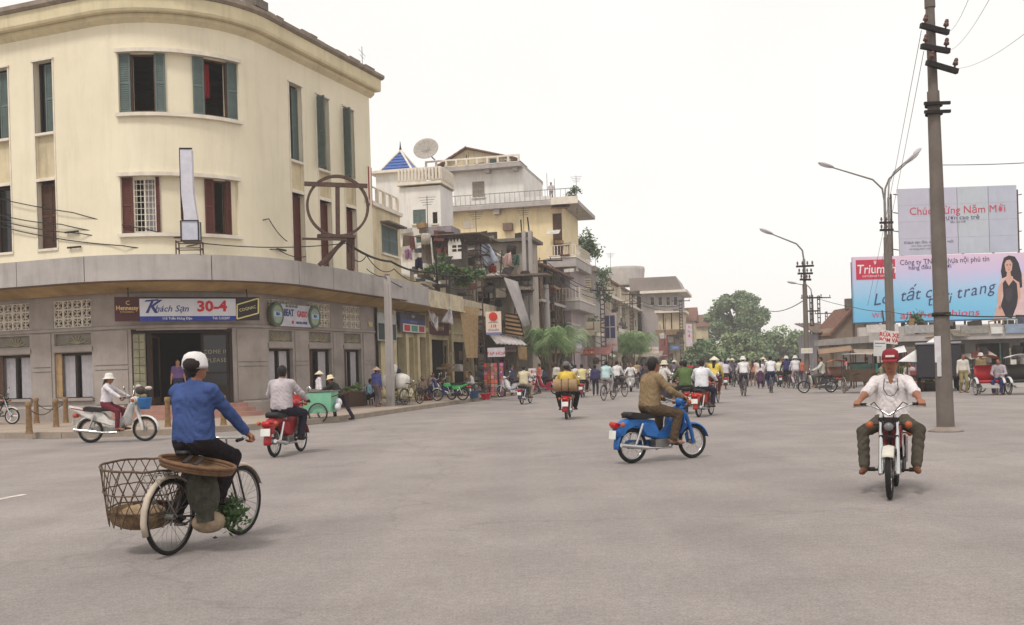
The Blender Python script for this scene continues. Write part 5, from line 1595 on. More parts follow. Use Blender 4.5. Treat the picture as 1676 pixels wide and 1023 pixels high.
# ---------------------------------------------------------------- the street row on the left
SP = Path((-6.3, 43.6), (.2288, .9735))
def FP(px, Y): return Path(at(px, 600, Y).xy, (.9735, -.2288))
def rect(P, r, off=0.0):
    """photo-measured rectangle on a wall -> (s0, s1, z0, z1)"""
    xm, ym = (r[0] + r[2]) / 2, (r[1] + r[3]) / 2
    return P.hit(r[0], ym, off)[0], P.hit(r[2], ym, off)[0], P.hit(xm, r[3], off)[1], P.hit(xm, r[1], off)[1]
def block(th, nm, P, s0, s1, z0, z1, dep, m, ops=(), roof=None, reveal=.18, kids=None):
    q = MB(m)
    wall_grid(q, P.P, s0, s1, z0, z1, ops, reveal)
    for s_ in (s0, s1): q.add([P.P(s_, z0, 0), P.P(s_, z1, 0), P.P(s_, z1, -dep), P.P(s_, z0, -dep)], [(0, 1, 2, 3)])
    q.add([P.P(s0, z0, -dep), P.P(s1, z0, -dep), P.P(s1, z1, -dep), P.P(s0, z1, -dep)], [(3, 2, 1, 0)])
    q.add([P.P(s0, z1, 0), P.P(s1, z1, 0), P.P(s1, z1, -dep), P.P(s0, z1, -dep)], [(0, 1, 2, 3)])
    return q.build(nm, th, True)
def bx_on(th, nm, P, s0, s1, z0, z1, o0, o1, m, **k):
    q = MB(m, P.fr((s0 + s1) / 2)); h = (s1 - s0) / 2
    q.box(-h, h, -o1, -o0, z0, z1)
    return q.build(nm, th, True, **k)
def sill_and_hood(th, P, r, m=None, hood=False):
    bx_on(th, 'window_sill', P, r[0] - .08, r[1] + .08, r[2] - .09, r[2], -.1, .1, m or WTRIM)
    if hood: bx_on(th, 'window_hood', P, r[0] - .15, r[1] + .15, r[3] + .05, r[3] + .13, -.05, .45, CONCD)
def windows(th, P, rs, fm=WTRIM, nx=2, nz=2, sm=None, off=-.13, sill=True):
    for r in rs:
        o = bars_window(th, P, r[0], r[1], r[2], r[3], off, fm, nx=nx, nz=nz, fw=min(.06, (r[1] - r[0]) * .12))
        if sm:
            for a_, c_ in ((r[0], (r[0] + r[1]) / 2), ((r[0] + r[1]) / 2, r[1])): shutter(o, P, (a_ + c_) / 2, r[2] + .03, r[3] - .03, (c_ - a_) * .96, off + .1, sm)
        if sill: sill_and_hood(th, P, r)
def railing(th, P, s0, s1, z, off, h=.95, n=12, m=None, thick=.03, name='railing', ends=0.0, top=.05):
    q = MB(m or WTRIM)
    L_ = s1 - s0
    q.T = P.fr((s0 + s1) / 2, z, off)
    q.box(-L_ / 2, L_ / 2, -.04, .04, h - top, h); q.box(-L_ / 2, L_ / 2, -.03, .03, .06, .11)
    o = q.build(name, th, True)
    bm_ = MB(m or WTRIM); bm_.box(-thick / 2, thick / 2, -thick / 2, thick / 2, .11, h - top); me = bm_.mesh('baluster')
    for i in range(n + 1):
        link('baluster', me, o, M=q.T @ Matrix.Translation((-L_ / 2 + thick / 2 + (L_ - thick) * i / n, 0, 0)))
    return o
def foliage(m1, m2, c, r, n, size, seed, squash=1.0):
    """a leaf mass of many small blades spread through a volume"""
    R2 = random.Random(seed); q = MB(m1); q.use(m2); q.use(m1)
    cl = [(Vector((R2.gauss(0, .45) * r[0], R2.gauss(0, .45) * r[1], R2.gauss(0, .4) * r[2])), R2.uniform(.25, .5)) for _ in range(9)]
    for i in range(n):
        cc, k = R2.choice(cl)
        p = Vector(c) + cc + Vector((R2.gauss(0, .5) * r[0] * k, R2.gauss(0, .5) * r[1] * k, R2.gauss(0, .5) * r[2] * k))
        d = Vector((R2.uniform(-1, 1), R2.uniform(-1, 1), R2.uniform(-.8, .7))).normalized(); s_ = size * R2.uniform(.6, 1.4)
        w_ = d.orthogonal().normalized() * s_ * .35
        q.c = 0 if R2.random() < .6 else 1
        q.add([p, p + d * s_ * .5 + w_, p + d * s_, p + d * s_ * .5 - w_], [(0, 1, 2, 3)])
    return q
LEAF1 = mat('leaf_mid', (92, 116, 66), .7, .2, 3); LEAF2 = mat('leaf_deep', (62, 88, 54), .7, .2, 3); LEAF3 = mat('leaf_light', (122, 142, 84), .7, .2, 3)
def pot_plant(label, c, r, n=260, size=.14, seed=1, pot=True, group=None, name='potted_plant'):
    t = thing(name, label, 'plant', (c[0], c[1], c[2] - r[2]), 0, group)
    foliage(LEAF2, LEAF1, (0, 0, r[2] + (.15 if pot else 0)), r, n, size, seed).build('foliage', t, kind='stuff')
    if pot:
        q = MB(mat('terracotta', (150, 96, 72), .85, .2)); q.lathe([(0, 0), (.11, 0), (.15, .26), (.17, .26), (.17, .3), (.13, .3), (0, .27)], 12); q.build('pot', t)
    else:
        q = MB(BROWNW); q.tube([(0, 0, 0), (.05, 0, r[2])], .03, 6); q.build('stem', t)
    return t

# --- annex next to the hotel: shops with yellow columns below, a plain storey above
t1 = thing('shop_annex', 'low cream shop building with yellow columns joined to the hotel', 'building', SP.P(4, .15, 0))
YC = mat('yellow_column_paint', (204, 190, 154), .85, .14, 2, .3)
r = rect(SP, (625, 372, 651, 417))
block(t1, 'upper_wall', SP, -.05, 4.75, 5.0, 9.0, 6, CREAM2, [r])
o = bars_window(t1, SP, r[0], r[1], r[2], r[3], -.12, WTRIM, nx=2, nz=2)
for a_, c_ in ((r[0], (r[0] + r[1]) / 2), ((r[0] + r[1]) / 2, r[1])): shutter(o, SP, (a_ + c_) / 2, r[2] + .03, r[3] - .03, (c_ - a_) * .94, -.03, GREENS)
sill_and_hood(t1, SP, r, hood=True)
bx_on(t1, 'parapet', SP, -.05, 4.8, 9.0, 9.16, -.1, .14, WTRIM)
railing(t1, SP, 0, 4.6, 9.16, -.05, .75, 5, WTRIM, .14)
door_rects = [(613, 552, 624, 650), (648, 552, 661, 650), (665, 552, 678, 650), (685, 552, 698, 650), (704, 556, 734, 650), (742, 560, 766, 650)]
ops = []
for d in door_rects:
    q = rect(SP, d); ops.append((q[0], q[1], .2, q[3]))
block(t1, 'shop_wall', SP, -.05, 17.5, .12, 4.6, 6, YC, ops, reveal=.3)
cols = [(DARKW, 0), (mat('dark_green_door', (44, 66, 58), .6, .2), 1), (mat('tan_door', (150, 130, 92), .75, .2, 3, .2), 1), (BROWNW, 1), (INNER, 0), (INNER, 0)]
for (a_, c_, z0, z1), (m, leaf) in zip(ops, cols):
    d_ = bx_on(t1, 'door', SP, a_, c_, z0, z1, -.34, -.28, m)  # the wide ones are dark sheets standing in for shade inside open shops
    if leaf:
        for i in range(1, 4): bx = bx_on(d_, 'door_board', SP, a_ + (c_ - a_) * i / 4 - .02, a_ + (c_ - a_) * i / 4 + .02, z0 + .1, z1 - .1, -.28, -.26, DARKW)
for px in (643, 663, 681.5, 701, 737.5, 768):
    s_ = SP.hit(px, 600)[0]
    bx_on(t1, 'column', SP, s_ - .2, s_ + .2, .14, 4.4, -.02, .16, YC)
q = MB(YC); strip(q, SP.P, -.05, 17.5, [(0, 3.55), (.12, 3.55), (.12, 3.75), (0, 3.75)], 6); q.build('door_lintel', t1, True)
CAN = 1.45
def canz(s_): return -.02 * s_
q = MB(CONC); strip(q, lambda s_, z, o: SP.P(s_, z, o), .1, 17.6, [(0, 5.2), (CAN - .1, 5.2), (CAN - .1, 5.35), (0, 5.35)], 4); can2 = q.build('canopy', t1, True)
q = MB(SOFF); strip(q, SP.P, .1, 17.6, [(0, 4.5), (.3, 4.45), (CAN - .12, 4.7), (CAN - .12, 5.19), (0, 5.19)], 4); q.build('soffit', can2)
WCF = mat('weathered_cream_fascia', (206, 192, 164), .92, .2, 1.5, .7, .2, 20)
for a_, c_, m in ((.1, 4.3, CONC), (4.33, 10.2, WCF), (10.23, 17.6, WCF)):
    bx_on(can2, 'fascia_panel', SP, a_, c_, 4.62 + canz(a_) * .2, 5.5 + canz(a_), CAN - .09, CAN + .04, m)
    bx_on(can2, 'fascia_moulding', SP, a_, c_, 4.6 + canz(a_) * .2, 4.7 + canz(a_) * .2, CAN + .043, CAN + .1, m)
# terrace behind the canopy
bx_on(t1, 'terrace_wall', SP, 4.8, 13.0, 5.36, 6.25, -.5, -.3, CREAM2)
bx_on(t1, 'terrace_coping', SP, 4.8, 13.0, 6.26, 6.36, -.55, -.25, WTRIM)
bx_on(t1, 'terrace_wall', SP, 4.8, 13, 5.36, 8.2, -5, -4.8, CREAMP)
# hanging things
rc_ = MB(REDC); s_, z_ = SP.hit(609, 292, .1); s2_, z2_ = SP.hit(609, 350, .1)
rc_.T = SP.fr(.55, 0, .1); rc_.surf(lambda u, v: (-.35 + .7 * u, .05 * math.sin(u * 14), 8.9 + 1.7 * v + .05 * math.sin(u * 9)), 18, 4); rc_.build('red_blanket', None, label='dark red blanket hung over the terrace rail beside the hotel wall', cat='blanket')
def hanging_cloth(pts, label, m, Y, name='hanging_cloth', grp=None):
    q = MB(m)
    P4 = [at(x, y, Y + dy) for x, y, dy in pts]
    q.surf(lambda u, v: (P4[0].lerp(P4[1], u)).lerp(P4[3].lerp(P4[2], u), v) + Vector((0, .08 * math.sin(u * 11 + v * 5), -.03 * math.sin(u * 9))), 12, 8)
    return q.build(name, None, label=label, cat='cloth', group=grp, solid=.02)
WC = cloth((222, 216, 218))
hanging_cloth([(696, 492, 0), (703, 508, .2), (716, 542, .5), (704, 520, 0)], 'twisted white cloth hanging under the canopy, left of the pair', WC, 49.5, grp='laundry under the canopy')
hanging_cloth([(702, 508, 0), (717, 518, .2), (716, 542, .2), (706, 530, 0)], 'wide white cloth hanging below the twisted one', WC, 49.8, grp='laundry under the canopy')
hanging_cloth([(733, 503, 0), (738, 503, .1), (742, 531, .3), (722, 526, 0)], 'white cloth gathered to a point under the canopy, right of the pair', WC, 50.5, grp='laundry under the canopy')
bl = thing('bamboo_blind', 'long bamboo blind hanging from the canopy end', 'blind', at(768, 545, 53.5))
P4 = [at(752, 500, 53), at(783, 504, 54.5), at(782, 586, 54.5), at(763, 586, 53)]
for i in range(42):
    v0, v1 = i / 42, (i + .84) / 42
    a_, b_ = P4[0].lerp(P4[3], v0), P4[1].lerp(P4[2], v0); c_, d_ = P4[0].lerp(P4[3], v1), P4[1].lerp(P4[2], v1)
    q = MB(BAMB); n_ = Vector((.2, -.98, 0)) * .02
    q.add([a_, b_, d_, c_, a_ + n_, b_ + n_, d_ + n_, c_ + n_], [(0, 1, 2, 3), (4, 7, 6, 5), (0, 4, 5, 1), (1, 5, 6, 2), (2, 6, 7, 3), (3, 7, 4, 0)]); q.build('slat', bl, True)
# shop signs under the canopy
def sign_board(label, P, r4, off, m, texts=(), name='shop_sign', d=.08, frame=None, extra=None, group='shop signs on the left side'):
    a_, c_, z0, z1 = rect(P, r4, off)
    t = thing(name, label, 'sign', P.P((a_ + c_) / 2, z0, off), 0, group)
    bx_on(t, 'panel', P, a_, c_, z0, z1, off - d, off, m)
    if frame: 
        for (u0, u1, w0, w1) in ((a_ - .04, c_ + .04, z1, z1 + .05), (a_ - .04, c_ + .04, z0 - .05, z0), (a_ - .04, a_, z0, z1), (c_, c_ + .04, z0, z1)): bx_on(t, 'frame', P, u0, u1, w0, w1, off - d, off + .02, frame)
    W2, H2 = c_ - a_, z1 - z0
    for tx in texts:
        s_, fx, fz, fs, m2 = tx[:5]
        letters(s_, fs * H2, P.fr(a_ + W2 * fx, z0 + H2 * fz, off + .006), m2, t, **(tx[5] if len(tx) > 5 else {}))
    if extra: extra(t, a_, c_, z0, z1)
    return t
WH_ = paint((216, 214, 210), .6, .08)
def disc(t, P, s_, z_, r_, off, m, name='emblem', hole=0):
    q = MB(m, P.fr(s_, z_, off)); n = 26
    if hole: q.ring((0, 0, 0), (0, 1, 0), r_, hole, 26, 6)
    else: q.prism([(r_ * math.cos(6.2832 * k / n), r_ * math.sin(6.2832 * k / n)) for k in range(n)], -.012, 0)
    return q.build(name, t, True)
GRN = paint((70, 120, 84), .6, .1)
def ex1(t, a_, c_, z0, z1):
    bx_on(t, 'dark_panel', SP, a_ + .1, c_ - .1, z0 + .05, z0 + (z1 - z0) * .62, .303, .31, paint((44, 62, 58), .6, .2))
    disc(t, SP, (a_ + c_) / 2, z0 + (z1 - z0) * .33, (z1 - z0) * .2, .32, GRN, hole=.05); disc(t, SP, (a_ + c_) / 2, z0 + (z1 - z0) * .33, (z1 - z0) * .12, .32, GRN, hole=.03)
sign_board('tall grey sign with a green ring emblem behind the concrete pole', SP, (618, 513, 649, 558), .3, paint((176, 178, 176), .6, .1), [('BIA TƯƠI', .5, .8, .16, SGN)], extra=ex1)
def ex2(t, a_, c_, z0, z1):
    H2 = z1 - z0; W2 = c_ - a_
    bx_on(t, 'blue_band', SP, a_ + .05, c_ - .03, z0 + H2 * .5, z0 + H2 * .66, .303, .31, paint((70, 82, 150), .6))
    bx_on(t, 'white_band', SP, a_ + W2 * .1, c_ - .02, z0 + .03, z0 + H2 * .44, .303, .312, WH_)
    bx_on(t, 'red_block', SP, a_ + W2 * .14, a_ + W2 * .36, z0 + .08, z0 + H2 * .38, .315, .32, SGR)
    bx_on(t, 'green_block', SP, a_ + W2 * .42, a_ + W2 * .66, z0 + .08, z0 + H2 * .38, .315, .32, paint((80, 150, 130), .6))
    bx_on(t, 'red_block', SP, a_ + W2 * .72, a_ + W2 * .94, z0 + .08, z0 + H2 * .38, .315, .32, paint((190, 60, 70), .6))
sign_board('wide dark shop board with a red, green and red strip under the canopy', SP, (655, 513, 696, 545), .3, paint((84, 78, 92), .6, .15), [('ẢNH', .5, .83, .2, WH_), ('PHÒNG CHỤP ẢNH', .52, .57, .12, WH_)], extra=ex2)
sign_board('dark red shop board behind the hanging white cloth', SP, (704, 528, 735, 548), .2, paint((92, 44, 48), .6, .2), [('CƠM PHỞ', .5, .5, .5, SGo)])

# --- white villa with the blue pyramid roof
t2 = thing('white_villa', 'white villa with a blue tiled pyramid roof rising behind the annex', 'building', at(690, 600, 62))
V = FP(690, 60)
rw = [rect(V, (676, 343, 697, 366)), rect(V, (708, 347, 716, 366))]
a_, c_, z0, z1 = rect(V, (655, 305, 722, 420))
block(t2, 'wall', V, a_, c_, .15, z1, 2.6, WHITEW, rw)
windows(t2, V, rw[:1], GREENS, 2, 1, GREENS); windows(t2, V, rw[1:], BROWNW, 1, 2)
q = V.hit(655, 305)[1]
bx_on(t2, 'terrace_slab', V, a_ - .1, c_ + .15, q, q + .15, -2.6, .25, WTRIM)
railing(t2, V, a_, c_ + .1, q + .15, .15, .85, 12, WTRIM, .12)
railing(t2, Path(V.P(c_ + .1, 0, .15).xy, (.2288, .9735)), 0, 2.5, q + .15, 0, .85, 10, WTRIM, .12)
V2 = FP(648, 62.5)
a2, c2, z02, z12 = rect(V2, (616, 283, 678, 370))
block(t2, 'tower_wall', V2, a2, c2, .15, z12, (c2 - a2), WHITEW)
D2 = c2 - a2
q = MB(WTRIM, V2.fr((a2 + c2) / 2, z12, -D2 / 2)); h = D2 / 2 + .35
q.box(-h, h, -h, h, 0, .16); q.build('eave', t2, True)
apex = V2.hit(647, 236, -D2 / 2)[1]
BT = mat('blue_glazed_tile', (74, 106, 176), .4, .2, 6)
q = MB(BT, V2.fr((a2 + c2) / 2, z12 + .16, -D2 / 2)); h = D2 / 2 - .15; hz = apex - z12 - .6
q.add([(-h, -h, 0), (h, -h, 0), (h, h, 0), (-h, h, 0), (0, 0, hz)], [(0, 1, 4), (1, 2, 4), (2, 3, 4), (3, 0, 4)])
rf_ = q.build('roof', t2, True)
for x, y in ((-h, -h), (h, -h), (h, h), (-h, h)):
    k_ = MB(WTRIM, q.T); k_.tube([(x, y, 0), (0, 0, hz + .03)], .075, 6); k_.build('ridge', rf_)
k_ = MB(DIRON, q.T); k_.tube([(0, 0, hz), (0, 0, hz + .25), (0, 0, hz + .6)], [.1, .05, .012], 8); k_.build('finial', rf_)
for i in range(1, 7):
    f_ = 1 - i / 7
    k_ = MB(BT, q.T); e = h * f_ + .03; k_.tube([(-e, -e, hz * i / 7), (e, -e, hz * i / 7)], .03, 5); k_.build('tile_course', rf_)

# --- tall apartment house with cantilevered balconies
t3 = thing('apartment_house', 'five storey pale apartment house with long balconies and a roof shed', 'building', at(850, 600, 83))
A = FP(905, 83.0)
def az(py, px=850): return A.hit(px, py)[1]
aL, aR = A.hit(742, 300)[0], A.hit(846, 300)[0]
sR = A.hit(904, 400)[0]
z_roof, z_b2, z_b1, z_b0 = az(275), az(336), az(425, 905), az(495, 905)
rA = [rect(A, (773, 297, 793, 323))]
block(t3, 'upper_wall', A, aL, aR + .6, z_b2, z_roof, 8, WHITEW, rA)
windows(t3, A, rA, BROWNW, 2, 2, mat('grey_shutter', (150, 138, 128), .75, .2, 3))
rB = [rect(A, (792, 380, 814, 392)), rect(A, (848, 380, 872, 392))]
block(t3, 'lower_wall', A, aL - .3, sR, .15, z_b2 - .02, 11, CREAMP, rB)
windows(t3, A, rB, BROWNW, 3, 1)
bx_on(t3, 'air_conditioner', A, A.hit(825, 370)[0], A.hit(840, 370)[0], az(377), az(365), 0, .5, paint((120, 96, 80), .7, .2))
r_ = rect(A, (759, 362, 776, 373)); bx_on(t3, 'vent_grille', A, r_[0], r_[1], r_[2], r_[3], 0, .05, WTRIM)
# slabs: roof, first balcony (wide to the right), lower ones on the street side
s1_, s2_ = A.hit(690, 275)[0], A.hit(856, 275)[0]
bx_on(t3, 'roof_slab', A, s1_, s2_, z_roof, z_roof + .32, -8.5, .9, CONC)
railing(t3, A, A.hit(700, 260)[0], s2_ - .1, z_roof + .32, .75, .7, 9, WTRIM, .16, 'roof_railing', top=.14)
for px in (735, 800, 845): bx_on(t3, 'beam_end', A, A.hit(px, 280)[0] - .2, A.hit(px, 280)[0] + .2, z_roof - .3, z_roof - .01, -.1, .7, CONC)
s3_, s4_ = A.hit(734, 335)[0], A.hit(948, 340)[0]
bx_on(t3, 'balcony_slab', A, s3_, s4_, z_b2 - .28, z_b2 + .06, -9, .9, CONC)
bx_on(t3, 'balcony_edge', A, A.hit(905, 335)[0], s4_ + .05, z_b2 - .3, z_b2 + .3, .903, 1.0, WTRIM)
ra_ = railing(t3, A, s3_, s4_ - .1, z_b2 + .06, .82, .95, 26, STEEL, .03, 'balcony_railing')
bx_on(t3, 'balcony_parapet', A, s3_, A.hit(905, 330)[0], z_b2 + .07, z_b2 + .5, .6, .7, WHITEW)
for px in (735, 815): bx_on(t3, 'beam_end', A, A.hit(px, 345)[0] - .25, A.hit(px, 345)[0] + .25, z_b2 - .7, z_b2 - .29, -.1, .7, CONC)
# street side
AS = Path(A.P(sR, 0, 0).xy, (.2288, .9735))
for zz, ln, h0 in ((z_b1, 2.1, 'upper'), (z_b0, 2.3, 'lower')):
    q = MB(CONC, A.fr(sR - .3, zz, 0)); q.box(0, ln + .3, -.9, 7.5, -.75, -.0); o = q.build('side_balcony', t3, True, bevel=.05)
    q = MB(WTRIM, A.fr(sR - .3, zz, 0)); q.box(-.1, ln + .36, -.96, 7.55, .003, .14); q.build('balcony_lip', t3, True)
    railing(t3, A, sR - .2, sR + ln, zz + .14, .85, .95, 9, WTRIM, .06, 'side_railing')
    railing(t3, Path(A.P(sR + ln, 0, .85).xy, (.2288, .9735)), 0, 7.5, zz + .14, 0, .95, 16, WTRIM, .05, 'side_railing')
block(t3, 'bay_wall', A, sR, sR + 1.4, .15, z_b1 - .76, 8, mat('mauve_render', (170, 156, 156), .9, .15, 1.5, .4), [])
r_ = (sR + .1, sR + .75, z_b0 + .6, z_b1 - 1.2); bx_on(t3, 'tall_louvre', A, *r_, .0, .06, CONCD)
for i in range(6): bx_on(t3, 'louvre_bar', A, sR + .12 + i * .1, sR + .16 + i * .1, r_[2], r_[3], .063, .1, WTRIM)
block(t3, 'side_door_wall', A, sR, sR + .9, z_b1 + .15, z_b2 - .3, 8, CREAMP)
bx_on(t3, 'side_shutter', A, sR + .1, sR + .85, z_b1 + .2, z_b2 - .9, .003, .06, BROWNW)
# roof shed with a tiled gable and clutter
sh = MB(TILE, A.fr((A.hit(703, 250)[0] + A.hit(842, 250)[0]) / 2, z_roof + .34, -2.6)); w2 = (A.hit(842, 250)[0] - A.hit(703, 250)[0]) / 2
sh.add([(-w2, -1.9, .4), (-w2 * .2, -1.9, 2.0), (w2, -1.9, .75), (-w2, 2.5, .4), (-w2 * .2, 2.5, 2.0), (w2, 2.5, .75)], [(0, 1, 4, 3), (1, 2, 5, 4)])
o = sh.build('shed_roof', t3, True, solid=.12)
sh2 = MB(CREAM2, sh.T); sh2.prism([(-w2 * .75, 0), (-w2 * .75, .72), (-w2 * .2, 1.85), (w2 * .9, .72), (w2 * .9, 0)], -1.5, 2.2); sh2.build('shed_wall', t3, True)
for i in range(7): k_ = MB(BROWNW, sh.T); u_ = i / 6; x = -w2 + (w2 * .8) * u_; z = .4 + 1.6 * u_; k_.beam((x, -1.9, z - .02), (x, -1.4, z - .02), .06, .1); k_.build('rafter', t3, True)
ds = thing('satellite_dish', 'large grey mesh satellite dish on the apartment roof', 'satellite dish', at(700, 262, 84))
q = MB(mat('dish_mesh', (168, 160, 150), .7, .12, 8)); dc = at(697, 243, 84)
T = Matrix.Translation(dc) @ Matrix.Rotation(R_(-16), 4, 'Y') @ Matrix.Rotation(R_(62), 4, 'X')
q.T = T; q.lathe([(0, -.28), (.3, -.265), (.6, -.2), (.85, -.1), (1.08, .0)], 28); q.build('dish', ds, True, solid=.02)
for i in range(12):
    q = MB(STEEL, T); an = 6.2832 * i / 12; q.tube([(.05 * math.cos(an), .05 * math.sin(an), -.26), (.6 * math.cos(an), .6 * math.sin(an), -.185), (1.06 * math.cos(an), 1.06 * math.sin(an), .01)], .016, 5); q.build('rib', ds, True)
q = MB(STEEL); q.tube([dc + Vector((0, .25, -.2)), at(712, 262, 84.4)], .06, 8); q.build('mount', ds, True)
rod = MB(DIRON); b0 = A.P(A.hit(897, 330)[0], z_b2 + .06, .5)
for px, h in ((897, 2.4), (909, 1.9)):
    p0 = A.P(A.hit(px, 320)[0], z_b2 + .06, .3); m_ = MB(DIRON); m_.cyl(p0, p0 + Vector((0, 0, h)), .02, .02, 6); m_.build('aerial_mast', None, label='thin iron mast on the balcony end, %s of the two' % ('taller' if px == 897 else 'shorter'), cat='aerial')
pa = A.P(A.hit(903, 315)[0], z_b2 + .06, .2)
person('person in white leaning on the high apartment balcony', pa, R_(-100), (0, 0, .88), .1, ((.25, .2, 1.0), (.25, -.2, 1.0)), ((0, .1, .085), (0, -.1, .085)), (214, 204, 204), (150, 140, 140), vox=.03, knee=(1, 0, 0), spread=.08)
c = A.P(A.hit(942, 325)[0], z_b2 + .7, .3); pot_plant('leafy plant trailing over the balcony corner of the apartment house', c, (.7, .5, .5), 380, .16, 3)
c = at(957, 398, 95); tq = pot_plant('bushy rooftop tree growing beyond the apartment balconies', c, (1.2, 1.1, 1.5), 1500, .26, 4, False, name='rooftop_tree')
tq.location.z -= .4
# --- grey shacks below the apartment house
t4 = thing('tin_shack', 'grey tin sided rooftop shack beside the white villa', 'shack', at(725, 600, 57))
S4 = FP(725, 57)
a_, c_, z0, z1 = rect(S4, (690, 388, 735, 455)); block(t4, 'wall', S4, a_, c_, 5.3, z1, 4, CONCD)
for i in range(9): bx_on(t4, 'sheet_rib', S4, a_ + (c_ - a_) * i / 9 + .02, a_ + (c_ - a_) * i / 9 + .1, z1 - 1.2, z1 - .05, 0, .03, RUSTR)
bx_on(t4, 'sheet_roof', S4, a_ - .2, c_ + 2.0, z1, z1 + .06, -4, .6, RUSTR)
r_ = rect(S4, (699, 370, 738, 388)); bx_on(t4, 'water_tank', S4, r_[0], r_[1], z1 + .07, r_[3], -2, -.1, mat('grey_tank', (150, 140, 146), .8, .2, 2, .4))
r_ = rect(S4, (736, 398, 757, 425)); pw = bx_on(t4, 'white_panel', S4, r_[0], r_[1], r_[2], r_[3], .2, .3, WHITEW)
for i in (0, 1):
    for j in (0, 1): bx_on(pw, 'vent_hole', S4, r_[0] + .25 + .32 * i, r_[0] + .5 + .32 * i, r_[2] + .42 + .22 * j, r_[2] + .57 + .22 * j, .3, .31, DARKW)
for i in range(4): q = MB(WHITEW, S4.fr(r_[0] + (r_[1] - r_[0]) * (i + .5) / 4, r_[3], .2)); q.prism([(-.09, 0), (.09, 0), (0, .22)], -.1, 0); q.build('crenel', pw)
bx_on(t4, 'post', S4, S4.hit(728, 420)[0] - .06, S4.hit(728, 420)[0] + .06, 5.3, S4.hit(728, 388)[1], .4, .5, DIRON)
# concrete party wall with a ragged top
t5 = thing('concrete_block_house', 'stained concrete house wall behind the dark utility pole', 'building', at(825, 600, 64))
S5 = FP(825, 64)
a_, c_, z0, z1 = rect(S5, (757, 398, 868, 520)); o5 = [rect(S5, (795, 462, 808, 490)), rect(S5, (846, 470, 862, 500)), rect(S5, (771, 420, 782, 436))]
block(t5, 'wall', S5, a_, c_, .15, z1, 2.5, mat('stained_concrete', (178, 166, 152), .95, .16, .6, .4, .3, 20), o5)
windows(t5, S5, o5, BROWNW, 2, 2)
bx_on(t5, 'roof_slab', S5, a_ - .3, c_ + .4, z1, z1 + .2, -2.5, .5, CONCD)
for px in (861, 871):
    s_ = S5.hit(px, 430)[0]; bx_on(t5, 'column', S5, s_ - .12, s_ + .12, 4.5, z1 + .6, .3, .52, CONC)
bx_on(t5, 'ledge', S5, S5.hit(785, 452)[0], S5.hit(900, 452)[0], S5.hit(840, 455)[1], S5.hit(840, 452)[1], 0, 1.2, RUSTR)
R5 = Path(S5.P(c_, 0, 0).xy, (.2288, .9735))
for i, (pxs, col, lab) in enumerate(((((778, 405), (800, 398), (817, 428), (795, 436)), (196, 204, 222), 'pale blue sheet drying on the line by the dark pole'), (((822, 420), (836, 412), (838, 432), (824, 438)), (222, 190, 184), 'pink towel drying right of the pale blue sheet'), (((842, 418), (850, 416), (850, 434), (841, 434)), (84, 120, 108), 'dark green shirt drying right of the pink towel'), (((800, 436), (812, 434), (812, 446), (801, 446)), (170, 70, 60), 'red cloth drying below the pale blue sheet'), (((662, 408), (672, 406), (675, 424), (664, 424)), (206, 160, 200), 'lilac cloth drying on the annex terrace'), (((679, 424), (690, 420), (692, 440), (680, 440)), (56, 48, 84), 'navy shirt drying on the annex terrace'))):
    hanging_cloth([(x, y, .15 * k) for k, (x, y) in enumerate(pxs)], lab, cloth(col), 58 if i < 4 else 50, grp='washing on the lines')
pot_plant('bushy plant on the annex terrace behind the canopy', at(710, 438, 54), (.9, .5, .4), 500, .2, 8, False)
pot_plant('sprawling creeper over the canopy end by the dark pole', at(757, 448, 55), (1.5, .6, .55), 900, .2, 9, False)
# --- cluttered shop houses: sloping awnings and roofs between the pole and the palm
t6 = thing('shop_house', 'cluttered shop house with a big sloping sheet roof over the pavement', 'building', SP.P(27, .15, 0))
def tz(px, py, off=0): return SP.hit(px, py, off)
e0, e1 = 17.9, tz(868, 560)[0]
z6 = 7.6
dops = [(e0 + 1.0, e0 + 4.2, .2, 3.2), (e0 + 5.2, e0 + 8.6, .2, 3.2), (e0 + 9.5, e1 - 1, .2, 3.2), (e0 + 1, e0 + 3, 4.6, 6.4), (e0 + 5.5, e0 + 8, 4.4, 6.6)]
block(t6, 'wall', SP, e0, e1, .12, z6, 7, mat('grimy_render', (186, 172, 148), .95, .16, .7, .42, .2, 20), dops, reveal=.5)
for d in dops: bx_on(t6, 'dark_opening', SP, *d, -.55, -.5, INNER)
def sheet(th, name, pts, m, th_=.04, corr=0):
    q = MB(m)
    A4 = [Vector(p) for p in pts]
    nn = (A4[1] - A4[0]).cross(A4[3] - A4[0]).normalized()
    if corr: q.surf(lambda u, v: (A4[0].lerp(A4[1], u)).lerp(A4[3].lerp(A4[2], u), v) + nn * .03 * math.sin(u * corr * 6.2832), corr * 6, 1)
    else: q.surf(lambda u, v: (A4[0].lerp(A4[1], u)).lerp(A4[3].lerp(A4[2], u), v) + Vector((0, 0, -.12 * math.sin(math.pi * u) * math.sin(math.pi * v))), 8, 4)
    return q.build(name, th, True, solid=th_)
sheet(t6, 'awning', [SP.P(e0, 3.9, .1), SP.P(e0 + 7, 3.9, .1), SP.P(e0 + 7, 2.9, 2.6), SP.P(e0, 2.9, 2.6)], RUSTR, corr=14)
sheet(t6, 'awning', [SP.P(e0 + 7.4, 3.7, .1), SP.P(e1 - .2, 3.7, .1), SP.P(e1 - .2, 2.8, 2.2), SP.P(e0 + 7.4, 2.8, 2.2)], TARP)
Y6 = 59
sheet(t6, 'sloping_roof_panel', [at(824, 455, 60), at(846, 462, 62), at(866, 532, 61), at(856, 536, 59)], mat('pale_sheet', (166, 158, 156), .8, .15, 2, .4), .08)
sheet(t6, 'plank_panel', [at(826, 512, 60.5), at(850, 516, 60.5), at(858, 551, 60), at(826, 546, 60)], BROWNW, .1)
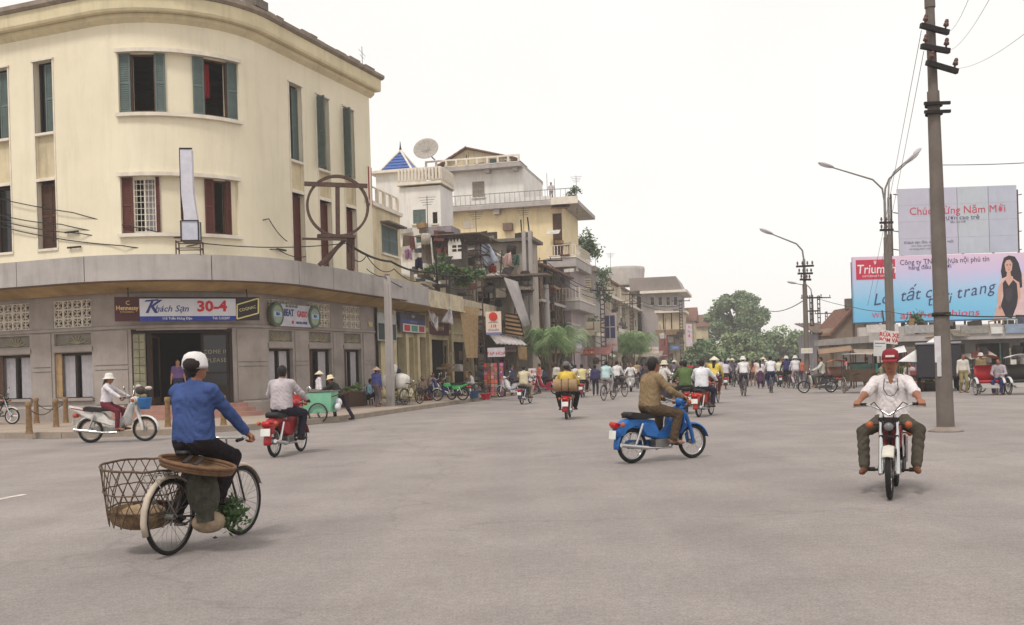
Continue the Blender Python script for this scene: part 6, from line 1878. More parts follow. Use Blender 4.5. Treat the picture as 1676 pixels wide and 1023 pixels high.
for i in range(5):
    q = MB(BAMB); a_, c_ = at(827, 516 + i * 6.5, 59.9), at(849 + i * 1.6, 519.5 + i * 6.8, 59.8); q.beam(a_, c_, .03, .12); q.build('plank', t6, True)
bx_on(t6, 'white_gable', SP, tz(818, 470)[0], tz(846, 470)[0], tz(832, 512)[1], tz(832, 462)[1], .0, .2, WHITEW)
for i, px in enumerate((826, 834, 842)): bx_on(t6, 'slot_window', SP, tz(px, 490)[0] - .25, tz(px, 490)[0] + .25, tz(px, 502)[1], tz(px, 487)[1], .203, .22, DARKW)
sheet(t6, 'lean_to_roof', [SP.P(e1 - 6, 8.4, -2), SP.P(e1 + 5, 8.2, -2), SP.P(e1 + 5, 6.6, 1.4), SP.P(e1 - 6, 6.8, 1.4)], RUSTR, corr=18)
def props(th, px0, py0, px1, py1, Y, m, name, d=.3):
    a_, c_ = at(px0, py1, Y), at(px1, py0, Y)
    q = MB(m); q.box(a_.x, c_.x, Y, Y + d, a_.z, c_.z)
    return q.build(name, th, True)
# sign with the red disc
def ex3(t, a_, c_, z0, z1): disc(t, S3, (a_ + c_) / 2, z0 + (z1 - z0) * .76, (c_ - a_) * .28, .02, paint((206, 60, 44), .5), 'red_disc'); bx_on(t, 'blue_foot', S3, a_, c_, z0 - .12, z0, -.1, .0, paint((120, 124, 176), .6))
S3 = FP(808, 53)
sign_board('white shop sign with a red disc hung by the dark pole', S3, (795, 510, 820, 544), 0, paint((224, 206, 190), .6, .08), [('NHÀ HÀNG', .5, .48, .09, SGN), ('113', .5, .3, .19, paint((190, 80, 50), .5), dict(bold=.01)), ('LÊ DUẨN', .5, .11, .13, SGN)], extra=ex3)
sign_board('small red and white shop board below the red disc sign', S3, (798, 569, 826, 584), -.3, paint((206, 200, 206), .6, .1), [('TẠP HOÁ', .5, .35, .5, SGR)])
# goods outside
for i, (px, py, col, lab) in enumerate(((800, 650, (150, 84, 74), 'stack of brown snack packets hung outside the shop, left of three'), (811, 650, (176, 110, 92), 'stack of mixed packets hung outside the shop, middle of three'), (821, 649, (206, 110, 140), 'stack of pink packets hung outside the shop, right of three'))):
    p = onz(px, py, .15); t = thing('goods_stand', lab, 'goods stand', p, R_(-13), 'goods outside the shops')
    q = MB(DIRON); q.box(-.2, -.17, -.1, .1, 0, 1.75); q.box(.17, .2, -.1, .1, 0, 1.75); q.build('rack', t)
    for k in range(8):
        for j in range(2):
            q = MB(paint(tuple(max(0, min(255, c + rnd.randint(-40, 40))) for c in col), .5, .25, scale=9)); q.box(-.16 + .165 * j, -.01 + .165 * j, -.16, .0, .08 + k * .2, .08 + k * .2 + .18); q.build('packet', t)
def bucket(px, py, rgb, lab, r_=.17, h=.24):
    q = MB(paint(rgb, .45)); q.lathe([(0, 0), (r_ * .8, 0), (r_, h), (r_ * 1.06, h), (r_ * .92, h), (r_ * .74, .02), (0, .02)], 18)
    o = q.build('plastic_basin', None, label=lab, cat='basin', group='basins at the kerb'); o.location = onz(px, py, .163)
bucket(795, 654, (206, 40, 66), 'bright red plastic basin at the kerb', .22, .26); bucket(776, 652, (64, 100, 150), 'blue plastic tub beside the sitter in white', .24, .36); bucket(700, 655, (196, 60, 60), 'red plastic basin by the yellow columns', .22, .26)
fb = thing('flower_box', 'low planter box with grasses against the hotel wall', 'planter', WP.P(11.2, .15, .6), R_(69))
q = MB(BROWNW); q.box(-.7, .7, -.22, .22, 0, .6); q.build('box', fb)
foliage(LEAF3, GREENS if False else LEAF1, (0, 0, .75), (.7, .25, .2), 220, .16, 12).build('foliage', fb, kind='stuff')
# --- low louvred house and the long two storey terrace row
t7 = thing('louvred_house', 'small grey house with a wall of horizontal concrete louvres', 'building', SP.P(58, .15, 0))
L7 = FP(958, 97)
a_, c_, z0, z1 = rect(L7, (938, 445, 973, 560)); block(t7, 'wall', L7, a_, c_, .15, z1, 8, CONC)
bx_on(t7, 'roof_slab', L7, a_ - .3, c_ + .3, z1, z1 + .5, -8, .6, CONC)
l0, l1, lz0, lz1 = rect(L7, (945, 455, 968, 497))
for i in range(11): bx_on(t7, 'louvre', L7, l0, l1, lz0 + (lz1 - lz0) * i / 11, lz0 + (lz1 - lz0) * (i + .55) / 11, 0, .25, WTRIM)
bx_on(t7, 'balcony', L7, a_, c_ + 1.2, L7.hit(955, 545)[1], L7.hit(955, 528)[1], .0, 1.5, WTRIM)
pot_plant('dark bush on the roof edge by the louvred house', at(980, 470, 98), (1.5, 1, 1.6), 900, .26, 14, False)
t8 = thing('terrace_row', 'long two storey shop terrace with a pale parapet receding up the street', 'building', SP.P(100, .15, 0))
r0, r1 = tz(973, 500)[0], tz(1083, 560)[0]
ztop = tz(985, 455)[1]
pw_ = (r1 - r0) / 9
ops8 = []
for i in range(9):
    a_ = r0 + pw_ * i
    ops8 += [(a_ + .8, a_ + pw_ - .8, .2, 3.4), (a_ + 1.0, a_ + pw_ * .45, ztop - 5.6, ztop - 2.4), (a_ + pw_ * .55, a_ + pw_ - 1.0, ztop - 5.6, ztop - 2.4)]
block(t8, 'wall', SP, r0, r1, .12, ztop, 9, mat('row_render', (196, 182, 156), .92, .14, .8, .5, .2, 20), ops8, reveal=.8)
for i, d in enumerate(ops8):
    if i % 3 == 0: bx_on(t8, 'shop_opening_shade', SP, *d, -.85, -.8, INNER)  # dark sheet in place of the shade within each shop opening
    else: bars_window(t8, SP, d[0], d[1], d[2], d[3], -.7, GREENS, nx=2, nz=2, fw=.12)
q = MB(WTRIM); strip(q, SP.P, r0, r1, [(0, ztop - 2.2), (1.1, ztop - 2.3), (1.1, ztop - 2.0), (0, ztop - 2.0)], 20); q.build('cornice', t8, True)
q = MB(TILE); strip(q, SP.P, r0, r1, [(-.2, ztop), (.5, ztop), (.5, ztop + .18), (-.2, ztop + .3)], 20); q.build('coping', t8, True)
for i in range(10):
    a_ = r0 + pw_ * i
    bx_on(t8, 'pier', SP, a_ - .25, a_ + .25, .14, ztop - .1, .01, .5, WTRIM)
    if i < 9:
        bx_on(t8, 'balcony_parapet', SP, a_ + .3, a_ + pw_ - .3, ztop - 6.7, ztop - 5.7, .0, 1.1, WTRIM)
        if i % 2 == 0: sheet(t8, 'awning', [SP.P(a_ + .3, 3.7, .1), SP.P(a_ + pw_ - .3, 3.7, .1), SP.P(a_ + pw_ - .3, 2.8, 2.6), SP.P(a_ + .3, 2.8, 2.6)], TARP if i % 4 else RUSTR)
t9 = thing('concrete_hall', 'concrete hall with a deep overhanging flat roof behind the terrace', 'building', at(1085, 600, 150))
H9 = FP(1085, 150)
a_, c_, z0, z1 = rect(H9, (1050, 478, 1112, 560)); r_ = [rect(H9, (x9, 485, x9 + 7, 500)) for x9 in (1064, 1077, 1090, 1102)]
block(t9, 'wall', H9, a_, c_, .1, z1, 14, mat('hall_concrete', (170, 160, 158), .92, .1, .5, .4), r_); windows(t9, H9, r_, WTRIM, 1, 2)
zt = H9.hit(1080, 455)[1]; zb = H9.hit(1080, 475)[1]
q = MB(mat('hall_roof', (176, 166, 164), .92, .1, .3, .3), H9.fr(0, 0, 0)); s0_, s1_ = H9.hit(1032, 470)[0], H9.hit(1108, 470)[0]
q.add([(s0_, -1, zb), (s1_ + .8, -1, zb), (s1_ + .8, 14, zb), (s0_, 14, zb), (s0_, -2.0, zt), (s1_, -2.0, zt), (s1_, 14, zt), (s0_, 14, zt)], [(0, 3, 2, 1), (4, 5, 6, 7), (0, 1, 5, 4), (1, 2, 6, 5), (2, 3, 7, 6), (3, 0, 4, 7)]); q.build('roof_box', t9, True)
bx_on(t9, 'roof_soffit', H9, a_, s1_ + 1.5, zb - .5, zb - .1, -13, 1.5, WTRIM)
q = MB(CONC, H9.fr(H9.hit(1015, 455)[0], zt - .5, -6)); q.lathe([(0, 3.0), (3.1, 2.9), (3.2, 2.5), (2.9, 0)], 24); q.build('roof_tank', t9, True)
GH = 'small tiled houses up the street'
for i, (px0, px1, py0, py1, Y, lab) in enumerate(((1112, 1136, 513, 560, 165, 'tile roofed house beyond the concrete hall'), (1130, 1160, 522, 565, 190, 'tile roofed house closest to the big tree'))):
    Hx = FP((px0 + px1) / 2, Y); a_, c_, z0, z1 = rect(Hx, (px0, py0 + 12, px1, 590))
    t = thing('tiled_house', lab, 'house', Hx.P((a_ + c_) / 2, 0, 0), 0, GH)
    ow = [(a_ + 1, a_ + 2, 4, 6), (c_ - 2, c_ - 1, 4, 6)]
    block(t, 'wall', Hx, a_, c_, .1, z1, 9, CREAM2, ow); windows(t, Hx, ow, BROWNW, 1, 2)
    q = MB(TILE, Hx.fr((a_ + c_) / 2, z1, -4.5)); w2 = (c_ - a_) / 2 + .5; q.add([(-w2, -5, -.1), (w2, -5, -.1), (w2, 5, -.1), (-w2, 5, -.1), (-w2, 0, 2.4), (w2, 0, 2.4)], [(0, 1, 5, 4), (2, 3, 4, 5), (0, 4, 3), (1, 2, 5)]); q.build('roof', t, True)
# street furniture of the shops further up
sign_board('tall shop sign on a frame left of the second palm', FP(1000, 92), (988, 512, 1010, 575), .4, paint((190, 176, 172), .6, .1), [('MAY ĐO', .5, .16, .08, SGR)], extra=lambda t, a_, c_, z0, z1: [bx_on(t, 'blue_pane', FP(1000, 92), a_ + .12 + i * (c_ - a_ - .2) / 2, a_ + .02 + (i + 1) * (c_ - a_ - .2) / 2, z0 + (z1 - z0) * (.34 + .31 * j), z0 + (z1 - z0) * (.62 + .31 * j), .403, .42, paint((52, 58, 96), .4, .1)) for i in (0, 1) for j in (0, 1)])
sign_board('white sandwich board with numbers beside the parked white motorbike', FP(869, 53), (865, 603, 877, 636), 0, paint((222, 214, 214), .6, .08), [('CƠM', .5, .82, .2, SGR), ('PHỞ', .5, .55, .2, SGN), ('BIA', .5, .28, .2, SGR)])
sign_board('vertical pink and white shop sign near the tiled houses', FP(1128, 120), (1123, 530, 1133, 567), 0, paint((212, 196, 204), .6, .2), [('P', .5, .85, .16, SGR), ('H', .5, .65, .16, SGN), ('Ở', .5, .45, .16, SGR)])
sign_board('yellow shop sign over the palm crown', FP(923, 78), (916, 548, 929, 562), 0, paint((206, 196, 130), .6, .1), [('ẢNH', .5, .5, .5, SGN)])
sign_board('white shop banner hanging right of the palm', FP(948, 80), (943, 548, 952, 570), 0, paint((204, 206, 216), .6, .1), [('KODAK'[:2] and 'VẢI', .5, .5, .3, SGN)])
# stalls with awnings along the far shops
for i, (px, Y, col, lab) in enumerate(((892, 70, (150, 120, 104), 'brown awning stall behind the palm trunk'), (965, 88, (150, 96, 90), 'reddish awning stall right of the palm'), (1060, 128, (156, 140, 128), 'grey awning stall under the terrace row'), (1095, 150, (176, 160, 146), 'pale awning stall near the brick red posts'))):
    p = at(px, 600, Y); t = thing('awning_stall', lab, 'stall', (p.x, p.y, .15), R_(76.5) - R_(90), 'awning stalls along the shops')
    m = mat('awning_%d' % i, col, .9, .2, 2, .3)
    sheet(t, 'awning', [Vector((-2, 1.2, 3.0)), Vector((2, 1.2, 3.0)), Vector((2, -1.4, 2.3)), Vector((-2, -1.4, 2.3))], m).matrix_parent_inverse = Matrix()
    for x in (-1.9, 1.9):
        q = MB(BROWNW); q.cyl((x, -1.3, 0), (x, -1.3, 2.32), .04); q.build('post', t)
        q = MB(BROWNW); q.cyl((x, 1.15, 0), (x, 1.15, 2.98), .04); q.build('post', t)
    q = MB(BROWNW); q.box(-1.8, 1.8, -.9, .2, .65, .72); q.build('counter', t)
    for k in range(6): q = MB(paint(tuple(rnd.randint(60, 210) for _ in range(3)), .6, .2)); x = -1.6 + k * .58; q.box(x, x + .45, -.8, -.2, .72, .72 + rnd.uniform(.15, .5)); q.build('goods', t)
# --- timber balcony house and street clutter between the concrete wall and the apartment balconies
t10 = thing('timber_house', 'dark timber fronted house with open balconies under a sloping tiled roof', 'building', SP.P(36, .15, .5))
TP = Path(SP.P(0, 0, .6).xy, (.2288, .9735))
tb = lambda px, py, off=0: TP.hit(px, py, off)
b0, b1 = tb(862, 500)[0], tb(906, 500)[0]
zT = tb(880, 442)[1]
TW = mat('weathered_timber', (112, 92, 78), .9, .25, 3, .4)
m_ = (b1 - b0) / 4
zf = [.2, 3.4, 6.4]
ops_ = [(b0 + m_ * i + .3, b0 + m_ * (i + 1) - .3, z + .3, z + 2.6) for i in range(4) for z in zf if z + 2.6 < zT]
block(t10, 'wall', TP, b0, b1, .12, zT, 5, mat('timber_house_render', (150, 136, 122), .92, .2, 1, .4), ops_, reveal=.5)
for i, d in enumerate(ops_): bx_on(t10, 'dark_opening' if i % 3 else 'shutter_panel', TP, *d, -.52, -.46, INNER if i % 3 else GREENS)
for z in zf[1:]:
    bx_on(t10, 'balcony_floor', TP, b0 - .2, b1 + .2, z - .1, z + .1, 0, 1.3, CONC)
    railing(t10, TP, b0, b1, z + .1, 1.2, .9, 16, TW, .05)
for i in range(5): bx_on(t10, 'post', TP, b0 + m_ * i - .07, b0 + m_ * i + .07, 3.5, zT - .3, 1.1, 1.24, TW)
sheet(t10, 'roof', [TP.P(b0 - .5, zT + 1.6, -3), TP.P(b1 + .4, zT + 1.6, -3), TP.P(b1 + .4, zT - .3, 1.7), TP.P(b0 - .5, zT - .3, 1.7)], TILE, .15, corr=16)
sheet(t10, 'awning', [TP.P(b0, 3.3, .1), TP.P(b1, 3.3, .1), TP.P(b1, 2.6, 2.2), TP.P(b0, 2.6, 2.2)], mat('dull_red_awning', (134, 96, 88), .9, .2, 2, .3))
# small balcony house between the apartment house and the louvred house
t11 = thing('balcony_house', 'narrow pale house with a planted white balcony beyond the apartments', 'building', SP.P(62, .15, .5))
n0, n1 = tb(948, 560)[0], tb(972, 560)[0]
zN = tb(958, 505)[1]; zM = tb(958, 548)[1]
on_ = [(n0 + .5, n1 - .5, zM + .2, zM + 2.4), (n0 + .5, n1 - .5, .2, 2.9)]
block(t11, 'wall', TP, n0, n1, .12, zN, 5, CREAM2, on_, reveal=.4)
for d in on_: bx_on(t11, 'dark_opening', TP, *d, -.42, -.38, INNER)
bx_on(t11, 'balcony', TP, n0, n1, zM - .2, zM + .8, 0, 1.5, WTRIM)
for i in range(4):
    c = TP.P(n0 + (n1 - n0) * (i + .5) / 4, zM + 1.1, 1.3); pot_plant('balcony plant on the narrow pale house, number %s from the left' % ('one', 'two', 'three', 'four')[i], c, (.5, .4, .4), 160, .18, 30 + i, False, 'balcony plants')
# two storey corner block in front of the concrete hall
t12 = thing('corner_shop_block', 'cream two storey shop block with a shaded balcony before the concrete hall', 'building', at(1105, 600, 135))
C12 = FP(1095, 132); a_, c_, z0, z1 = rect(C12, (1078, 512, 1118, 590))
z2 = C12.hit(1095, 545)[1]
oo = [(a_ + .6 + i * (c_ - a_) / 3, a_ - .3 + (i + 1) * (c_ - a_) / 3, z, z + 2.2) for i in range(3) for z in (.3, z2 + .5)]
block(t12, 'wall', C12, a_, c_, .1, z1, 8, mat('dusty_cream', (204, 188, 160), .9, .14, .8, .4), oo, reveal=.5)
for i, d in enumerate(oo): bx_on(t12, 'dark_opening', C12, *d, -.5, -.45, INNER if i % 2 == 0 else BROWNW)
bx_on(t12, 'balcony', C12, a_ - .3, c_ + .3, z2 - .3, z2 + .4, 0, 1.4, TARP)
bx_on(t12, 'cornice', C12, a_ - .4, c_ + .4, z1, z1 + .35, -8, .7, WTRIM)
for i, px in enumerate((1085, 1091)): s_ = C12.hit(px, 590)[0]; bx_on(t12, 'red_post', C12, s_ - .3, s_ + .3, .1, z2 - .3, 1.0, 1.4, paint((150, 84, 80), .8, .2))
# more shop boards, blinds and lamps
for i, (P_, r4, rgb, tx, m2, lab) in enumerate(((FP(835, 62), (826, 566, 844, 576), (196, 190, 196), 'BÁNH KẸO', SGR, 'narrow white board under the sloping pale roof'), (FP(880, 66), (874, 556, 890, 566), (84, 92, 140), 'GIẦY DÉP', WH_, 'blue board on the timber house awning'), (FP(938, 84), (930, 500, 938, 530), (206, 200, 206), 'B', SGN, 'narrow hanging white sign beside the lower apartment balcony'), (FP(962, 86), (955, 572, 972, 582), (160, 60, 60), 'VẢI SỢI', SGY, 'red board below the planted white balcony'), (FP(1070, 118), (1062, 568, 1078, 578), (214, 206, 196), 'ĐIỆN', SGR, 'pale board right of the second palm'), (FP(1103, 128), (1097, 565, 1113, 573), (90, 110, 160), 'CAFE', WH_, 'blue board on the shaded corner shop block'))):
    sign_board(lab, P_, r4, 0, paint(rgb, .6, .1), [(tx, .5, .5, .5, m2)])
sheet(t6, 'pale_awning', [at(800, 548, 58), at(846, 552, 61), at(862, 566, 59), at(812, 563, 55.5)], mat('pale_awning', (190, 182, 178), .85, .15, 2, .4), .05, corr=8)
sheet(t6, 'blind', [at(846, 566, 60), at(862, 568, 60.5), at(862, 590, 60.5), at(848, 588, 60)], BAMB, .04)
for i in range(10):
    s_ = e0 + 1 + i * 1.15; m_ = MB(paint(tuple(rnd.randint(50, 200) for _ in range(3)), .8, .3)); w_ = rnd.uniform(.3, .7); zt_ = rnd.uniform(1.9, 2.8)
    m_.T = SP.fr(s_, 0, .3 + rnd.uniform(0, .6)); m_.box(-w_ / 2, w_ / 2, -.06, .06, zt_ - rnd.uniform(.5, 1.2), zt_); m_.build('hanging_goods', t6, True)
GW = 'people on the left pavement'
for px, py, h, c1_, c2_, lab in ((838, 648, 20, (70, 76, 110), (60, 56, 60), 'person in slate blue standing under the shop awning'), (884, 645, 200, (196, 110, 96), (80, 70, 70), 'person in coral standing by the parked red motorbike'), (912, 640, 120, (206, 200, 190), (90, 80, 80), 'person in off white walking behind the yellow shirt'), (940, 640, 80, (120, 60, 70), (60, 56, 60), 'person in dark red walking past the stalls'), (1002, 636, 90, (214, 206, 210), (70, 70, 90), 'person in white walking near the tall blue paned sign'), (1052, 634, 60, (80, 84, 130), (60, 60, 70), 'person in dark blue by the second palm'), (1072, 633, 80, (206, 190, 150), (80, 74, 70), 'person in straw yellow beyond the moped rider'), (1132, 632, 80, (176, 60, 70), (70, 64, 70), 'person in red walking before the tiled houses')):
    stander(px, py, h, lab, c1_, c2_, z=.0 if px > 925 else .15, group=GW, vox=.03)
# --- the accumulated clutter of the old street: boards, sheets, crates, tanks, pipes, aerials
CLU = [(70, 58, 52), (96, 80, 68), (120, 108, 96), (150, 138, 124), (186, 178, 168), (210, 204, 196), (74, 76, 92), (110, 60, 54), (60, 84, 78), (46, 40, 40), (54, 48, 46), (150, 120, 84)]
def clutter(th, P, s0, s1, z0, z1, o0, o1, n, seed, big=1.0):
    R2 = random.Random(seed)
    for i in range(n):
        m = paint(R2.choice(CLU), .85, .25)
        s_, z, o = R2.uniform(s0, s1), R2.uniform(z0, z1), R2.uniform(o0, o1)
        k = R2.random(); q = MB(m, P.fr(s_, z, o) @ Matrix.Rotation(R2.uniform(-.12, .12), 4, 'Y'))
        w_, h = R2.uniform(.3, 1.3) * big, R2.uniform(.25, .9) * big
        if k < .3: q.box(-w_ / 2, w_ / 2, -.03, .03, 0, h); nm = 'board'
        elif k < .5: q.box(-w_ * .35, w_ * .35, -.22, .22, 0, h * .7); nm = 'crate'
        elif k < .65: q.T = q.T @ Matrix.Rotation(R2.uniform(.3, .6), 4, 'X'); q.box(-w_ * .8, w_ * .8, -.9, .1, 0, .03); nm = 'awning_sheet'
        elif k < .75: q.tube([(0, 0, -1.5 * big), (0, 0, 1.5 * big)], .05, 6); nm = 'pipe'
        elif k < .85: q.surf(lambda u, v: (-w_ * .3 + w_ * .6 * u, .05 * math.sin(u * 9), h * 1.2 * (v - 1)), 8, 2); nm = 'hanging_cloth'
        elif k < .93: q.lathe([(0, 0), (.3, 0), (.32, .5), (.25, .6), (0, .62)], 10); nm = 'water_jar'
        else: q.box(-w_ / 2, w_ / 2, -.4, .4, -.05, .05); q.box(-w_ / 2, -w_ / 2 + .05, -.4, -.35, .05, .8); q.box(w_ / 2 - .05, w_ / 2, -.4, -.35, .05, .8); q.box(-w_ / 2 + .05, w_ / 2 - .05, -.4, -.36, .72, .8); nm = 'small_balcony'
        q.build(nm, th, True)
clutter(t6, SP, e0 + .5, e1 - .5, 3.6, 7.4, .15, 1.4, 34, 1)
clutter(t6, SP, e0 + .5, e1 + 6, .2, 2.2, .3, 2.4, 34, 2, .8)
clutter(t5, S5, S5.hit(765, 440)[0], S5.hit(866, 440)[0], S5.hit(820, 500)[1], S5.hit(820, 415)[1], .05, .9, 30, 3)
clutter(t5, S5, S5.hit(765, 400)[0], S5.hit(866, 400)[0], S5.hit(820, 396)[1], S5.hit(820, 394)[1], -1.5, .2, 9, 4)
clutter(t10, TP, b0, b1, 3.6, zT - 1, .4, 1.5, 26, 5)
clutter(t10, TP, b0, b1, .2, 2.4, .3, 2.2, 22, 6, .8)
clutter(t3, A, sR + .1, sR + 2, z_b0, z_b2, .2, .8, 10, 7, .8)
clutter(t3, A, A.hit(745, 265)[0], A.hit(845, 265)[0], z_roof + .35, z_roof + .5, -1, .4, 10, 8, .8)
clutter(t11, TP, n0 - 2, n1 + 3, .2, 6.5, .3, 2.0, 24, 9)
clutter(t8, SP, r0, r0 + 50, 5.2, 9.2, -.4, 1.0, 40, 10, 1.3)
clutter(t8, SP, r0, r1, .2, 3.2, .4, 3.0, 60, 11, 1.2)
clutter(t12, C12, C12.hit(1080, 560)[0], C12.hit(1117, 560)[0], .2, 6, .3, 2.5, 24, 12, 1.2)
clutter(t4, S4, S4.hit(690, 430)[0], S4.hit(735, 430)[0], 5.6, S4.hit(710, 392)[1], .05, .6, 14, 13, .8)
clutter(t2, V, V.hit(660, 400)[0], V.hit(720, 400)[0], V.hit(690, 420)[1], V.hit(690, 372)[1], .1, .8, 12, 14, .8)
clutter(t1, SP, 9.5, 17, .2, 2.2, .4, 1.8, 24, 15, .7)
clutter(t1, SP, 5, 16, 5.7, 6.6, .1, 1.0, 16, 16, .7)
for i, (px, py, Y, h) in enumerate(((858, 398, 66, 2.4), (780, 396, 64, 2.0), (975, 446, 100, 3), (1000, 456, 115, 3), (944, 330, 84, 2.2), (700, 366, 57, 1.6))):
    p = at(px, py, Y); q = MB(DIRON); q.cyl(p - Vector((0, 0, 1)), p + Vector((0, 0, h)), .025, .02, 6)
    for k in range(4): q.cyl(p + Vector((-.5 + .08 * k, .1, h - .1 - .14 * k)), p + Vector((.5 - .08 * k, -.1, h - .1 - .14 * k)), .012, .012, 5)
    q.build('roof_aerial', None, label='wire comb aerial %s' % ('on the concrete house roof edge', 'on the concrete house near the dark pole', 'at the near end of the terrace row', 'further along the terrace row roof', 'at the apartment balcony corner', 'on the tin shack tank')[i], cat='aerial', group='roof aerials')
# the dense far traffic, too small to tell apart
src = []
for i, (c1_, c2_) in enumerate((((206, 200, 204), (50, 46, 56)), ((112, 104, 118), (46, 44, 52)), ((80, 66, 66), (50, 46, 48)), ((156, 132, 104), (62, 56, 60)))):
    pz = Vector((0, 0, -50))
    tg = ('white', 'grey under a conical hat', 'dark brown', 'beige')[i]
    o1 = (bicycle('bicycle of a rider in %s in the dense far traffic' % tg, pz, 0, (64, 58, 62)) if i % 2 else motorbike('motorbike of a rider in %s in the dense far traffic' % tg, pz, 0, ((120, 50, 54), (70, 66, 76))[i // 2], lo=True, mirrors=False))
    o2 = rider('person in %s riding in the dense far traffic' % tg, pz, 0, c1_, c2_, not (i % 2), vox=.034, hat=('conical', (206, 196, 170)) if i == 1 else None)
    src.append((o1, o2))
def copy_tree(o, parent=None):
    c = o.copy(); COL.objects.link(c); c.parent = parent
    for ch in [x for x in o.children]: copy_tree(ch, c)
    return c
spots = [(1088, 640), (1104, 634), (1142, 640), (1162, 636), (1188, 637), (1200, 633), (1210, 630), (1224, 633), (1238, 628), (1250, 633), (1270, 630), (1282, 629), (1294, 631), (1172, 627), (1060, 640), (1044, 636), (944, 644)]
R3 = random.Random(5)
for i, (px, py) in enumerate(spots):
    o1, o2 = src[i % 4]
    p = onz(px, py); hd_ = R_(R3.choice((78, 84, 90, -95, 72)))
    a1, a2 = (o1, o2) if i < 4 else (copy_tree(o1), copy_tree(o2))
    same = sorted(k for k in range(len(spots)) if k % 4 == i % 4); same.sort(key=lambda k: spots[k][0]); tg = ('white', 'grey under a conical hat', 'dark brown', 'beige')[i % 4]
    nth = ('leftmost', 'second from the left', 'third from the left', 'fourth from the left', 'fifth from the left')[same.index(i)]
    a1['label'] = '%s of the far rider in %s, %s' % ('bicycle' if i % 2 else 'motorbike', tg, nth); a2['label'] = 'person in %s in the dense far traffic, %s' % (tg, nth)
    for o_, g_ in ((a1, 'far traffic machines'), (a2, 'far traffic riders')):
        o_.location = p; o_.rotation_euler = (0, 0, hd_); o_['group'] = g_
# ---------------------------------------------------------------- poles, lamps and cables
def crossarm(t, T, z, w_, y=0.0, n=2, m=None):
    q = MB(m or DIRON, T); q.box(-w_ / 2, w_ / 2, -.06 + y, .03 + y, z - .05, z + .05)
    a_ = q.build('crossarm', t, True)
    for i in range(n):
        x = -w_ / 2 + .08 + (w_ - .16) * i / max(1, n - 1)
        k = MB(mat('brown_insulator', (92, 62, 54), .35, .1), T); k.lathe([(.02, .05), (.02, .1), (.055, .12), (.05, .17), (.03, .18), (.045, .2), (.03, .25), (0, .26)], 10, (x, y - .015, z)); k.build('insulator', a_)
# near pole on the right
pb = onz(1548, 706)
pt = thing('utility_pole', 'thick concrete utility pole standing alone at the right', 'utility pole', pb)
lean = (at(1524, 0, pb.y) - Vector((pb.x, pb.y, 0)))
def pp(z): return Vector((pb.x - .022 * z * .35, pb.y, z))
q = MB(POLEC)
q.tube([pp(0), pp(.15), pp(.5), pp(3), pp(6.2), pp(6.9)], [.18, .17, .165, .145, .122, .118], 16); q.build('lower_shaft', pt, True)
q = MB(POLEC); q.tube([pp(6.9), pp(8.6)], [.095, .088], 12); q.tube([pp(8.6), pp(8.95)], [.105, .1], 12); q.tube([pp(8.95), pp(10.4)], [.06, .055], 10); q.build('upper_shaft', pt, True)
for z in (6.45, 6.62): q = MB(DIRON); q.T = Matrix.Translation(pp(z)); q.lathe([(.15, -.03), (.17, -.03), (.17, .03), (.15, .03)], 16); q.box(-.26, .26, -.2, -.14, -.03, .03); q.build('clamp_band', pt, True)
zz = lambda py: at(1530, py, pb.y).z
for py, w_, rot, n in ((52, .62, 12, 2), (84, .62, 8, 2), (114, .7, 14, 2)):
    T = Matrix.Translation(pp(zz(py)) + Vector((.12 if py == 114 else 0, -.16, 0))) @ Matrix.Rotation(R_(rot), 4, 'Y') @ Matrix.Rotation(R_(10), 4, 'Z')
    crossarm(pt, T, 0, w_, 0, n)
T = Matrix.Translation(pp(zz(515))); q = MB(DIRON, T); q.lathe([(.165, -.04), (.18, -.04), (.18, .04), (.165, .04)], 16); q.build('clamp_band', pt, True)
q = MB(paint((206, 202, 206), .7), Matrix.Translation(pp(zz(573)) + Vector((-.14, -.1, 0))) @ Matrix.Rotation(R_(-35), 4, 'Z')); q.box(-.06, .06, -.012, 0, -.25, .28); q.build('paper_notice', pt, True)
q = MB(paint((190, 188, 190), .7), Matrix.Translation(pp(zz(600)) + Vector((-.13, -.11, 0))) @ Matrix.Rotation(R_(-35), 4, 'Z')); q.box(-.04, .04, -.012, 0, -.2, .2); q.build('paper_notice', pt, True)
q = MB(ROAD if False else mat('pole_footing', (146, 132, 122), .95, .2, 3, 0, .4, 20)); q.lathe([(.19, .0), (.34, .004), (.3, .03), (.2, .06), (.17, .1)], 18, (pb.x, pb.y, 0)); q.build('footing', pt, True)

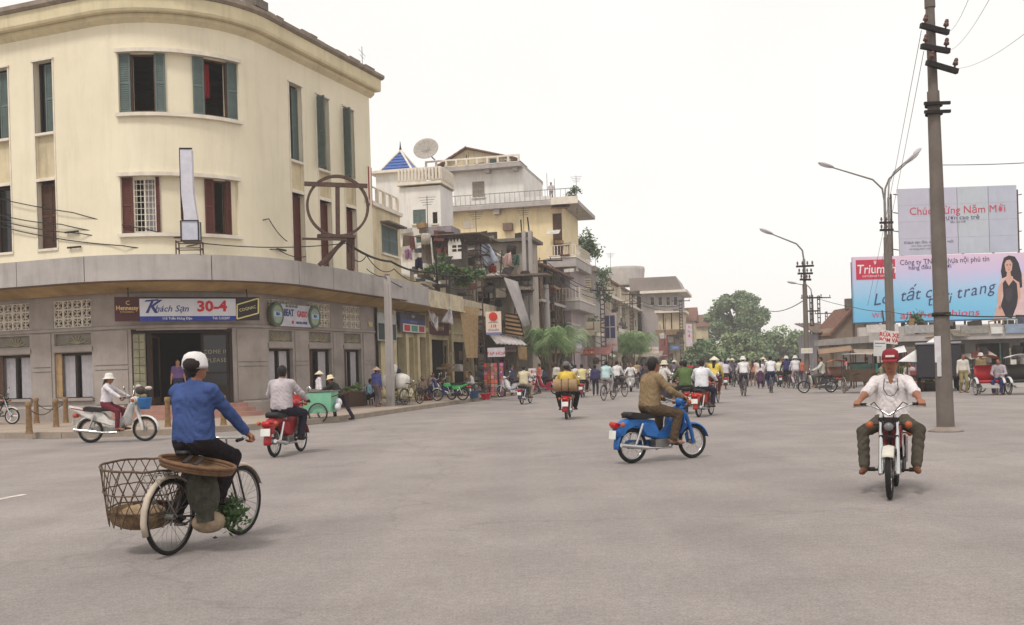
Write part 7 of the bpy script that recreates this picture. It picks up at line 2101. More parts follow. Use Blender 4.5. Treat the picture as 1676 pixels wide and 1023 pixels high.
def lamp_post(label, px, pyb, pytop, Y, arms, group='street lamps on the right', r=.13, shaft=.75, col=None):
    b = at(px, 600, Y); b.z = 0
    t = thing('street_lamp', label, 'street lamp', b, 0, group)
    ztop = at(px, pytop, Y).z
    m = col or POLEC
    q = MB(m); q.tube([(0, 0, 0), (0, 0, ztop * shaft)], [r, r * .8], 12); q.build('post', t)
    q = MB(STEEL); q.tube([(0, 0, ztop * shaft - .2), (0, 0, ztop * .93)], [r * .55, r * .45], 10); q.build('upper_tube', t)
    for (hx, hy, dy) in arms:            # lamp heads given in the photo
        h = at(hx, hy, Y + dy) - b
        s_ = Vector((0, 0, ztop * .92)); mid = Vector((h.x * .22, h.y * .22, ztop + (h.z - ztop) * .35))
        pts = [s_, s_ + Vector((h.x * .04, h.y * .04, (mid.z - s_.z) * .6)), mid, mid.lerp(h, .5), h]
        q = MB(STEEL); q.tube(pts, [.045, .045, .042, .036, .03], 8); a_ = q.build('arm', t)
        d = (h - mid).normalized(); T = Matrix.Translation(h + d * .3) @ d.to_track_quat('X', 'Z').to_matrix().to_4x4()
        q = MB(mat('lamp_housing', (176, 172, 176), .5, .1, 4), T); q.ell((0, 0, .02), (.4, .14, .09), 16, 10); k = q.build('lamp_head', t)
        q = MB(mat('lamp_glass', (206, 204, 200), .3, .05), T); q.ell((.05, 0, -.035), (.28, .11, .05), 14, 8); q.build('lamp_glass', k)
    return t, b, ztop
l1, lb1, lz1_ = lamp_post('twin armed street lamp in front of the billboard', 1456, 640, 305, 46, [(1362, 274, 0), (1485, 266, -.6)])
T = Matrix.Translation(lb1 + Vector((0, -.12, 0)))
for py in (365, 377): crossarm(l1, T, at(1450, py, 46).z, .62, 0, 3)
lamp_post('taller lamp arm reaching left behind the twin lamp', 1462, 640, 300, 50, [(1497, 252, 1.5)])
l2, lb2, lz2_ = lamp_post('single armed street lamp with a cluster of insulators mid street', 1321, 640, 408, 52, [(1263, 383, 0)], r=.15)
T = Matrix.Translation(lb2 + Vector((0, -.14, 0)))
for i, py in enumerate((436, 448, 458)): crossarm(l2, T @ Matrix.Rotation(R_(20 * i - 15), 4, 'Z'), at(1318, py, 52).z, .9 - .1 * i, 0, 4)
r_ = [at(1311, 570, 51.7), at(1330, 578, 51.7)]
sg = thing('lamp_sign', 'small white plate on the mid street lamp post', 'sign', lb2)
q = MB(WH_); q.box(r_[0].x, r_[1].x, 51.68, 51.72, r_[1].z, r_[0].z); q.build('plate', sg, True)
letters('CẤM ĐỖ', .14, Matrix.Translation(((r_[0].x + r_[1].x) / 2, 51.675, (r_[0].z + r_[1].z) / 2)), SGY, sg)
lamp_post('far street lamp with its arm showing left of the mid street lamp', 1332, 640, 470, 80, [(1302, 464, 0)], r=.13)
# notice boards on the twin lamp post
sg = thing('red_notice', 'tilted white board with red letters on the twin lamp post', 'sign', lb1)
c_ = at(1455, 552, 45.7); T = Matrix.Translation(c_) @ Matrix.Rotation(R_(7), 4, 'Y')
q = MB(paint((222, 212, 206), .6, .1), T); q.box(-.42, .42, -.02, .02, -.3, .3); q.build('board', sg, True)
letters('RỬA XE', .26, T @ Matrix.Translation((0, -.024, .1)), SGR, sg, bold=.008); letters('BƠM VÁ', .24, T @ Matrix.Translation((0, -.024, -.14)), SGR, sg, bold=.008)
sg = thing('white_notice', 'white notice board fixed below the red lettered board', 'sign', lb1)
c_ = at(1440, 570, 45.6); T = Matrix.Translation(c_) @ Matrix.Rotation(R_(2), 4, 'Y'); q = MB(paint((214, 212, 210), .6, .06), T); q.box(-.28, .28, -.02, .02, -.36, .36); q.use(paint((110, 108, 120), .6)); q.box(-.24, .24, -.024, -.021, .2, .25); q.box(-.24, .1, -.024, -.021, .08, .1); q.build('board', sg, True)
# lattice masts
def lattice(label, px, pytop, Y, w_=.3, pyb=600, arms=()):
    b = at(px, 600, Y); b.z = 0; zt = at(px, pytop, Y).z
    t = thing('lattice_pole', label, 'utility pole', b, R_(8), 'lattice poles')
    LM = mat('lattice_iron', (84, 66, 66), .8, .25, 6)
    for x in (-1, 1):
        q = MB(LM); q.tube([(x * w_ / 2, 0, 0), (x * w_ * .35, 0, zt)], .045, 6); q.build('upright', t)
    n = int(zt / .42)
    rm = MB(LM); rm.box(-.5, .5, -.03, .03, -.05, .05); me = rm.mesh('rung')
    for i in range(n): link('rung', me, t, M=Matrix.Translation((0, 0, .3 + i * .42)) @ Matrix.Rotation(R_(14 if i % 2 else -14), 4, 'Y') @ Matrix.Diagonal((w_ * (1 - .28 * i / n), 1, 1, 1)))
    for z, l in arms: crossarm(t, Matrix.Translation(b + Vector((0, -.08, 0))), zt - z, l, 0, 3)
    return t, b, zt
lp1, lpb, lpz = lattice('dark lattice pole standing by the goods stands', 788, 392, 56.5, .42, arms=((.2, 1.6), (.9, 1.2)))
lp2, lpb2, lpz2 = lattice('dark lattice pole by the tall blue paned sign', 989, 470, 90, .5, arms=((.3, 2.2),))
lp3, _, _ = lattice('lattice pole right of the mid street lamp', 1331, 483, 75, .32, arms=((.2, 1.6), (1.2, 1.2)))
lp4, _, _ = lattice('lattice pole second right of the mid street lamp', 1343, 484, 92, .3, arms=((.2, 2.2),))
lp5, _, _ = lattice('lattice pole furthest right of the mid street lamp', 1355, 510, 110, .3, arms=((.2, 2.6), (1.6, 2.0)))
lp6, _, _ = lattice('far lattice pole against the concrete hall', 1036, 478, 120, .5, arms=((.3, 2.2), (1.4, 1.8)))
lp7, _, _ = lattice('far lattice pole beside the tiled houses', 1117, 490, 130, .5, arms=((.2, 2.4), (1.4, 2)))
# concrete pole in front of the annex
cpb = onz(640, 664, .15); cp = thing('concrete_pole', 'square concrete pole standing against the annex canopy', 'utility pole', cpb)
ztp = at(631, 452, cpb.y).z - .15
q = MB(CONC); h = .17
q.add([(-h, -h, 0), (h, -h, 0), (h, h, 0), (-h, h, 0), (-h * .8, -h * .8, ztp), (h * .8, -h * .8, ztp), (h * .8, h * .8, ztp), (-h * .8, h * .8, ztp)], [(0, 1, 5, 4), (1, 2, 6, 5), (2, 3, 7, 6), (3, 0, 4, 7), (4, 5, 6, 7)]); q.build('shaft', cp, bevel=.02)
q = MB(CONC); q.box(-.04, .04, -h - .03, -h * .8, .3, ztp - .3); q.build('groove_rib', cp)
q = MB(POLEC); q.tube([(0, 0, ztp), (0, 0, ztp + .08)], [.12, .1], 8); q.build('cap', cp)
cpb2 = at(897, 600, 74); cpb2.z = .15; cp = thing('concrete_pole', 'slim pale concrete pole behind the palm crown', 'utility pole', cpb2)
zt2 = at(897, 425, 74).z - .15; q = MB(CONC); q.tube([(0, 0, 0), (0, 0, zt2 * .8)], [.3, .24], 10); q.build('shaft', cp); q = MB(DIRON); q.tube([(0, 0, zt2 * .8), (0, 0, zt2)], [.16, .14], 8); q.build('dark_top', cp)
crossarm(cp, Matrix.Translation(cpb2 + Vector((0, -.2, 0))), zt2 - .1, 2.6, 0, 4)

def cable(label, pts, sag=.4, r=.018, n=18, group='overhead cables', m=None):
    q = MB(m or WIRE)
    for a_, b_ in zip(pts, pts[1:]):
        a_, b_ = Vector(a_), Vector(b_)
        q.tube([a_.lerp(b_, i / n) - Vector((0, 0, sag * 4 * (i / n) * (1 - i / n))) for i in range(n + 1)], r, 5)
    return q.build('cable', None, label=label, cat='cable', group=group)
W1 = lambda px, py, off=.12: (lambda h: WP.P(h[0], h[1], off))(WP.hit(px, py, off))
rp_ = at(568, 398, 36.2)
cable('upper cable running from the left frame edge to the upright sign', [W1(-30, 318), W1(120, 348), W1(240, 375), W1(300, 385)], .05)
cable('second cable crossing the hotel wall to the bracket', [W1(-30, 343), W1(100, 367), W1(240, 385), W1(440, 358), W1(470, 395)], .1)
cable('third cable crossing the hotel wall under the brackets', [W1(-30, 352), W1(130, 382), W1(300, 388), W1(455, 408), W1(500, 420)], .12)
cable('lowest cable drooping along the hotel wall to the iron ring', [W1(-30, 362), W1(200, 402), W1(330, 398), rp_], .15)
cable('thick cable bundle from the iron ring to the dark lattice pole', [rp_, at(640, 428, 44), at(700, 445, 50), at(786, 450, 56.4)], .15, .05)
cable('looping cable below the thick bundle', [rp_ - Vector((0, 0, .2)), at(600, 418, 40), at(645, 440, 45), at(700, 455, 50), at(786, 470, 56.4)], .35, .02)
cable('short cable from the concrete pole top along the canopy fascia', [at(632, 455, cpb.y - .2), at(678, 475, 46), at(690, 478, 47)], .1, .02)
cable('cable from the thick bundle down to the concrete pole', [at(600, 440, 41), at(632, 453, cpb.y - .2)], .1, .018)
for i, (py0, py1) in enumerate(((396, 430), (402, 436), (410, 444))):
    cable('%s cable from the dark lattice pole to the slim concrete pole' % ('top', 'middle', 'lowest')[i], [at(788, py0, 56.4), at(897, py1, 74), at(989, py1 + 46, 90)], .5, .03)
for i, (py0, py1) in enumerate(((478, 486), (486, 492))):
    cable('%s cable from the blue paned sign pole up the street' % ('upper', 'lower')[i], [at(989, py0, 90), at(1036, py1, 120), at(1117, py1 + 12, 130)], .7, .035)
cable('cable from the mid street lamp towards the trees', [at(1318, 490, 52), at(1255, 508, 80)], .3, .025)
cable('green cable spanning from the mid lamp past the near pole', [at(1325, 484, 60), at(1397, 503, 46), at(1456, 510, 45.8), pp(zz(516)) + Vector((0, -.2, 0)), at(1720, 512, 20)], .06, .014, m=mat('green_cable', (58, 74, 62), .8))
for i, (x0, y0, x1, y1) in enumerate(((1508, 50, 1420, 500), (1512, 84, 1432, 480), (1548, 52, 1600, -40), (1550, 84, 1640, -40), (1556, 112, 1720, 20))):
    cable('thin line from the near pole %s' % ('down to the left lamp', 'down to the twin lamp', 'up and away at the frame top', 'up and away to the upper right corner', 'off to the right frame edge')[i], [at(x0, y0, pb.y), at(x1, y1, 46 if i < 2 else 9)], .15, .006 if i < 2 else .0025)
cable('thin line from the near pole level to the right edge', [pp(zz(272)) + Vector((.1, -.1, 0)), at(1720, 264, 20)], .02, .008)

# ---------------------------------------------------------------- billboards and the market side
BBY = 66.0
BP = Path(at(1540, 600, BBY).xy, (1.0, .02))
bb = thing('billboard', 'wide pink to blue lingerie billboard above the market shops', 'billboard', BP.P(0, 0, 0))
a_, c_, z0, z1 = BP.hit(1397, 475)[0], BP.hit(1720, 470)[0], BP.hit(1500, 525)[1], BP.hit(1500, 418)[1]
def grad_mat():
    m = bpy.data.materials.new('billboard_print'); m.use_nodes = True; t = m.node_tree; b = t.nodes['Principled BSDF']; b.inputs['Roughness'].default_value = .55
    tc = t.nodes.new('ShaderNodeTexCoord'); sp = t.nodes.new('ShaderNodeSeparateXYZ'); r = t.nodes.new('ShaderNodeValToRGB')
    n = t.nodes.new('ShaderNodeTexNoise'); n.inputs['Scale'].default_value = .6; ad = t.nodes.new('ShaderNodeMath'); ad.operation = 'MULTIPLY_ADD'; ad.inputs[1].default_value = .22; sb = t.nodes.new('ShaderNodeMath'); sb.operation = 'SUBTRACT'; sb.inputs[1].default_value = .11
    t.links.new(tc.outputs['Generated'], sp.inputs[0]); t.links.new(tc.outputs['Object'], n.inputs['Vector']); t.links.new(n.outputs['Fac'], ad.inputs[0]); t.links.new(sp.outputs['Z'], ad.inputs[2]); t.links.new(ad.outputs[0], sb.inputs[0]); t.links.new(sb.outputs[0], r.inputs['Fac'])
    cs = [(0, (112, 184, 222)), (.3, (126, 192, 226)), (.55, (168, 198, 228)), (.75, (202, 190, 222)), (1, (220, 192, 212))]
    e = r.color_ramp.elements
    e[0].position = 0; e[1].position = 1
    for p_, c0 in cs[1:-1]: e.new(p_)
    for el, (p_, c0) in zip(sorted(e, key=lambda x: x.position), cs): el.position = p_; el.color = tuple(lin(x) for x in c0) + (1,)
    t.links.new(r.outputs['Color'], b.inputs['Base Color'])
    return m
q = MB(grad_mat(), BP.fr((a_ + c_) / 2)); h = (c_ - a_) / 2; q.box(-h, h, 0, .25, z0, z1); q.build('print_panel', bb, True)
bx_on(bb, 'bottom_edge', BP, a_ - .02, c_, z0 - .1, z0 - .005, -.2, .03, paint((50, 90, 130), .6))
def bpt(px, py): return BP.hit(px, py)
def bl(txt, px, py, size, m, rot=0, **k):
    s_, z_ = bpt(px, py)
    letters(txt, size, BP.fr(s_, z_, .012) @ Matrix.Rotation(R_(rot), 4, 'Y'), m, bb, **k)
ra, rc2, rz0, rz1 = rect(BP, (1401, 425, 1465, 457)); bx_on(bb, 'red_panel', BP, ra, rc2, rz0, rz1, .004, .02, paint((196, 44, 74), .5, .06))
WT = paint((232, 226, 230), .6, .03); DK = paint((66, 70, 112), .6, .05); RD = paint((206, 74, 100), .6, .05)
s_, z_ = bpt(1434, 441); letters('Triumph', .84, BP.fr(s_, z_, .028), WT, bb, shear=.12, bold=.008, sx=.9)
s_, z_ = bpt(1434, 452); letters('INTERNATIONAL', .2, BP.fr(s_, z_, .028), WT, bb, space=1.25)
s_, z_ = bpt(1432, 430); letters('♛', .3, BP.fr(s_, z_, .028), WT, bb)
bl('Công ty TNHH nhựa nội phú tín', 1546, 427, .5, DK, -1, sx=.9); bl('hàng đầu thế giới', 1522, 437, .4, DK, -1)
bl('Lo', 1441, 490, 1.1, DK, -8, shear=.35); bl('tất cả', 1505, 481, 1.1, DK, -6, shear=.35); bl('thời', 1536, 491, 1.0, DK, -6, shear=.35); bl('trang', 1595, 475, 1.1, DK, -9, shear=.35, space=1.15)
bl('WE do', 1446, 516, .5, RD, -1, space=1.1); bl('all the fashions', 1538, 514, .62, RD, -1, shear=.1, bold=.004, sx=1.45)
# printed figure: flat shapes on the panel
def shape(pts, m, off, name='printed_figure'):
    q = MB(m); vs = [BP.P(*bpt(x, y), off) for x, y in pts]; q.add(vs, [tuple(range(len(vs)))]); return q.build(name, bb, True)
SKP = paint((212, 166, 150), .6, .06); BKP = paint((40, 34, 44), .6, .1); HRP = paint((44, 36, 46), .6, .1); PK = paint((222, 190, 190), .6, .1)
shape([(1626, 522), (1632, 500), (1634, 470), (1640, 450), (1676, 446), (1676, 521)], PK, .004, 'printed_glow')
shape([(1640, 432), (1643, 422), (1651, 418), (1661, 420), (1667, 430), (1672, 448), (1673, 470), (1664, 474), (1657, 452), (1648, 452), (1640, 456), (1638, 444)], HRP, .008, 'printed_hair')
shape([(1644, 432), (1647, 426), (1653, 425), (1657, 431), (1656, 442), (1651, 448), (1646, 444)], SKP, .012, 'printed_face')
shape([(1648, 446), (1654, 446), (1655, 454), (1668, 462), (1671, 485), (1664, 500), (1662, 478), (1640, 478), (1638, 492), (1640, 505), (1635, 506), (1632, 490), (1635, 468), (1647, 454)], SKP, .0125, 'printed_body')
shape([(1641, 464), (1645, 458), (1651, 468), (1658, 458), (1664, 464), (1666, 486), (1664, 500), (1656, 521), (1646, 519), (1638, 500), (1642, 485)], BKP, .016, 'printed_suit')
shape([(1630, 504), (1638, 500), (1646, 519), (1644, 523), (1628, 523)], SKP, .0125, 'printed_legs')
for x, y, w_, h_, m in ((1648.3, 434.5, 1.5, .7, BKP), (1653.2, 434, 1.5, .7, BKP), (1651, 441.5, 1.9, .8, RD), (1648.3, 432.8, 2, .5, HRP), (1653.3, 432.3, 2, .5, HRP)): shape([(x - w_, y), (x, y - h_), (x + w_, y), (x, y + h_)], m, .018, 'printed_face_mark')
shape([(1651, 436), (1652.2, 439), (1650, 439.2)], paint((190, 140, 124), .6), .018, 'printed_face_mark')
shape([(1645, 474), (1651, 470), (1657, 474), (1656, 490), (1650, 496), (1646, 488)], paint((62, 54, 66), .6, .2), .02, 'printed_suit_sheen')
# frame behind
for px in (1400, 1440, 1480, 1520, 1560, 1600, 1640, 1675):
    s_ = BP.hit(px, 500)[0]; bx_on(bb, 'strut', BP, s_ - .06, s_ + .06, 2.6, z1 - .3, -.5, -.35, IRON)
nb = thing('greeting_board', 'pale lilac new year greeting board above the billboard', 'billboard', BP.P(0, 0, -3))
B2 = Path(at(1570, 600, 68).xy, (1.0, -.03))
rects = [(1471, 308, 1522, 415), (1523, 306, 1567, 415), (1568, 304, 1618, 413), (1619, 302, 1665, 411)]
GL = [(188, 186, 200), (190, 188, 204), (186, 192, 200), (182, 186, 200)]
for i, r4 in enumerate(rects):
    a_, c_, zz0, zz1 = rect(B2, r4); zz0 = B2.hit(1570, 415)[1]; zz1 = B2.hit(1570, 306)[1]
    k = bx_on(nb, 'board_panel', B2, a_, c_ - .0, zz0, zz1, -.12, 0, mat('board_lilac_%d' % i, GL[i], .7, .05, 1, .1))
    for j in range(1, 4): bx_on(k, 'panel_joint', B2, a_, c_ - .02, zz0 + (zz1 - zz0) * j / 4 - .012, zz0 + (zz1 - zz0) * j / 4 + .012, 0.001, .006, paint((176, 170, 186), .7))
def b2t(txt, px, py, size, m, **k):
    s_, z_ = B2.hit(px, py); letters(txt, size, B2.fr(s_, z_, .014), m, nb, **k)
b2t('Chúc Mừng Năm Mới', 1567, 344, .74, paint((200, 70, 90), .6), sx=.98)
b2t('vươn cao trẻ', 1573, 356, .42, paint((90, 88, 110), .6), sx=1.1); b2t('tầm cao mới', 1568, 363, .2, paint((120, 116, 130), .6))
b2t('Khách sạn đón mừng xuân mới', 1520, 396, .26, paint((130, 126, 140), .6), bold=.003); b2t('Kính chúc quý khách', 1510, 402, .18, paint((150, 146, 158), .6)); b2t('an khang thịnh vượng', 1508, 407, .18, paint((150, 146, 158), .6))
for px in (1462, 1672):
    for py in (318, 348, 378, 408):
        p = at(px, py, 68.3); q = MB(IRON); q.beam(p, at(px + 14 if px < 1500 else px - 10, py + 2, 68.3), .06, .06); q.build('frame_tube', nb, True)
for px in (1464, 1480, 1530, 1580, 1630, 1672): s_ = B2.hit(px, 400)[0]; bx_on(nb, 'strut', B2, s_ - .05, s_ + .05, 2.5, B2.hit(1570, 312)[1], -.5, -.38, IRON)
# market hall under the billboards
mh = thing('market_hall', 'low concrete market hall with dark shop bays under the billboards', 'building', BP.P(0, 0, -1))
MP = Path(at(1540, 600, 64.0).xy, (1.0, .02))
mL, mR = MP.hit(1418, 590)[0], MP.hit(1740, 590)[0]
zs0, zs1 = MP.hit(1600, 556)[1], MP.hit(1600, 545)[1]
ztop = MP.hit(1600, 530)[1]
bays = []
x = mL + .5; i = 0
wid = [2.0, 3.2, 2.2, 1.2, 1.4, 3.4, 2.4]
while x < mR - 1.5:
    w_ = wid[i % len(wid)]; bays.append((x, min(x + w_, mR - .3), .1, zs0 - .25)); x += w_ + .7; i += 1
block(mh, 'wall', MP, mL, mR, 0, zs0, 9, mat('market_render', (150, 146, 138), .92, .16, 1, .4), bays, reveal=.9)
for i, b4 in enumerate(bays):
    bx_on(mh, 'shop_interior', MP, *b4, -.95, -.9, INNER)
    if i % 3 == 1: bx_on(mh, 'roller_shutter', MP, b4[0], b4[0] + (b4[1] - b4[0]) * .45, b4[2], b4[3], -.5, -.44, paint((74, 88, 80), .6, .2))
bx_on(mh, 'canopy_slab', MP, mL - .4, mR, zs0, zs1, -9, 1.6, CONC)
bx_on(mh, 'parapet', MP, mL - .2, mR, zs1 + .01, ztop, -.9, -.6, mat('parapet_render', (196, 190, 184), .9, .16, 1, .5))
for px0, px1, py0, py1, m in ((1418, 1470, 531, 544, paint((206, 200, 194), .7, .15)), (1572, 1618, 533, 546, paint((150, 146, 140), .7, .2)), (1622, 1640, 535, 546, WH_), (1480, 1530, 532, 545, paint((170, 166, 164), .7, .2)), (1645, 1690, 530, 545, paint((140, 156, 176), .7, .2))):
    r4 = rect(MP, (px0, py0, px1, py1), 1.65); bx_on(mh, 'shop_board', MP, r4[0], r4[1], r4[2], r4[3], 1.62, 1.7, m)
pot_plant('small bush sprouting on the market hall roof', MP.P(MP.hit(1497, 530)[0], ztop + .3, .6), (.9, .5, .5), 350, .2, 21, False)
# gabled shed left of the billboard
gs = thing('gabled_shed', 'old brown gabled warehouse left of the billboard', 'building', at(1390, 600, 70))
GP_ = Path(at(1390, 600, 70).xy, (1, .0))
gz = lambda px, py: GP_.hit(px, py)
q = MB(mat('old_brown_render', (142, 122, 104), .95, .2, .8, .5, .3, 16)); pts = [(1357, 600), (1357, 545), (1395, 504), (1440, 545), (1440, 600)]
vs = [GP_.P(gz(x, y)[0], max(0, gz(x, y)[1]) if y < 600 else 0, 0) for x, y in pts]; n = len(vs); q.add(vs + [v + Vector((0, 3.6, 0)) for v in vs], [tuple(range(n)), tuple(range(2 * n - 1, n - 1, -1))] + [(i, (i + 1) % n, (i + 1) % n + n, i + n) for i in range(n)]); q.build('wall', gs, True)
for (x0, y0, x1, y1) in ((1354, 549, 1395, 502), (1395, 502, 1443, 549)):
    p0, p1 = GP_.P(*gz(x0, y0), .25), GP_.P(*gz(x1, y1), .25); q = MB(TILE); q.add([p0, p1, p1 + Vector((0, 4.2, 0)), p0 + Vector((0, 4.2, 0))], [(0, 1, 2, 3)]); q.build('roof', gs, True, solid=.15)
bx_on(gs, 'chimney', GP_, gz(1393, 500)[0] - .2, gz(1393, 500)[0] + .25, gz(1393, 505)[1], gz(1393, 488)[1], -.8, -.3, CONCD)
sh = thing('grey_hut', 'small grey lean-to hut left of the brown warehouse', 'hut', at(1352, 600, 72)); HP = Path(at(1352, 600, 72).xy, (1, 0)); r4 = rect(HP, (1340, 545, 1368, 600)); block(sh, 'wall', HP, r4[0], r4[1], 0, r4[3], 5, mat('hut_tin', (150, 146, 150), .8, .15, 1, .5))
sheet(sh, 'roof', [HP.P(r4[0] - .3, r4[3] + .9, -5), HP.P(r4[1] + .3, r4[3] + .9, -5), HP.P(r4[1] + .3, r4[3], .4), HP.P(r4[0] - .3, r4[3], .4)], RUSTR, corr=8)
# stalls and tarpaulins
def tarp_stall(label, p4, m, name='market_stall', posts=True, goods=6, gy=0):
    P4 = [Vector(p) for p in p4]; c = sum(P4, Vector()) / 4
    t = thing(name, label, 'stall', (c.x, c.y, 0), 0, 'market stalls')
    sheet(t, 'tarpaulin', P4, m, .02)
    for p in P4:
        q = MB(BROWNW); q.cyl((p.x, p.y, 0), (p.x, p.y, p.z), .035); q.build('pole', t, True)
    w_ = (P4[3] - P4[2]).length * .42
    q = MB(BROWNW); q.box(c.x - w_, c.x + w_, c.y - .5, c.y + .5, .6, .68); q.build('table', t, True)
    for i in range(goods):
        x = c.x - w_ + 2 * w_ * i / goods; hgt = rnd.uniform(.15, .55)
        q = MB(paint(tuple(rnd.randint(70, 190) for _ in range(3)), .7, .25)); q.box(x + .03, x + 2 * w_ / goods - .05, c.y - .45, c.y + .3, .68, .68 + hgt); q.build('goods', t, True)
    return t
tarp_stall('stall under a brown tarpaulin beside the white motorbike wheels', [at(1338, 572, 54), at(1392, 566, 54), at(1396, 574, 50), at(1340, 580, 50)], TARP)
tarp_stall('stall under a long brown tarpaulin below the warehouse', [at(1396, 572, 56), at(1440, 572, 56), at(1446, 582, 52), at(1400, 580, 52)], mat('tarp_dull', (158, 140, 122), .9, .2, 2, .3))
tarp_stall('stall under a bright white tent awning left of the near pole', [at(1530, 552, 47), at(1536, 556, 46), at(1540, 594, 43), at(1470, 592, 43)], WTARP)
tarp_stall('stall under a small white awning behind the red-capped rider', [at(1462, 570, 50), at(1480, 566, 50), at(1484, 576, 47), at(1458, 580, 47)], WTARP)
GM = 'people at the market'
stander(1577, 643, -90, 'person in white and khaki standing beside the red cyclo', (214, 206, 196), (150, 138, 100), group=GM, vox=.024)
stander(1386, 640, 180, 'person in a pink shirt standing by the brown cart', (206, 120, 130), (150, 140, 130), group=GM)
stander(1420, 637, 150, 'person in dark clothes behind the brown cart', (84, 76, 80), (60, 56, 60), group=GM)
for i, (px, py, c_, lab) in enumerate(((1490, 636, (214, 200, 200), 'person in white sitting at the white awning stall'), (1505, 635, (196, 150, 130), 'person in orange sitting at the white awning stall'), (1517, 636, (206, 206, 214), 'person in pale lilac nearest the near pole at the stall'), (1440, 634, (150, 150, 120), 'person in olive sitting at the long brown tarpaulin stall'))):
    sitter(px, py, -90 + 30 * (i - 1), lab, c_, (80, 74, 80), z=0, seat=.4, group=GM)
# cyclos
def cyclo(label, p, rz, seat_rgb, hood_rgb, group='cyclos by the market', body=(60, 56, 58), hood=True):
    t = thing('cyclo', label, 'cyclo', p, rz, group)
    B = paint(body, .5, .15); S = paint(seat_rgb, .55, .12); Hd = paint(hood_rgb, .7, .12)
    for y in (-.47, .47):
        w_ = wheel(t, .55, .32, .02, CHROME, 'front_wheel', 16, .03, lo=True); w_.location.y = y
        q = MB(paint((206, 204, 206), .4)); fender(q, (.55, .32), .35, .05, 20, 170); q.v = [(a, b + y, c) for a, b, c in q.v]; q.build('mudguard', t, solid=.005)
    wheel(t, -.75, .33, .02, CHROME, 'rear_wheel', 16, .03, lo=True)
    q = MB(B); q.tube([(.55, -.47, .32), (.55, .47, .32)], .02, 6)
    for y in (-.3, .3): q.tube([(.55, y, .32), (.3, y, .42), (-.05, y, .5), (-.05, y, .95)], .016, 6)
    q.tube([(-.05, 0, .5), (-.35, 0, .42), (-.75, 0, .33)], .022, 6); q.tube([(-.5, 0, .4), (-.55, 0, 1.0)], .018, 6); q.tube([(-.05, -.3, 1.02), (-.12, 0, 1.05), (-.05, .3, 1.02)], .014, 6); q.build('frame', t)
    q = MB(S); q.puff([(.05, .42), (.55, .46), (.56, .56), (.1, .54)], .36, .92); q.build('seat_cushion', t)
    q = MB(S); q.puff([(.02, .52), (.14, .54), (.02, 1.12), (-.08, 1.1)], .36, .92); q.build('seat_back', t)
    for y in (-.4, .4): q = MB(B); q.puff([(0, .5), (.5, .5), (.52, .68), (.1, .76), (0, .8)], .025, .9); q.v = [(a, b + y, c) for a, b, c in q.v]; q.build('arm_panel', t)
    q = MB(paint((160, 156, 150), .5)); q.box(.56, .86, -.3, .3, .26, .29); q.add([(.56, -.3, .44), (.56, .3, .44), (.84, .3, .29), (.84, -.3, .29)], [(0, 1, 2, 3)]); q.build('foot_board', t)
    q = MB(BLACKP); q.puff([(-.68, 1.0), (-.66, 1.05), (-.45, 1.04), (-.42, 1.01)], .08, .75); q.build('driver_saddle', t)
    if hood:
        q = MB(Hd); q.surf(lambda u, v: (-.12 + .62 * u, -.4 + .8 * v, 1.36 + .05 * u + .1 * math.sin(math.pi * v)), 6, 10); q.build('hood', t, solid=.02)
        for y in (-.4, .4): q = MB(DIRON); q.tube([(0, y, .78), (-.04, y, 1.1), (.05, y, 1.36)], .012, 6); q.build('hood_stay', t)
    return t
pcy = onz(1612, 646); cyclo('cyclo with a bright red seat facing the camera', pcy, R_(-100), (176, 34, 44), (150, 74, 56))
pcy2 = onz(1663, 645); cyclo('cyclo with a black body and white hood rim at the right edge', pcy2, R_(-95), (52, 48, 46), (214, 212, 212))
pcy3 = onz(1366, 637); cyclo('cyclo with an orange striped hood behind the grey-shirted rider', pcy3, R_(-85), (120, 84, 70), (196, 120, 76))
pcy4 = onz(1593, 642); bicycle('bicycle with white mudguards parked left of the red cyclo', pcy4, R_(-80), (70, 66, 70), guard=paint((214, 212, 214), .5))
sitter(1637, 646, -130, 'person in a grey shirt and blue trousers sitting beside the red cyclo', (176, 166, 172), (52, 56, 100), z=0, seat=.5, group=GM, vox=.022)
stander(1606, 636, -90, 'person in a pale cap standing behind the red cyclo', (150, 130, 96), (90, 80, 70), group=GM, hat=('bucket', (206, 196, 190)))
# brown box cart
bc = thing('box_cart', 'brown box handcart with wooden wheels by the stalls', 'cart', onz(1406, 643), R_(-92))
q = MB(mat('cart_wood', (92, 74, 58), .85, .25, 4, .3)); q.puff([(-.6, .5), (.6, .5), (.62, 1.05), (-.62, 1.05)], .55, .97, False); q.build('box', bc)
for i in range(5): q = MB(paint(CLU[(i * 5) % 12], .85, .25)); q.box(-.5 + i * .2, -.33 + i * .2, -.45, .4, 1.051, 1.2 + .07 * (i % 3)); q.build('goods', bc)
for y in (-.65, .65):
    q = MB(STEEL); q.ring((0, y, .36), (0, 1, 0), .33, .025, 26, 6); q.cyl((0, y - .04, .36), (0, y + .04, .36), .05)
    for i in range(10): q.tube([(0, y, .36), (.33 * math.cos(i * .628), y, .36 + .33 * math.sin(i * .628))], .008, 4)
    q.build('wheel', bc)
for y in (-.4, .4): q = MB(BROWNW); q.tube([(.6, y, .8), (1.5, y, .9)], .03, 6); q.build('handle', bc)
for x, y in ((-.5, -.48), (.5, -.48), (-.5, .48), (.5, .48)): q = MB(BROWNW); q.cyl((x, y, 1.05), (x, y, 1.7), .025); q.build('post', bc)
q = MB(paint((206, 204, 206), .6)); q.box(-.6, .6, -.5, .55, 1.7, 1.74); q.build('top_sheet', bc)
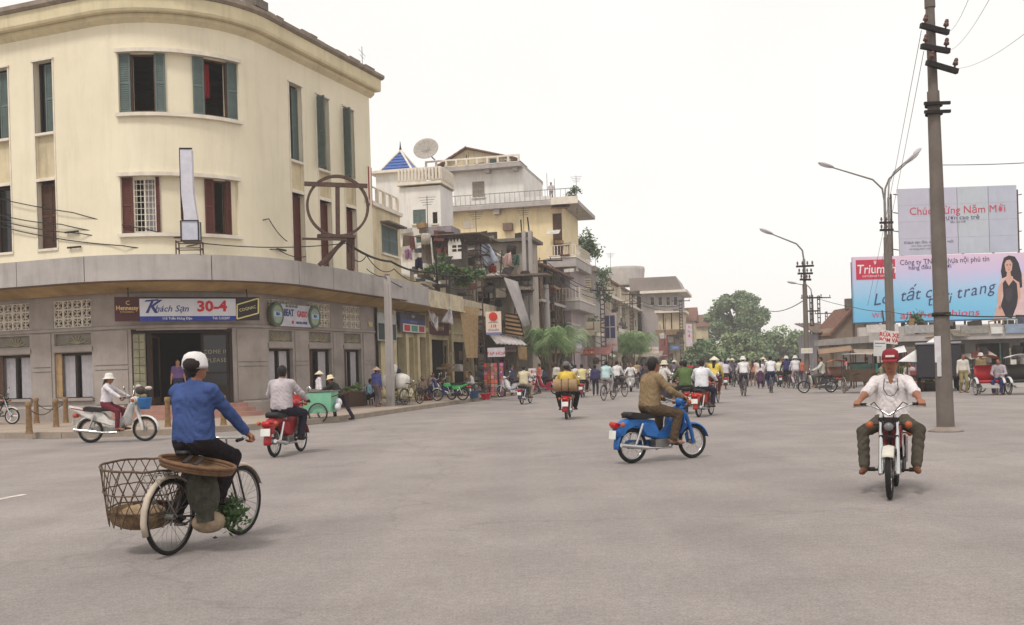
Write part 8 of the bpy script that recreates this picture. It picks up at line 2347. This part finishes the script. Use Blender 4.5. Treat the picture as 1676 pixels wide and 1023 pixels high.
# dark covered truck behind the near pole
tk = thing('covered_truck', 'dark grey covered truck parked behind the near pole', 'truck', onz(1562, 640) + Vector((0, 1.6, 0)), R_(68))
q = MB(paint((48, 46, 54), .7, .2)); q.box(-2.2, .9, -.85, .85, .6, 2.0); q.build('cargo_body', tk, bevel=.05)
q = MB(paint((150, 148, 156), .6, .15)); q.box(-2.25, .92, -.9, .9, 2.01, 2.1); q.build('roof', tk, bevel=.03)
q = MB(paint((50, 48, 56), .6, .2)); q.puff([(.92, .5), (2.1, .5), (2.15, 1.05), (1.75, 1.15), (1.5, 1.75), (.92, 1.8)], .8, .95, False); cb = q.build('cab', tk, bevel=.04)
q = MB(GLASS); q.add([(1.77, -.66, 1.18), (1.77, .66, 1.18), (1.55, .62, 1.66), (1.55, -.62, 1.66)], [(0, 1, 2, 3)]); q.build('windscreen', cb, solid=.02)
for y in (-.6, .6): q = MB(paint((220, 216, 206), .3)); q.ell((2.13, y, .82), (.05, .11, .11), 12, 8); q.build('headlight', tk)
for x in (-1.5, 1.55):
    for y in (-.78, .78): q = MB(RUBBER); q.ring((x, y, .34), (0, 1, 0), .25, .09, 22, 8); q.use(STEEL); q.cyl((x, y - .06, .34), (x, y + .06, .34), .17); q.build('wheel', tk)
q = MB(paint((206, 204, 206), .6)); q.box(2.12, 2.2, -.85, .85, .42, .58); q.build('bumper', tk, bevel=.02)
q = MB(paint((190, 188, 186), .6)); q.box(.905, .915, .45, .8, 1.25, 1.75); q.build('notice_plate', tk)
clutter(mh, MP, MP.hit(1425, 600)[0], MP.hit(1700, 600)[0], .0, 1.6, .5, 3.5, 46, 40, .9)
clutter(mh, MP, MP.hit(1425, 545)[0], MP.hit(1690, 545)[0], zs1, ztop - .1, -.4, 1.4, 22, 41, .8)
for i, (px, py, rgb) in enumerate(((1452, 640, (120, 96, 76)), (1466, 638, (84, 74, 66)), (1478, 640, (150, 120, 96)), (1500, 641, (110, 60, 54)), (1522, 640, (90, 84, 80)), (1428, 641, (140, 112, 84)))):
    q = MB(paint(rgb, .85, .25)); q.lathe([(0, 0), (.26, 0), (.36, .34), (.37, .36), (.33, .34), (.24, .04), (0, .04)], 14); q.use(paint(((150, 160, 90), (190, 120, 70), (120, 140, 80), (180, 90, 70), (150, 150, 110), (200, 180, 110))[i], .8, .3)); q.ell((0, 0, .33), (.3, .3, .14), 12, 8)
    o = q.build('produce_basket', None, label='basket of %s on the ground before the stalls' % ('green bananas', 'orange fruit', 'green vegetables', 'red fruit', 'pale vegetables', 'yellow fruit')[i], cat='basket', group='produce baskets at the market'); o.location = onz(px, py)
# bollards and chain on the pavement
GBO = 'pavement bollards in front of the hotel'
BOL = mat('bollard_paint', (150, 118, 84), .9, .3, 8, .3, .3, 30)
labs = ['bollard nearest the kerb at the left', 'bollard second from the left near the kerb', 'bollard against the hotel wall left of the second window', 'bollard against the hotel wall under the second window', 'bollard by the entrance steps with red paint', 'bollard right of the entrance behind the blue cyclist', 'bollard at the very left by the parked motorbike']
for (px, py, h), lab in zip(((48, 710, .86), (92, 699, .86), (60, 693, .86), (108, 692, .86), (275, 699, .86), (366, 696, .86), (13, 690, .86)), labs):
    p = onz(px, py, .15); q = MB(BOL); q.lathe([(0, h), (.07, h), (.085, h - .03), (.085, h - .12), (.07, h - .14), (.085, .1), (.1, 0)], 12)
    o = q.build('bollard', None, label=lab, cat='bollard', group=GBO); o.location = p
p0, p1 = onz(48, 710, .15), onz(92, 699, .15)
cable('chain slung between the first two bollards', [p0 + Vector((0, 0, .7)), p1 + Vector((0, 0, .7))], .25, .015, group='bollard chains', m=IRON)
p2, p3 = onz(60, 693, .15), onz(108, 692, .15)
cable('chain slung between the two bollards by the wall', [p2 + Vector((0, 0, .7)), p3 + Vector((0, 0, .7))], .25, .015, group='bollard chains', m=IRON)

# ---------------------------------------------------------------- trees
def tree(label, px, pyb, Y, H, rx, rz_, seed, leaf=(.5, 9000), cols=None, trunk=.35, group='trees at the far end of the street', clumps=26, flat=.75):
    b = at(px, 600, Y); b.z = 0
    t = thing('tree', label, 'tree', b, 0, group)
    R2 = random.Random(seed)
    q = MB(mat('bark', (92, 78, 68), .95, .25, 5, .3, .5, 20))
    q.tube([(0, 0, 0), (.1, 0, H * .18), (-.1, .1, H * .35), (0, 0, H * .5)], [trunk * 1.3, trunk, trunk * .85, trunk * .7], 10)
    cl = []
    for i in range(clumps):
        a_ = R2.uniform(0, 6.28); u = R2.uniform(-.75, 1); rr = math.sqrt(max(0, 1 - u * u)) * R2.uniform(.55, 1.0)
        c = Vector((math.cos(a_) * rr * rx, math.sin(a_) * rr * rx, H - rz_ + u * rz_ * R2.uniform(.75, 1)))
        cl.append((c, rx * R2.uniform(.22, .4)))
        if i % 2 == 0:
            s_ = Vector((0, 0, H * R2.uniform(.3, .5))); m_ = s_.lerp(c, .5) + Vector((0, 0, .08 * H)); q.tube([s_, m_, c], [trunk * .4, trunk * .25, trunk * .08], 6)
    q.build('trunk', t)
    f = MB(cols[0])
    for m in cols[1:]: f.use(m)
    n = leaf[1]
    for i in range(n):
        k = R2.randrange(len(cl)); c, r = cl[k]
        v = Vector((R2.gauss(0, 1), R2.gauss(0, 1), R2.gauss(0, 1))).normalized() * r * (R2.random() ** .4)
        v.z *= flat
        p = c + v; s_ = leaf[0] * R2.uniform(.6, 1.3)
        d = Vector((R2.uniform(-1, 1), R2.uniform(-1, 1), R2.uniform(-.7, .4))).normalized(); w_ = d.orthogonal().normalized(); w_.rotate(Matrix.Rotation(R2.uniform(0, 6.28), 3, d)); w_ *= s_ * .38
        f.c = (k + (R2.random() < .25)) % len(cols)
        f.add([p, p + d * s_ * .5 + w_, p + d * s_, p + d * s_ * .5 - w_], [(0, 1, 2, 3)])
    f.build('crown', t, kind='stuff')
    return t
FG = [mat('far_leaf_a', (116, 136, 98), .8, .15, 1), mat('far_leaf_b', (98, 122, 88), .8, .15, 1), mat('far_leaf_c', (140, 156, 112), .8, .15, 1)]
def H_at(px, py, Y): return at(px, py, Y).z
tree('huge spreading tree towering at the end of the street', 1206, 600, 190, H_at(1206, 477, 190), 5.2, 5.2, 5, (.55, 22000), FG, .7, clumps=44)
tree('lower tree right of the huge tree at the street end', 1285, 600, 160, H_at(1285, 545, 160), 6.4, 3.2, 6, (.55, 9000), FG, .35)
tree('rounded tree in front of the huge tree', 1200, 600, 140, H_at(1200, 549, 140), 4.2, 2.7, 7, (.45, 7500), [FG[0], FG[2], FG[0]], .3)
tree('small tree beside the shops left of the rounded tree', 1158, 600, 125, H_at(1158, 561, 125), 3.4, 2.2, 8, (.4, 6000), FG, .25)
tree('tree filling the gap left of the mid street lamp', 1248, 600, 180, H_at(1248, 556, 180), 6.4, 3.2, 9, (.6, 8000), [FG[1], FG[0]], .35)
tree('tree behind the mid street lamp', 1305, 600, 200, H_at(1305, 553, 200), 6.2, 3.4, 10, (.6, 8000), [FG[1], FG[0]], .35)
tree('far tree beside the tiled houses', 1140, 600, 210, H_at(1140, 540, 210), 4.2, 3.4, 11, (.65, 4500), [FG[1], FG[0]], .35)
def palm_tree(label, px, pyb, Y, pyt, wpx, seed, group='palms along the left pavement'):
    b = at(px, 600, Y); b.z = .15
    t = thing('palm_tree', label, 'tree', b, 0, group)
    H = at(px, pyt, Y).z - .3; R2 = random.Random(seed); W2 = wpx / 2 * Y / FPX
    cs = [mat('frond_a', (134, 160, 110), .7, .15, 2), mat('frond_b', (112, 142, 94), .7, .15, 2), mat('frond_c', (154, 176, 128), .7, .15, 2)]
    stems = [(R2.uniform(-.5, .5) * W2, R2.uniform(-.5, .5) * W2) for _ in range(7)]
    for i, (sx0, sy0) in enumerate(stems):
        q = MB(mat('palm_trunk', (128, 112, 90), .9, .25, 6, .3, .4, 30)); hh = H * R2.uniform(.5, .72)
        q.tube([(sx0 * .15, sy0 * .15, 0), (sx0 * .4, sy0 * .4, hh * .5), (sx0, sy0, hh)], [.09, .07, .05], 7); q.build('trunk', t)
        for k in range(17):
            f = MB(cs[(i + k) % 3]); an = R2.uniform(0, 6.283); L_ = W2 * R2.uniform(.6, 1.0); up_ = R2.uniform(.35, 1.1)
            d = Vector((math.cos(an), math.sin(an), 0)); pts = []
            for j in range(9):
                u = j / 8; pts.append(Vector((sx0, sy0, hh)) + d * L_ * u + Vector((0, 0, up_ * (H - hh) * 1.25 * math.sin(u * 2.1) - L_ * .62 * u * u)))
            f.tube(pts, [.012] * 8 + [.004], 4)
            sd = Vector((-d.y, d.x, 0))
            for j in range(1, 17):
                u = j / 16; jj = min(7, int(u * 8)); p = pts[jj].lerp(pts[jj + 1], u * 8 - jj); ln = L_ * .36 * math.sin(.35 + u * 2.5)
                for s_ in (-1, 1):
                    e = p + sd * s_ * ln * .75 + d * ln * .4 - Vector((0, 0, ln * R2.uniform(.45, .85))); w_ = d * .035 * L_
                    f.add([p - w_ * .5, p.lerp(e, .5) + w_ * .5 + Vector((0, 0, .04)), e, p + w_ * .6], [(0, 1, 2, 3)])
            f.build('frond', t)
    return t
palm_tree('feathery palm clump at the kerb left of the yellow shirt', 905, 650, 62, 532, 92, 3)
palm_tree('feathery palm clump further up in front of the terrace row', 1037, 640, 95, 543, 68, 4)
for i, (x0, y0, Y0, x1, y1, Y1) in enumerate(((788, 420, 56.4, 868, 452, 66), (788, 432, 56.4, 905, 470, 74), (788, 445, 56.4, 860, 470, 64), (897, 440, 74, 950, 470, 92), (820, 440, 60, 897, 448, 74), (989, 500, 90, 1036, 508, 120))):
    cable('slack %s line over the shop roofs' % ('first', 'second', 'third', 'fourth', 'fifth', 'sixth')[i], [at(x0, y0, Y0), at(x1, y1, Y1)], .7, .02, group='slack lines over the shops')
# warm dusty air: one closed box round the whole place
hz = MB(None) if False else MB()
hm = bpy.data.materials.new('haze_air'); hm.use_nodes = True; ht = hm.node_tree; ht.nodes.clear()
pv_ = ht.nodes.new('ShaderNodeVolumePrincipled'); pv_.inputs['Color'].default_value = (1, 1, 1, 1); pv_.inputs['Density'].default_value = .0008; pv_.inputs['Anisotropy'].default_value = 0
ho = ht.nodes.new('ShaderNodeOutputMaterial'); ht.links.new(pv_.outputs[0], ho.inputs['Volume'])
hz.use(hm); hz.box(-950, 950, -350, 1850, -1, 30); hz.build('haze', None, kind='stuff')
